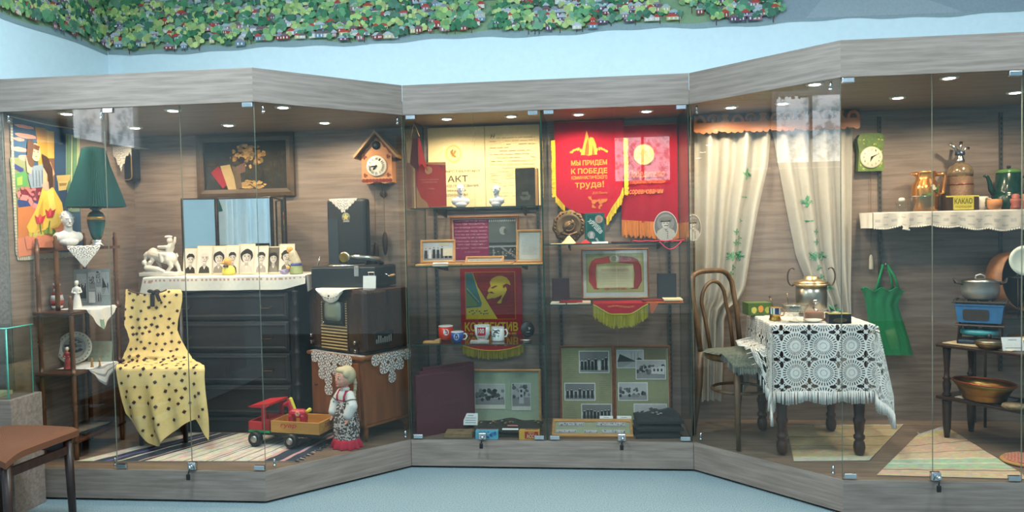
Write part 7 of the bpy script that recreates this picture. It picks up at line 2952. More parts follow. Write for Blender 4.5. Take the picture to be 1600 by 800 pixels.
tabL = [(196, 1086, 1206), (260, 1086, 1200), (330, 1086, 1184), (400, 1087, 1172), (450, 1087, 1164), (470, 1087, 1154), (482, 1088, 1138), (500, 1088, 1131), (560, 1088, 1130), (626, 1090, 1127)]
lvL = [(1167, 272, 7, 4, 0), (1163, 308, 5, 2, 0), (1158, 345, 3, 3, 0), (1150, 362, 4, 4, 0), (1157, 372, 3, 3, 0), (1149, 379, 4, 4, 0), (1156, 380, 3, 3, 0), (1142, 400, 6, 5, 0), (1155, 399, 6, 5, 0), (1146, 418, 4, 3, 0), (1142, 428, 4, 3, 0)]
curtain('white curtain with green stitched leaves swept aside behind the bentwood chair', tabL, 4, .4, lvL)
tabR = [(196, 1208, 1334), (260, 1219, 1333), (330, 1232, 1332), (400, 1246, 1331), (440, 1262, 1330), (470, 1282, 1330), (500, 1296, 1331), (560, 1302, 1336), (626, 1304, 1342)]
lvR = [(1260, 315, 7, 4, 0), (1264, 345, 5, 2, 0), (1275, 362, 4, 4, 0), (1275, 378, 4, 4, 0), (1271, 400, 6, 5, 0), (1284, 400, 6, 5, 0), (1279, 418, 4, 3, 0), (1283, 432, 4, 3, 0), (1288, 438, 4, 3, 0), (1296, 450, 5, 4, 0), (1302, 484, 8, 5, 0)]
curtain('white curtain with green stitched leaves falling behind the nickel samovar', tabR, 4, 2.1, lvR)

# carved pelmet
VAL = wood('pelmet_wood', C(150, 84, 40), C(178, 108, 58), 'x', .45, 10)
Yv = 4.62
x0, x1 = W(1084, 190, Yv).x, W(1344, 190, Yv).x
zt, zm, zb = W(1215, 174, Yv).z, W(1215, 188, Yv).z, W(1215, 203, Yv).z
t = thing('carved_pelmet', 'carved orange wooden pelmet with cut-out ornament above the curtains', 'pelmet', (x0, Yv, 0))
w = x1 - x0
n = 26
pts = []
for i in range(n * 4 + 1):
    k = i / (n * 4)
    pts.append((w * k, zb - .010 * abs(sin(k * n * pi)) + (.008 if (i // 4) % 4 == 0 else 0)))
mb = MB().slab(pts + [(w, zm), (0, zm)], 0, .012)
mb.build('scalloped_board', VAL, t)
for i in range(13):
    xx = w * (i + .5) / 13
    mb = MB()
    if i % 3 == 0:
        mb.slab([(xx + .038 * cos(a), zm - .004 + .05 * sin(a)) for a in [pi * q / 10 for q in range(11)]] + [(xx - .022 * cos(a), zm - .004 + .032 * sin(a)) for a in [pi * q / 10 for q in range(11)]], .001, .011)
    elif i % 3 == 1:
        mb.tube([Vector((xx + .026 * cos(a * pi / 9), .006, zm + .022 + .026 * sin(a * pi / 9))) for a in range(-2, 12)], .007, 6)
        mb.box((xx - .006, .001, zm - .004), (xx + .006, .011, zm + .02))
    else:
        mb.slab([(xx - .03, zm - .004), (xx + .03, zm - .004), (xx + .012, zm + .02), (xx + .022, zm + .044), (xx, zm + .052), (xx - .022, zm + .044), (xx - .012, zm + .02)], .001, .011)
    mb.build('carved_ornament', VAL, t)
MB().box((0, .0125, zm - .01), (w, .018, min(zt + .01, ZH - .006))).build('backing_board', REDW, t)
for q in (.02, w - .02):
    MB().box((q - .012, .02, zm + .0), (q + .012, YB - Yv - .001, zm + .02)).build('mounting_block', REDW, t)

# bentwood chair
BENT = wood('bentwood', C(76, 56, 38), C(112, 82, 54), 'z', .4, 10)
t = thing('bentwood_chair', 'old bentwood chair with a looped back tucked under the lace table', 'chair', (.793, 4.30, ZK + .004), radians(33))
hs = .165
zs = .485
MB().lathe([(.0001, zs - .03), (.18, zs - .03), (.192, zs - .018), (.190, zs), (.17, zs + .004), (.0001, zs)], n=36, sx=.98, sy=.98).build('seat', BENT, t)
for sx in (-1, 1):
    MB().tube([(sx * (hs - .0), -hs, 0), (sx * (hs - .03), -hs + .04, zs - .02)], [.013, .018], 10).build('leg', BENT, t)
    MB().tube([(sx * hs, hs + .03, 0), (sx * (hs - .012), hs - .015, zs * .6), (sx * (hs - .016), hs - .02, zs)], [.013, .017, .017], 10).build('leg', BENT, t)
pts = []
for i in range(25):
    a = i / 24
    x = -(hs - .016) + 2 * (hs - .016) * a
    k = 2 * a - 1
    pts.append((x * (1 + .06 * (1 - abs(k))), hs + .06, zs + .45 - .04 * k ** 4 * 1.2))
full = [(-(hs - .016), hs - .02, zs), (-(hs - .01), hs + .01, zs + .2), (-(hs - .012), hs + .05, zs + .38)] + pts[1:-1] + [(hs - .012, hs + .05, zs + .38), (hs - .01, hs + .01, zs + .2), (hs - .016, hs - .02, zs)]
MB().tube(full, .015, 10).build('back_bow', BENT, t)
inner = [(-.085, hs - .03, zs), (-.09, hs + .0, zs + .16)]
for i in range(13):
    a = pi - pi * i / 12
    inner.append((.09 * cos(a), hs + .035, zs + .27 + .12 * sin(a)))
inner += [(.09, hs + .0, zs + .16), (.085, hs - .03, zs)]
MB().tube(inner, .011, 10).build('inner_loop', BENT, t)
MB().tube([(.148 * cos(a * pi / 14), .148 * sin(a * pi / 14), zs - .20) for a in range(28)], .009, 8, closed=True).build('stretcher_ring', BENT, t)
# knitted seat pad
KNIT = mat('knitted_grey_green', C(92, 99, 90), .95, noise=.35, nscale=80, bump=.3)
pp = thing('seat_pad', 'knitted grey green pad with a fringe on the bentwood chair', 'cushion', (.793, 4.30, ZK + .004 + zs + .012), radians(33))


def pad_pt(a, b, th=.010):
    x, y = (a - .5) * .36, -.23 + .32 * b
    d = hypot(x, y)
    if d > .236:
        x, y = x * .236 / d, y * .236 / d
        d = .236
    return Vector((x, y, th + .003 * sin(a * 9) * sin(b * 8) - max(0, d - .188) * 1.3))


MB().grid(pad_pt, 24, 24).grid(lambda a, b: pad_pt(1 - a, b, .002), 24, 24).build('pad', KNIT, pp)
rn = random.Random(3)
mb = MB()
for (fa, n) in ((lambda k: (k, 0), 60), (lambda k: (0, k), 44), (lambda k: (1, k), 44)):
    for i in range(n):
        k = (i + .5) / n
        p = pad_pt(*fa(k))
        q = pad_pt(*fa(min(1, k + .8 / n)))
        out = Vector((p.x, p.y, 0)).normalized()
        l = rn.uniform(.026, .040)
        dn = out * (.010 if hypot(p.x, p.y) > .19 else l) + Vector((0, 0, -l if hypot(p.x, p.y) > .19 else -.006))
        mb.add([p + out * .001, q + out * .001, q + dn, p + dn], [(0, 1, 2, 3)], rn.choice([C(126, 134, 128), C(76, 86, 86), C(98, 108, 100)]))
mb.build('fringe', CLOTHP, pp)

# table with crocheted cloth
tx0, tx1, ty0, ty1, tz = .900, 1.395, 3.965, 4.53, .848
t = thing('dining_table', 'small dark wooden table on turned legs under the crocheted cloth', 'table', ((tx0 + tx1) / 2, (ty0 + ty1) / 2, ZK))
hw, hd, H = (tx1 - tx0) / 2, (ty1 - ty0) / 2, tz - ZK - .0075
MB().box((-hw, -hd, H - .025), (hw, hd, H), bev=.004).build('tabletop', REDW, t)
mb = MB().box((-hw + .05, -hd + .04, H - .11), (hw - .05, -hd + .06, H - .026))
mb.box((-hw + .05, hd - .06, H - .11), (hw - .05, hd - .04, H - .026))
mb.box((-hw + .04, -hd + .05, H - .11), (-hw + .06, hd - .05, H - .026))
mb.box((hw - .06, -hd + .05, H - .11), (hw - .04, hd - .05, H - .026))
mb.build('apron', REDW, t)
lp = [(.018, 0), (.026, .012), (.030, .04), (.026, .065), (.020, .075), (.028, .085), (.028, .10), (.020, .108), (.024, .13), (.026, .16), (.030, .17), (.030, .185), (.024, .195), (.028, .25), (.030, .40), (.034, .5), (.036, H - .026)]
TLEG = wood('table_leg_wood', C(46, 24, 18), C(72, 40, 30), 'z', .3, 10)
for sx in (-1, 1):
    for sy in (-1, 1):
        MB().lathe(lp, n=18).build('leg', TLEG, t, (sx * (hw - .055), sy * (hd - .05), 0))
t.location.z = ZK + .0075


def table_cloth():
    c = Vector(((tx0 + tx1) / 2, (ty0 + ty1) / 2, tz))
    dr = .345
    a0, b0 = hw + .004, hd + .004
    A, B = a0 + dr, b0 + dr

    def fn(s, q):
        x, y = (s * 2 - 1) * A, (q * 2 - 1) * B
        ex, ey = max(0, abs(x) - a0), max(0, abs(y) - b0)
        sx, sy = (1 if x >= 0 else -1), (1 if y >= 0 else -1)
        px_, py_ = max(-a0, min(a0, x)), max(-b0, min(b0, y))
        if ex == 0 and ey == 0:
            return c + Vector((px_, py_, .003 + .0012 * sin(x * 60) * sin(y * 60)))
        m, M_ = min(ex, ey), max(ex, ey)
        drop = M_ + .36 * m
        # corner cloth folds into a cone standing off the corner
        fl = .012 + .05 * (drop / .4) * .4
        ang = atan2(ey, ex) if (ex > 0 and ey > 0) else None
        wx = .010 * sin(y * 26 + 1) * min(1, drop / .1)
        wy = .010 * sin(x * 28) * min(1, drop / .1)
        ox = oy = 0
        if ang is None:
            if ex > 0:
                ox = fl * .5 + wx
            else:
                oy = fl * .5 + wy
        else:
            k = sin(2 * ang)
            r = fl * .6 + (.07 if sx > 0 or sy > 0 else .03) * k * min(1, drop / .35)
            ox, oy = r * cos(ang) + .012 * sin(ang * 8), r * sin(ang) + .012 * cos(ang * 8)
        if sx < 0 and ex > 0:                            # the end by the chair hangs straight, then lies on its seat
            ox *= .4
        r_ = c + Vector((px_ + sx * ox, py_ + sy * oy, .003 - drop))
        if sx < 0 and ex > 0:
            d_ = hypot(r_.x - .793, r_.y - 4.30)
            lim = ZK + .004 + .485 + .056
            if d_ < .265 and r_.z < lim:
                over = lim - r_.z
                k = min(1, (.265 - d_) / .05)
                r_.z = lim + (r_.z - lim) * (1 - k) + .004 * sin(y * 50 + over * 60) * k
                r_.x -= min(.075, over * .5) * k * (1 if r_.y < 4.38 else max(0, 1 - (r_.y - 4.38) / .05))
        return r_
    N = 110
    mb = MB().grid(fn, N, N)
    uv = [((i / N * 2 - 1) * A + .069, (j / N * 2 - 1) * B + .069 - .02) for j in range(N + 1) for i in range(N + 1)]
    o = mb.build('crochet_tablecloth', CROCHET, None, uv=uv)
    tag(o, 'white crocheted tablecloth of round rosettes hanging from the small table', 'tablecloth')
    # liner of the solid top
    rn = random.Random(2)
    fr = MB()
    M_ = 150
    for side in range(4):
        for i in range(M_):
            k = (i + rn.uniform(-.2, .2)) / M_
            k = min(.999, max(.001, k))
            s, q = [(k, 0), (1, k), (1 - k, 1), (0, 1 - k)][side]
            p = fn(s, q)
            out = Vector((p.x - c.x, p.y - c.y, 0)).normalized()
            tn = Vector((-out.y, out.x, 0))
            l = .042 + .022 * abs(sin(k * 22)) * rn.uniform(.7, 1)
            p1 = p + Vector((0, 0, -l)) + out * .006 * rn.uniform(-1, 1) + tn * rn.uniform(-.005, .005)
            if side == 3 and p.z > .62 and hypot(p.x - .793, p.y - 4.30) < .25:
                p1 = p + out * l * .55 + tn * rn.uniform(-.01, .01) + Vector((0, 0, -.002))
            f = rn.uniform(.8, 1)
            w_ = .55 if side == 3 and p.z > .62 else 1
            fr.tube([p + Vector((0, 0, .006 * w_)), p1], [.0035 * w_, .0048 * w_], 5, (0.8 * f, .79 * f, .76 * f))
    fr.build('tassel_fringe', CLOTHP, o)
    top = MB().grid(lambda a, b: c + Vector((-a0 + .002 + 2 * (a0 - .002) * a, -b0 + .002 + 2 * (b0 - .002) * b, .0012)), 4, 4)
    top.build('woven_underside', LINEN, o)


table_cloth()
zt_ = tz + .0052


def ontable(u, v):
    return WZ(u, v, zt_)


# green printed tin box
p = ontable(1188, 494)
t, w_, h_ = printed_box('tin_box', 'green printed tin box with yellow pears at the back corner of the table', 'box', 1169, 474, 1208, 494, 4.36, .10, zt_, C(70, 96, 40),
                        lambda P, w, h: [P.disc(w * (.25 + .28 * i), h * (.42 + .1 * (i % 2)), w * .11, h * .28, [C(196, 186, 84), C(206, 140, 60), C(150, 160, 60)][i % 3], 12, wob=.1) for i in range(3)],
                        lambda P, w, d: P.rect(.004, .004, w - .004, d - .004, C(96, 120, 56)), radians(8))
# glass holder with spoon
p = ontable(1211, 500)
t = thing('tea_glass_holder', 'gold tea glass holder with a blue and white band and a spoon', 'tea glass', p)
MB().lathe([(.0001, 0), (.030, 0), (.032, .004), (.028, .01), (.027, .03), (.030, .034)], n=24).build('gold_base', GOLD, t)
mb = MB()
for i in range(24):
    a0, a1 = 2 * pi * i / 24, 2 * pi * (i + 1) / 24
    mb.lathe([(.0295, .034), (.031, .066)], n=1, a0=a0, a1=a1, col=C(40, 60, 110) if i % 6 in (0, 1, 5) else (C(226, 226, 220) if i % 6 != 3 else C(90, 150, 120)))
mb.build('enamel_band', PTG, t)
MB().lathe([(.031, .066), (.032, .070), (.030, .071)], n=24).build('gold_rim', GOLD, t)
MB().tube([(.031, 0, .058), (.046, 0, .062), (.050, 0, .045), (.044, 0, .025), (.030, 0, .022)], .003, 8).build('handle', GOLD, t)
mb = MB().tube([(.004, .0, .02), (-.012, .008, .085), (-.022, .012, .118)], [.0018, .0022, .0035], 6)
mb.ell((-.023, .0125, .122), (.006, .002, .008))
mb.build('spoon', mat('old_spoon', C(120, 96, 70), .35, metal=.8), t)
# glass sugar bowl on a stem with spoon
p = ontable(1242, 503)
t = thing('glass_bowl', 'clear glass sugar bowl on a stem standing before the samovar', 'bowl', p)
MB().lathe([(.0001, 0), (.030, .001), (.032, .004), (.010, .012), (.007, .03), (.010, .042), (.04, .05), (.058, .066), (.066, .09), (.064, .09), (.054, .068), (.036, .055), (.0001, .05)], n=28).build('bowl', CLEAR, t)
MB().lathe([(.065, .088), (.068, .092), (.064, .094)], n=28).build('silver_rim', SILVER, t)
mb = MB()
rn = random.Random(4)
for i in range(16):
    a, r = rn.uniform(0, 2 * pi), rn.uniform(0, .03)
    mb.box((r * cos(a) - .008, r * sin(a) - .008, .056 + .004 * (i % 3)), (r * cos(a) + .008, r * sin(a) + .008, .072 + .004 * (i % 3)), bev=.002)
o = mb.build('sugar_lumps', mat('sugar', C(226, 222, 212), .7), t)
o['kind'] = 'stuff'
MB().tube([(-.015, .01, .06), (-.03, .02, .11), (-.034, .024, .15)], [.002, .0025, .004], 6).build('spoon', _mats['old_spoon'], t)
# nickel samovar
Ys = 4.34
p = Vector((W(1268, 492, Ys).x, Ys, zt_))
t = thing('samovar', 'round nickel samovar with a brass lid in front of the curtain', 'samovar', p)
NICK = mat('nickel', C(168, 160, 146), .3, metal=1.0, noise=.05)
PBRASS = mat('pale_brass', C(206, 184, 140), .3, metal=1.0, noise=.08)
k = px(Ys)
R_ = 21.5 * k
hb = (492 - 452) * k * 1.0 + .02
MB().lathe([(.0001, 0), (R_ * .8, 0), (R_ * .84, .01), (R_ * .7, .02), (R_ * .92, .03), (R_, .045), (R_ * 1.02, hb * .6), (R_, hb), (.0001, hb)], n=36).build('body', NICK, t)
MB().lathe([(R_, hb - .004), (R_ * 1.22, hb), (R_ * 1.24, hb + .006), (R_ * 1.05, hb + .010), (R_ * .95, hb + .014)], n=36).build('collar', PBRASS, t)
MB().lathe([(R_ * 1.12, hb + .008), (R_ * 1.08, hb + .018), (R_ * .7, hb + .028), (R_ * .5, hb + .032), (R_ * .48, hb + .045), (R_ * .25, hb + .05), (.0001, hb + .05)], n=36).build('lid', PBRASS, t)
for sg in (-1, 1):
    MB().tube([(sg * R_ * (1.28 + .28 * cos(a)), 0, hb + .045 + .05 * sin(a)) for a in [(-2.0 + i * .42) if sg > 0 else (-2.0 + i * .42) for i in range(11)]], .0045, 8).build('handle', mat('dark_bronze', C(96, 76, 54), .35, metal=.8), t)
mb = MB().tube([(-.008, -R_ * .98, .05), (-.008, -R_ * 1.3, .045), (-.008, -R_ * 1.45, .04), (-.008, -R_ * 1.45, .022)], [.010, .009, .009, .007], 10)
mb.tube([(-.008, -R_ * 1.3, .05), (-.008, -R_ * 1.3, .085)], .004, 8)
mb.ell((-.008, -R_ * 1.3, .088), (.014, .004, .010))
mb.build('tap', SILVER, t)
# saucer with a box on it
p = ontable(1270, 503)
t = thing('saucer', 'small white saucer on the table before the samovar', 'saucer', p)
MB().lathe([(.0001, .002), (.024, .002), (.026, 0), (.030, .002), (.048, .012), (.047, .014), (.028, .006), (.0001, .005)], n=32).build('dish', PORC, t)
t, w_, h_ = printed_box('small_box', 'flat pinkish printed box resting behind the saucer', 'box', 1258, 488, 1287, 497, 4.10, .05, zt_, C(150, 112, 92),
                        lambda P, w, h: P.rect(w * .1, h * .25, w * .9, h * .75, C(122, 100, 80)), lambda P, w, d: [P.disc(w * (.3 + .2 * i), d * .5, w * .12, d * .25, C(196, 92, 84), 10, wob=.2) for i in range(3)], radians(-5))
# black tin
t, w_, h_ = printed_box('tin_box', 'black tin box with a gold oval at the front corner of the table', 'box', 1295, 491, 1330, 511, 3.98, .075, zt_, C(30, 26, 26),
                        lambda P, w, h: (P.disc(w * .5, h * .36, w * .3, h * .2, C(104, 84, 40), 24), P.disc(w * .5, h * .36, w * .25, h * .14, C(64, 52, 32), 24), P.text('ЧАЙ', w * .5, h * .36, w * .2, h * .12, C(150, 124, 60), .01)),
                        lambda P, w, d: P.rect(.002, .002, w - .002, d - .002, C(146, 138, 70)), radians(-3))
# cutlery
for (u0, v0, u1, v1, lab) in ((1292, 486, 1306, 494, 'grey table knife lying behind the black tin'), (1282, 496, 1292, 503, 'dark handled table knife lying beside the black tin')):
    a, b = ontable(u0, v0), ontable(u1, v1)
    d = b - a
    L = max(.07, d.length * .7)
    t = thing('table_knife', lab, 'knife', a + Vector((0, 0, .006)), atan2(d.y, d.x))
    MB().slab([(0, -.006), (L * .55, -.006), (L * .55, .004), (L * .1, .004)], -.001, .001).build('blade', SILVER, t)
    MB().box((L * .5, -.006, -.0065), (L, .006, .005), bev=.003).build('handle', DARKW if 'dark' in lab else ALUM, t)

# green wall clock with a weight
Yc = YB - .05
c0, c1 = W(1340, 268, Yc), W(1381, 268, Yc)
w = c1.x - c0.x
zb, zt2 = c0.z, W(1362, 208, Yc).z
H = zt2 - zb
t = thing('wall_clock', 'green painted wall clock with a round white dial and hanging weight', 'clock', ((c0.x + c1.x) / 2, YB - .001, zb))
hw = w / 2
CLG = mat('clock_green', C(98, 120, 58), .4, noise=.25, nscale=30)
pts = [(-hw * .98, 0), (hw * .98, 0), (hw * .92, H * .55), (hw * 1.02, H * .72), (hw * 1.0, H * .9), (hw * .78, H * .98), (hw * .5, H), (hw * .2, H * .985), (-hw * .1, H), (-hw * .55, H), (-hw * .82, H * .97), (-hw * 1.02, H * .86), (-hw * 1.0, H * .74), (-hw * .9, H * .55)]
MB().slab(pts, -.055, 0).build('case', CLG, t)
P = Paint(-.0555)
rn = random.Random(5)
for i in range(60):
    x, z = rn.uniform(-hw * .85, hw * .85), rn.uniform(H * .02, H * .95)
    P.disc(x, z, .007, .004, rn.choice([C(86, 124, 50), C(160, 170, 80), C(104, 150, 70), C(196, 190, 110)]), 8, rot=rn.random() * 3, wob=.2, seed=i, step=.3)
P.build('painted_leaves', PTG, t)
mb = MB()
r = hw * .84
cz = H * .36
mb.M = Matrix.Translation((0, -.058, cz)) @ Matrix.Rotation(pi / 2, 4, 'X')
mb.lathe([(.0001, .010), (r * .9, .010), (r, .006), (r * 1.04, 0)], n=40, col=C(216, 210, 186))
d = mb.build('dial', PTG, t)
P = Paint(-.0685)
P.M = Matrix.Translation((0, 0, cz))
for i in range(12):
    a = pi / 2 - i * pi / 6
    P.text(str(12 if i == 0 else i), cos(a) * r * .72, sin(a) * r * .72, .010 if i % 12 in (0, 10, 11) else .006, .012, C(60, 54, 44), .01)
P.build('numerals', PTG, d)
P = Paint(-.071)
P.M = Matrix.Translation((0, 0, cz))
for ang, ln, wd in ((radians(28), r * .72, .005), (radians(-110), r * .5, .007)):
    P.poly([(-wd * sin(ang), wd * cos(ang)), (ln * cos(ang), ln * sin(ang)), (wd * sin(ang), -wd * cos(ang)), (-ln * .2 * cos(ang), -ln * .2 * sin(ang))], C(40, 36, 34))
P.disc(0, 0, .006, None, C(40, 36, 34))
P.build('hands', PTG, d)
a, b = W(1361, 396, YB - .03), W(1361, 421, YB - .03)
z = 0.0
mb = MB()
while z > a.z - zb + .004:
    mb.ell((a.x - t.location.x, -.03, z), (.0022, .0014, .0045), 6, 5)
    z -= .009
mb.build('chain', mat('chain_brass', C(120, 92, 54), .4, metal=.8), t)
MB().lathe([(.002, 0), (.012, .001), (.013, .006), (.011, .07), (.008, .08), (.003, .088)], c=(a.x - t.location.x, -.03, b.z - zb), n=16).build('weight', mat('pale_weight', C(196, 190, 172), .4), t)

# lace covered wall shelf
sx0, sx1, sy0, szt = 1.60, 2.95, 4.50, 1.418
t = thing('wall_shelf', 'wooden wall shelf covered with a white lace runner', 'shelf', (sx0, sy0, szt))
MB().box((0, 0, -.022), (sx1 - sx0, YB - sy0 - .003, 0), bev=.002).build('shelf_board', LAM, t)
for x in (.10, 1.0):
    MB().slab([(0, -.023), (0, -.10), (.02, -.10), (.2, -.04), (.2, -.023)], -.004, .004).build('shelf_bracket', RUBBER, t, (x, YB - sy0 - .006, 0), -pi / 2)
Lr = sx1 - sx0 + .03


def lr(a, b):
    x = sx0 - .018 + Lr * a
    if b < .45:
        return Vector((x, sy0 + .22 - (.22 + .006) * b / .45, szt + .0025))
    k = (b - .45) / .55
    dep = .088 + .012 * abs(sin(a * 28)) + (.02 if .11 < a < .14 else 0) - .016 * sin(a * 9)
    return Vector((x, sy0 - .008 - .010 * sin(a * 70) * k - (.012 * k if .105 < a < .145 else 0), szt + .0025 - dep * k))


TRL = mat('runner_cotton', C(224, 220, 212), .95, noise=.05)
mb = MB().grid(lr, 150, 20, colfn=lambda a, b: (C(196, 196, 196) if b > .55 and (sin(a * 95) * sin(b * 26 + 1) > .45) else C(226, 222, 214)))
o = tag(mb.build('lace_runner', painted('runner_cloth', .95, .2)), 'white patterned runner hanging from the wall shelf', 'tablecloth')
mb = MB().grid(lambda a, b: Vector((sx0 - .019 - .008 * sin(b * 11) * (1 - a), sy0 + .22 * b, szt + .0025 - .09 * (1 - a))), 8, 12).build('hanging_end', TRL, o)
mb = MB()
for i in range(120):
    a = (i + .5) / 120
    p = lr(a, 1)
    mb.ell(p + Vector((0, 0, -.002)), (.006, .002, .006), 6, 4, C(226, 222, 214))
mb.build('scalloped_edge', CLOTHP, o)
zs_ = szt + .0042


def onshelf(u, Y=4.60):
    return Vector((W(u, 325, Y).x, Y, zs_))


kk = px(4.6)
# small lidded glass bowl
t = thing('glass_jar', 'little glass jar with a white knob at the curtain end of the wall shelf', 'jar', onshelf(1409))
MB().lathe([(.0001, .001), (.022, .001), (.030, .02), (.032, .045), (.030, .046), (.028, .02), (.0001, .005)], n=24).build('bowl', CLEAR, t)
MB().lathe([(.034, .046), (.030, .052), (.010, .058), (.0001, .058)], n=24).build('lid', CLEAR, t)
MB().lathe([(.0001, .058), (.014, .060), (.018, .070), (.012, .080), (.0001, .082)], n=18).build('knob', PORC, t)
# gold pitcher
t = thing('pitcher', 'shiny gold pitcher with green flowers on the wall shelf', 'pitcher', onshelf(1446, 4.62))
GLD = mat('gold_lustre', C(214, 150, 84), .2, metal=.85, noise=.1)
Hh = 57 * kk
mb = MB().lathe([(.0001, 0), (.062, 0), (.066, .01), (.070, .06), (.074, Hh * .55), (.072, Hh * .66), (.050, Hh * .80), (.052, Hh * .97), (.056, Hh), (.052, Hh), (.048, Hh * .96), (.046, Hh * .8), (.0001, Hh * .5)], n=32)
mb.build('body', GLD, t)
MB().cap((-.048, 0, Hh * .93), .014, (-.075, 0, Hh * .955), .007).build('spout', GLD, t)
MB().tube([(.05, 0, Hh * .92), (.105, 0, Hh * .93), (.108, 0, Hh * .86), (.10, 0, Hh * .6), (.098, 0, Hh * .45), (.07, 0, Hh * .40)], [.011, .011, .010, .0095, .009, .009], 10).build('handle', GLD, t)
P = Paint()
for i, (x, z) in enumerate(((-.035, .38), (-.01, .42), (.02, .56), (.035, .50), (.045, .58), (.01, .62), (-.045, .34))):
    P.disc(x, Hh * z, .014, .010, [C(60, 92, 56), C(84, 120, 66), C(206, 196, 170)][i % 3], 9, wob=.3, seed=i)
wrap(P, t, .0745, lambda z: .0745, 0, 'painted_flowers')
# small sepia photo block before the pitcher
t = thing('glass_block', 'low square glass dish standing before the gold pitcher', 'dish', onshelf(1441, 4.53))
mb = MB().box((-.058, -.015, 0), (.058, .015, .006))
for (a, b) in (((-.058, -.015), (.058, -.012)), ((-.058, .012), (.058, .015)), ((-.058, -.012), (-.055, .012)), ((.055, -.012), (.058, .012))):
    mb.box((a[0], a[1], .006), (b[0], b[1], .085))
mb.build('dish', CLEAR, t)
MB().tube([(-.058, -.0135, .085), (.058, -.0135, .085), (.058, .0135, .085), (-.058, .0135, .085)], .002, 6, closed=True).build('rim', SILVER, t)
# glass soda siphon in a woven cover
t = thing('soda_siphon', 'tall soda siphon in a woven wire cover with a chrome head', 'siphon', onshelf(1500, 4.665))
Hs = 66 * kk
SIPH = mat('woven_cover', C(112, 86, 66), .55, metal=.3, noise=.4, nscale=140, bump=.5)
MB().lathe([(.0001, 0), (.066, 0), (.068, .01), (.068, Hs * .74)], n=32).build('woven_body', SIPH, t)
MB().lathe([(.070, Hs * .56), (.071, Hs * .575), (.070, Hs * .59)], n=32).build('band', mat('copper_band', C(140, 84, 60), .35, metal=.7), t)
MB().lathe([(.068, Hs * .74), (.068, Hs * .86), (.058, Hs * .96), (.036, Hs * 1.02), (.022, Hs * 1.06), (.0001, Hs * 1.06)], n=32).build('glass_shoulder', mat('smoked_glass', C(150, 128, 100), .12, metal=.5, noise=.4, nscale=60), t)
mb = MB().lathe([(.0001, Hs * 1.05), (.024, Hs * 1.05), (.026, Hs * 1.10), (.020, Hs * 1.14), (.016, Hs * 1.2), (.018, Hs * 1.25), (.0001, Hs * 1.25)], n=20)
mb.build('head', SILVER, t)
MB().tube([(0, 0, Hs * 1.22), (-.03, -.01, Hs * 1.36), (-.062, -.015, Hs * 1.46)], [.010, .009, .010], 10).build('spout', SILVER, t)
MB().tube([(0, 0, Hs * 1.22), (.004, 0, Hs * 1.40), (.008, .004, Hs * 1.50)], [.007, .007, .010], 8).build('lever', SILVER, t)
MB().tube([(0, 0, Hs * 1.22), (.03, 0, Hs * 1.36), (.05, .004, Hs * 1.36)], [.006, .006, .009], 8).build('capsule_holder', SILVER, t)
MB().lathe([(.024, 0), (.028, .006), (.026, .020), (.02, .024)], c=(0, 0, Hs * 1.21), n=20).build('blue_collar', mat('blue_steel', C(90, 100, 120), .3, metal=.8), t)
# cocoa tin
t, w_, h_ = printed_box('cocoa_tin', 'low yellow and black tin with lettering on the wall shelf', 'tin', 1478, 306, 1530, 323, 4.53, .06, zs_, C(60, 44, 30),
                        lambda P, w, h: (P.rect(w * .22, h * .04, w * .84, h * .9, C(186, 176, 70)), P.text('КАКАО', w * .53, h * .62, w * .54, h * .38, C(54, 62, 30), .02), P.text('порошок', w * .53, h * .22, w * .5, h * .18, C(84, 84, 36), .01), P.rect(0, h * .9, w, h, C(206, 190, 84))),
                        lambda P, w, d: P.rect(.002, .002, w - .002, d - .002, C(200, 188, 96)))
t.location.x = W(1478, 323, 4.53).x
# white mug with a painted side
t = thing('mug', 'white mug with a green painted side behind the cocoa tin', 'mug', onshelf(1531, 4.60))
MB().lathe([(.0001, 0), (.034, 0), (.036, .02), (.042, .075), (.040, .077), (.034, .02), (.0001, .006)], n=26).build('bowl', PORC, t)
MB().tube([(.038, 0, .066), (.058, 0, .064), (.060, 0, .04), (.036, 0, .018)], .0045, 8).build('handle', PORC, t)
P = Paint()
for i in range(6):
    P.disc(.02 + .006 * sin(i * 2), .025 + .007 * i, .010, .007, [C(120, 130, 80), C(150, 140, 100)][i % 2], 8, wob=.3, seed=i)
wrap(P, t, .04, lambda z: .036 + .0062 * z / .075, 0, 'painted_flower')
t = thing('clay_cup', 'plain orange-brown clay cup beside the green coffee pot', 'cup', onshelf(1554, 4.525))
MB().lathe([(.0001, 0), (.030, 0), (.038, .03), (.036, .058), (.034, .058), (.034, .03), (.0001, .008)], n=24).build('bowl', mat('clay', C(182, 122, 72), .6, noise=.1), t)
t = thing('coffee_pot', 'dark green enamel coffee pot with a pale green lid', 'coffee pot', onshelf(1576, 4.64))
EN = mat('green_enamel', C(10, 48, 36), .2, noise=.06)
ENL = mat('pale_green_enamel', C(80, 122, 60), .2, noise=.06)
Hp = 53 * kk
MB().lathe([(.0001, 0), (.092, 0), (.094, .008), (.088, Hp * .34), (.084, Hp * .40), (.074, Hp * .44), (.072, Hp * .5), (.064, Hp * .98), (.060, Hp), (.0001, Hp)], n=36).build('body', EN, t)
MB().lathe([(.066, Hp - .006), (.067, Hp + .004), (.05, Hp + .016), (.016, Hp + .022), (.0001, Hp + .022)], n=32).build('lid', ENL, t)
MB().lathe([(.006, Hp + .02), (.012, Hp + .03), (.010, Hp + .038), (.0001, Hp + .04)], n=16).build('knob', RUBBER, t)
MB().tube([(-.08, 0, Hp * .42), (-.098, 0, Hp * .55), (-.104, 0, Hp * .75), (-.116, 0, Hp * .9), (-.135, 0, Hp * .93)], [.016, .013, .011, .010, .008], 10).build('spout', EN, t)
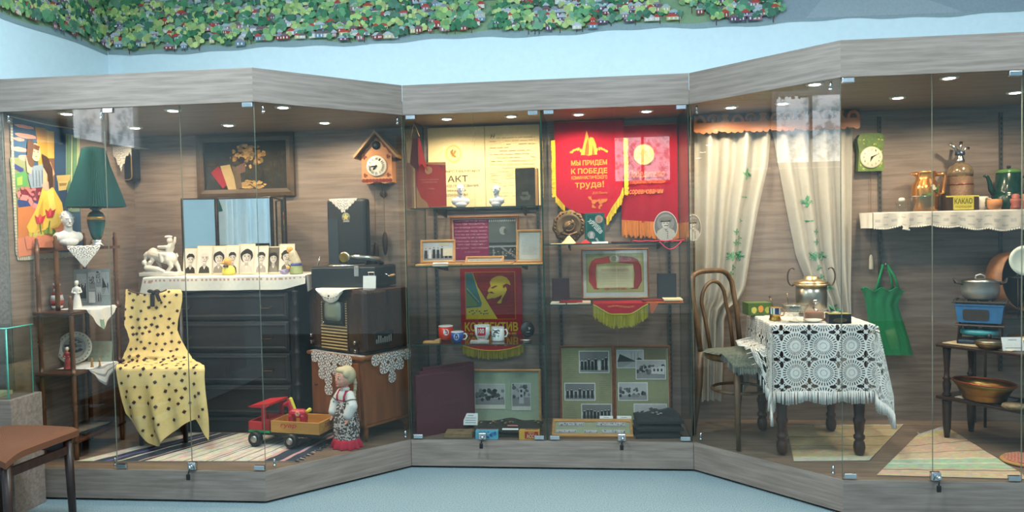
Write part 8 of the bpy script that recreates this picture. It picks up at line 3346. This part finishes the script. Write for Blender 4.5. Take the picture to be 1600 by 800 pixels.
MB().tube([(.064, 0, Hp * .86), (.098, 0, Hp * .88), (.112, 0, Hp * .72), (.108, 0, Hp * .5), (.084, 0, Hp * .34)], .008, 8).build('handle', EN, t)
for (u, Y, c, lab) in ((1587, 4.515, C(156, 86, 74), 'turned pink wooden shaker before the green coffee pot'), (1603, 4.515, C(170, 110, 90), 'paler turned wooden shaker at the far end of the wall shelf')):
    t = thing('shaker', lab, 'shaker', onshelf(u, Y))
    MB().lathe([(.0001, 0), (.026, 0), (.026, .012), (.022, .026), (.028, .044), (.026, .056)], n=22).build('body', mat('pink_wood_%d' % u, c, .5, noise=.1), t)
    MB().lathe([(.026, .056), (.018, .062), (.021, .074), (.014, .084), (.0001, .086)], n=22).build('lid', _mats['pink_wood_%d' % u], t)

# green string bag on the wall
NETM = mat('green_net', C(20, 128, 78), .9, noise=.2)
m_, nt, b_ = newmat('green_netting')
b_.inputs['Base Color'].default_value = (*C(18, 120, 74), 1)
b_.inputs['Roughness'].default_value = .9
X.nt = nt
uvn = nt.nodes.new('ShaderNodeUVMap')
sp_ = nt.nodes.new('ShaderNodeSeparateXYZ')
nt.links.new(uvn.outputs[0], sp_.inputs[0])
u_, v_ = X(sp_.outputs[0]) * 130, X(sp_.outputs[1]) * 130
msk = ((u_ + v_).fr() - .5).ab().gt(.27).mx(((u_ - v_).fr() - .5).ab().gt(.27))
trn = nt.nodes.new('ShaderNodeBsdfTransparent')
mxn = nt.nodes.new('ShaderNodeMixShader')
nt.links.new(msk.k, mxn.inputs[0])
nt.links.new(trn.outputs[0], mxn.inputs[1])
nt.links.new(b_.outputs[0], mxn.inputs[2])
nt.links.new(mxn.outputs[0], nt.nodes['Material Output'].inputs[0])
Yb = YB - .06
org = W(1385, 412, Yb)
t = thing('string_bag', 'green string bag hanging open on the wall beside the table', 'bag', (org.x, YB - .012, org.z))
bp = lambda u, v: Vector((W(u, v, Yb).x - org.x, 0, W(u, v, Yb).z - org.z))
rowsb = [(452, 1346, 1412), (462, 1350, 1407), (476, 1353, 1402), (500, 1356, 1410), (530, 1360, 1420), (556, 1366, 1427)]


def bagf(s, tt, sd):
    f = tt * (len(rowsb) - 1)
    i = min(int(f), len(rowsb) - 2)
    k = f - i
    v, a, b = [x + (y - x) * k for x, y in zip(rowsb[i], rowsb[i + 1])]
    p = bp(a + (b - a) * s, v)
    bulge = sin(s * pi) * (.016 + .035 * tt)
    p.y = -.052 + sd * bulge + .004 * sin(s * 22 + tt * 5)
    if tt < .2:
        p.z += .012 * sin(s * 18) * (.2 - tt) / .2
        p.y += sd * .012 * (.2 - tt) / .2
    if tt > .9:
        p.z += .012 * sin(s * pi)
    return p


mb, uv = MB(), []
for sd in (-1, 1):
    mb.grid(lambda a, b: bagf(a, b, sd), 30, 30)
    uv += [(i / 30 * .26, j / 30 * .42) for j in range(31) for i in range(31)]
mb.build('net', m_, t, uv=uv)
for (u0, u1, y) in ((1366, 1402, -.065), (1372, 1395, -.042)):
    a, b = bp(u0, 456), bp(u1, 452)
    top = bp(1384, 414)
    MB().tube([(a.x, y, a.z), (a.x * .5 - .01, y, (a.z + top.z) / 2 + .01), (-.012, y * .5, top.z), (.012, y * .5, top.z), (b.x * .55 + .008, y, (b.z + top.z) / 2), (b.x, y, b.z)], .007, 8).build('handle', NETM, t)
MB().tube([bagf(i / 30, .0, -1) for i in range(31)] + [bagf(1 - i / 30, 0, 1) for i in range(31)], .003, 5, closed=True).build('rim', NETM, t)
MB().tube([(0, .011, -.012), (0, -.035, -.012), (0, -.04, .004)], .004, 8).build('wall_hook', CHROME, t)
for (u, v, r, hh_, col, lab) in ((1372, 550, .038, .13, C(190, 206, 200), 'pale tin seen inside the green string bag'), (1398, 549, .045, .12, C(176, 176, 130), 'yellowish jar seen inside the green string bag')):
    p = bp(u, v)
    q = thing('tin_can', lab, 'tin', (org.x + p.x, YB - .066, org.z + p.z + .018))
    q.rotation_euler.y = radians(-14)
    mm = mat('can_%d' % u, col, .35, noise=.1)
    MB().lathe([(.0001, 0), (r * .62, 0), (r * .62, hh_), (.0001, hh_)], n=24, sy=.6).build('can', mm, q)
    MB().lathe([(r * .62, hh_ - .004), (r * .64, hh_), (r * .6, hh_ + .002)], n=24, sy=.6).build('rim', ALUM, q)

# dark whatnot standing askew
RW = radians(-55)
t = thing('whatnot_shelf', 'dark wooden two-tier whatnot with turned legs carrying pots', 'shelf', (1.905, 4.362, ZK + .006), RW)
WN = wood('whatnot_dark', C(34, 22, 18), C(58, 38, 30), 'x', .35, 10)
LW, DW = .78, .25
zA, zB = .690 - ZK - .006, .402 - ZK - .006
for z in (zA, zB):
    MB().box((-.03, -.03, z - .018), (LW, DW + .02, z - .0008), bev=.004).build('shelf_board', WN, t)
for x in (.0, LW - .05):
    for y in (.0, DW - .02):
        MB().lathe([(.013, 0), (.020, .06), (.024, zB - .04), (.026, zB - .018)], n=14).build('leg', WN, t, (x + .01, y + .01, 0))
        d = zA - .018 - zB
        MB().lathe([(.022, 0), (.024, .008), (.016, .02), (.020, .04), (.022, .07), (.015, .085), (.023, .095), (.015, .105), (.013, .14), (.017, .2), (.020, d - .02), (.022, d)], n=14).build('turned_post', WN, t, (x + .01, y + .01, zB))
GW = Matrix.Rotation(RW, 3, 'Z')
wo = Vector((1.905, 4.362, ZK + .006))


def onwhat(x, y, z):
    return wo + GW @ Vector((x, y, 0)) + Vector((0, 0, z))


tag(MB().box((0, 0, 0), (.36, .20, .003)).build('shelf_cloth', mat('cream_cloth', C(190, 172, 140), .95), None, onwhat(-.01, .0, zA + .0006), RW), 'cream cloth spread on the upper tier of the dark whatnot', 'cloth')
tag(MB().box((0, 0, 0), (.22, .20, .003)).build('shelf_cloth', mat('white_cloth', C(200, 194, 182), .95), None, onwhat(.06, .0, zB + .0006), RW), 'crumpled white cloth on the lower tier under the brass basin', 'cloth')
# blue kerosene stove
Ys = 4.30
p = W(1527, 530, 4.33)
zA_ = ZK + zA + .0105
t = thing('kerosene_stove', 'blue enamel kerosene stove with a dark opening on the whatnot', 'stove', (p.x + .02, 4.34, zA_), radians(-30))
BLU = mat('blue_stove', C(44, 96, 142), .4, noise=.15)
k = px(4.33)
TQ = mat('turquoise_enamel', C(56, 140, 150), .35, noise=.15)
IRON = mat('dark_iron', C(52, 44, 38), .6, metal=.3, noise=.2)
for sx in (-1, 1):
    for sy in (-1, 1):
        MB().tube([(sx * .10, sy * .06, 0), (sx * .09, sy * .055, .14)], .006, 8).build('leg', IRON, t)
MB().box((-.10, -.07, .0), (.10, .07, .022), bev=.006).build('base_tray', mat('navy_tray', C(38, 54, 70), .4), t)
MB().lathe([(.0001, .045), (.085, .045), (.098, .055), (.098, .068), (.085, .076), (.0001, .076)], n=32, sy=.75).build('fuel_tank', TQ, t)
mb = MB()
for sg in (-1, 1):
    mb.lathe([(.034, .075), (.036, .09), (.030, .098), (.0001, .098)], c=(sg * .045, 0, 0), n=18)
    mb.build('burner', IRON, t)
    mb = MB()
MB().box((-.115, -.075, .098), (.115, .075, .106), bev=.003).build('middle_plate', mat('brown_plate', C(86, 62, 48), .5), t)
mb = MB().slab([(-.10, .118), (.10, .118), (.112, .215), (-.112, .215)], -.075, .075)
mb.box((-.115, -.078, .205), (.115, .078, .218), bev=.003)
mb.build('burner_housing', BLU, t)
mb = MB()
mb.slab(rrect(-.075, .132, .045, .190, .012), -.079, -.0745)
mb.build('mica_window', IRON, t)
mb = MB().box((-.128, -.085, .222), (.128, .085, .234), bev=.004)
for i in range(5):
    mb.box((-.12 + .055 * i, -.08, .234), (-.108 + .055 * i, .08, .240))
mb.build('top_grate', IRON, t)
ztop = .2405
# aluminium pot
pt = thing('cooking_pot', 'aluminium pot with a domed lid on the blue stove', 'pot', (t.location.x, t.location.y, zA_ + ztop), radians(-10))
MB().lathe([(.0001, 0), (.070, 0), (.084, .012), (.092, .05), (.090, .094), (.094, .097)], n=36).build('body', ALUM, pt)
MB().lathe([(.096, .097), (.097, .101), (.070, .110), (.030, .115), (.0001, .116)], n=36).build('lid', SILVER, pt)
MB().tube([(-.024, 0, .113), (-.020, 0, .128), (0, 0, .135), (.020, 0, .128), (.024, 0, .113)], .004, 8).build('lid_handle', ALUM, pt)
for sg in (-1, 1):
    MB().tube([(sg * .09, -.02, .082), (sg * .118, -.018, .09), (sg * .128, 0, .112), (sg * .118, .018, .09), (sg * .09, .02, .082)], .005, 8).build('handle', IRON, pt)
# wooden sieve leaning on the wall
p = W(1580, 440, 4.58)
t = thing('wooden_sieve', 'round bentwood sieve leaning behind the pot and the white plate', 'sieve', (p.x + .03, 4.60, p.z))
SV = wood('sieve_wood', C(120, 76, 40), C(154, 102, 58), 'x', .5, 8)
R_ = .17
t.rotation_euler = (radians(-6), 0, radians(26))
mb = MB()
mb.M = Matrix.Rotation(pi / 2, 4, 'X')
mb.lathe([(R_, -.05), (R_, .05), (R_ - .006, .05), (R_ - .006, -.05), (R_, -.05)], n=56)
mb.build('hoop', SV, t)
mb = MB()
mb.M = Matrix.Rotation(pi / 2, 4, 'X')
mb.lathe([(.0001, -.044), (R_ - .006, -.044)], n=56)
mb.build('mesh', mat('sieve_mesh', C(44, 38, 34), .8, noise=.3, nscale=200), t)
MB().tube([(R_ * .92 * cos(a), .052, R_ * .92 * sin(a)) for a in [pi * 2 * i / 40 for i in range(40)]], .004, 6, closed=True).build('inner_ring', SV, t)
# shelf under the sieve and plate
t = thing('iron_stand', 'dark iron stand under the sieve behind the whatnot', 'stand', (p.x + .04, 4.50, ZK))
zz = p.z - R_ - .03 - ZK
MB().box((-.18, -.06, zz), (.24, .23, zz + .012), bev=.003).build('stand_top', IRON, t)
for x in (-.17, .22):
    for y in (.10, .22):
        MB().tube([(x, y, 0), (x, y, zz)], .008, 8).build('leg', IRON, t)
# white plate at the edge of the view
p = W(1606, 408, 4.42)
t = thing('white_plate', 'white plate standing upright before the wooden sieve', 'plate', (p.x + .01, 4.46, p.z))
t.rotation_euler = (radians(-8), 0, radians(-10))
mb = MB()
mb.M = Matrix.Rotation(pi / 2, 4, 'X')
mb.lathe([(.0001, .002), (.055, .002), (.062, .006), (.085, .012), (.084, .008), (.06, .0), (.0001, -.002)], n=40)
mb.build('dish', mat('plate_glaze', C(190, 200, 190), .3, noise=.08), t)
MB().tube([(-.05, .018, -.086), (-.05, -.02, -.084), (-.05, -.026, -.074)], .003, 6).tube([(.05, .018, -.086), (.05, -.02, -.084), (.05, -.026, -.074)], .003, 6).tube([(-.05, .018, -.086), (.05, .018, -.086), (0, .04, -.02)], .003, 6).build('plate_stand', IRON, t)
st = thing('iron_trivet', 'thin iron trivet under the white plate', 'trivet', (p.x + .01, 4.46, ZK + zz + .0125))
zt3 = p.z - .092 - (ZK + zz + .0125)
if zt3 > .01:
    mb = MB()
    for x, y in ((-.05, -.02), (.05, -.02), (0, .05)):
        mb.tube([(x, y, 0), (x, y, zt3 - .004)], .003, 6)
    mb.box((-.06, -.03, zt3 - .004), (.06, .055, zt3), bev=.001)
    mb.build('trivet_frame', IRON, st)
# little brass covered dish
p = W(1546, 542, 4.17)
t = thing('covered_dish', 'small round brass dish with a dark knob on the whatnot\'s upper tier', 'dish', (p.x, 4.17, ZK + zA + .0068))
MB().lathe([(.0001, 0), (.045, 0), (.064, .018), (.070, .034), (.066, .036)], n=32).build('bowl', mat('dull_brass', C(136, 112, 80), .3, metal=.9, noise=.15), t)
MB().lathe([(.069, .036), (.055, .044), (.012, .05), (.0001, .05)], n=32).build('lid', mat('dull_silver', C(156, 146, 128), .3, metal=.9, noise=.1), t)
MB().lathe([(.008, .048), (.012, .058), (.010, .074), (.0001, .078)], n=16).build('knob', RUBBER, t)
card('white caption card on the upper tier of the dark whatnot', 1567, 527, 1601, 544, 4.10, zb=ZK + zA + .0068, lean=.25, lines=2)
p = W(1596, 533, 4.25)
t = thing('brass_pan', 'shiny brass pan partly out of view behind the caption card', 'pan', (p.x + .04, 4.27, ZK + zA + .0068))
MB().lathe([(.0001, 0), (.07, 0), (.085, .02), (.092, .05), (.089, .05), (.080, .022), (.0001, .004)], n=36).build('pan', BRASS, t)
MB().lathe([(.0001, .05), (.02, .049), (.022, .054), (.008, .058), (.012, .068), (.0001, .072)], n=20).lathe([(.09, .05), (.05, .056), (.0001, .058)], n=32).build('lid', BRASS, t)
# brass basin on the lower tier
p = W(1540, 622, 4.20)
t = thing('brass_basin', 'wide hammered brass basin on the whatnot\'s lower tier', 'basin', (p.x, 4.22, ZK + zB + .0105), RW)
BAS = mat('old_brass', C(138, 104, 48), .32, metal=.9, noise=.3, nscale=20)
MB().lathe([(.0001, 0), (.095, 0), (.105, .01), (.125, .07), (.150, .098), (.155, .098), (.128, .066), (.10, .006), (.0001, .004)], n=48, sx=1.05, sy=.7).build('bowl', BAS, t)
MB().tube([(.158 * cos(a * pi / 20), .107 * sin(a * pi / 20), .099) for a in range(40)], .005, 6, closed=True).build('copper_rim', mat('copper', C(170, 92, 62), .3, metal=.9), t)
p = W(1592, 628, 4.02)
t = thing('stone_dish', 'small flat speckled dish on the lower tier beside the basin', 'dish', (p.x, 4.05, ZK + zB + .0068))
MB().lathe([(.0001, 0), (.04, 0), (.05, .012), (.046, .024), (.0001, .026)], n=26, sx=1.3).build('bowl', mat('speckled_stone', C(128, 110, 84), .6, noise=.5, nscale=60), t)

# rugs
GRN, CR2, TAN = C(164, 186, 160), C(198, 178, 150), C(182, 162, 126)
st2 = [(2.2, CR2), (.18, C(70, 66, 60)), (.5, CR2), (1.6, GRN), (.4, C(200, 204, 186)), (1.4, GRN), (.35, C(206, 200, 176)), (2.4, CR2), (.15, C(110, 100, 90)), (3.2, C(196, 170, 146)), (.2, C(120, 104, 92)), (3.4, C(190, 166, 140)), (1.6, C(196, 184, 134)), (1.2, C(178, 180, 176))]
A = WZ(1372, 745, ZK)
rug('woven_rug', 'pale woven rug with a green band in front of the dark whatnot', [(A.x, 3.70), (1.99, 4.56), (2.10, 4.56), (1.93, 3.665)][0:1] + [(1.79, 4.42), (2.02, 4.62), (1.98, 3.67)], st2, [(1, 0, 0, 1, 1, CR2)], seed=6, wav=.0015, thick=.004)
st3 = [(1, C(186, 186, 166)), (.25, C(196, 176, 120)), (2.5, TAN), (.2, C(150, 130, 100)), (2.2, C(186, 164, 124)), (.3, C(150, 134, 96)), (2.0, C(190, 170, 136)), (1.2, C(178, 160, 124)), (.3, C(200, 196, 180))]
B0 = WZ(1236, 722, ZK)
o = rug('woven_rug', 'beige woven rug under the lace covered table', [(.985, 3.90), (1.12, 4.60), (1.80, 4.64), (1.36, 3.93)], [(a, b) for a, b in st3], [(1, 0, 0, 1, 1, TAN)], seed=8, wav=.002, thick=.004)

# red woven mat leaning at the end
p = WZ(1590, 716, ZK)
t = thing('woven_mat', 'red and white checked straw mat lying at the edge of the view', 'mat', (p.x + .02, p.y - .06, ZK + .001), radians(20))
t.rotation_euler.y = radians(0)
P = Paint()
mb = MB().lathe([(.0001, 0), (.11, 0), (.118, .006), (.11, .014), (.0001, .016)], n=36, sx=1.1, col=C(186, 140, 86))
mb.build('straw_base', CLOTHP, t)
mb = MB().lathe([(.0001, .0185), (.096, .017), (.104, .012)], n=36, sx=1.1, col=C(176, 56, 48))
for i in range(-5, 6):
    w2 = (.104 ** 2 - (i * .019) ** 2) ** .5 if abs(i * .019) < .104 else 0
    if w2 > .01:
        mb.box((i * .019 * 1.1 - .0015, -w2 * .95, .016), (i * .019 * 1.1 + .0015, w2 * .95, .0195), C(214, 170, 140))
        mb.box((-w2 * 1.04, i * .019 - .0015, .016), (w2 * 1.04, i * .019 + .0015, .0197), C(214, 170, 140))
mb.build('checked_weave', CLOTHP, t)
# IN FRONT OF THE CASES
# chair with an orange woven seat
WEAVE = mat('orange_weave', C(150, 92, 58), .9, noise=.12, nscale=40)
nt = WEAVE.node_tree
b_ = nt.nodes['Principled BSDF']
wv = nt.nodes.new('ShaderNodeTexWave')
wv.inputs['Scale'].default_value = 105
wv.bands_direction = 'DIAGONAL'
tcw = nt.nodes.new('ShaderNodeTexCoord')
nt.links.new(tcw.outputs['Object'], wv.inputs['Vector'])
rpw = nt.nodes.new('ShaderNodeValToRGB')
rpw.color_ramp.elements[0].color = (*C(64, 34, 22), 1)
rpw.color_ramp.elements[1].color = (*C(122, 74, 44), 1)
nt.links.new(wv.outputs['Fac'], rpw.inputs[0])
nt.links.new(rpw.outputs[0], b_.inputs['Base Color'])
bpw = nt.nodes.new('ShaderNodeBump')
bpw.inputs['Strength'].default_value = .4
bpw.inputs['Distance'].default_value = .004
nt.links.new(wv.outputs['Fac'], bpw.inputs['Height'])
nt.links.new(bpw.outputs[0], b_.inputs['Normal'])
t = thing('stool', 'dark wooden stool with an orange woven seat before the long case', 'stool', (-2.70, 3.13, 0), radians(-3))


def seat_top(a, b):
    x, y = (a - .5) * .44, (b - .5) * .43
    k = max(0, -(y + .10)) / .115
    return Vector((x, y, .462 - .028 * k * k + .006 * cos(x * 7) - .012 * max(0, (abs(x) - .19) / .03)))


mb = MB().grid(seat_top, 26, 26).grid(lambda a, b: seat_top(1 - a, b) - Vector((0, 0, .028)), 26, 26)
for f in (lambda s: (s, 0), lambda s: (1 - s, 1), lambda s: (0, 1 - s), lambda s: (1, s)):
    mb.grid(lambda a, b: seat_top(*f(a)) - Vector((0, 0, .028 * (1 - b))), 26, 2)
mb.build('seat', WEAVE, t)
STW = wood('stool_wood', C(34, 20, 18), C(54, 34, 28), 'z', .35, 10)
for sx in (-1, 1):
    for sy in (-1, 1):
        MB().tube([(sx * .195, sy * .185, 0), (sx * .188, sy * .178, .42)], [.016, .021], 12).build('leg', STW, t)
for sg in (-1, 1):
    MB().box((-.18, sg * .178 - .010, .36), (.18, sg * .178 + .010, .41), bev=.004).build('rail', STW, t)
    MB().box((sg * .188 - .010, -.17, .345), (sg * .188 + .010, .17, .385), bev=.004).build('rail', STW, t)
# small glass showcase on a plinth
q = W(30, 622, 3.44)
t = thing('tabletop_showcase', 'small glass showcase on a grey plinth at the end of the long case', 'display case', (RX0 + .02, 3.385, 0))
xw = q.x - (RX0 + .02)
zp = q.z
MB().box((0, 0, .0), (xw, .21, zp), bev=.002).build('plinth', LAM, t)
c = W(17, 513, 3.44)
gx = c.x - (RX0 + .02)
zt_ = c.z
for (a, b) in (((.02, .02), (gx, .02)), ((gx, .02), (gx, .19)), ((gx, .19), (.02, .19))):
    pane('glass_side', a, b, zp, zt_, t, .006, mat('aqua_glass_edge', C(96, 190, 170), .2))
MB().box((.02, .02, zt_), (gx + .004, .195, zt_ + .006)).build('glass_top', [PANE], t)
mb = MB().tube([(.02, .018, zt_ + .003), (gx + .004, .018, zt_ + .003), (gx + .004, .195, zt_ + .003)], .0035, 6)
mb.tube([(gx + .003, .02, zp), (gx + .003, .02, zt_)], .0032, 6)
mb.build('glass_edge_trim', _mats['aqua_glass_edge'], t)
MB().box((.02, .03, (zp + zt_) / 2), (gx - .004, .18, (zp + zt_) / 2 + .006)).build('glass_shelf', [PANE], t)
b = W(8, 610, 3.48)
tag(MB().box((0, 0, 0), (.16, .10, .022), bev=.002).build('small_book', mat('pale_green_cover', C(166, 172, 130), .6), None, (b.x - .16, 3.43, zp + .0008)), 'small pale green book lying in the glass showcase on the plinth', 'book')
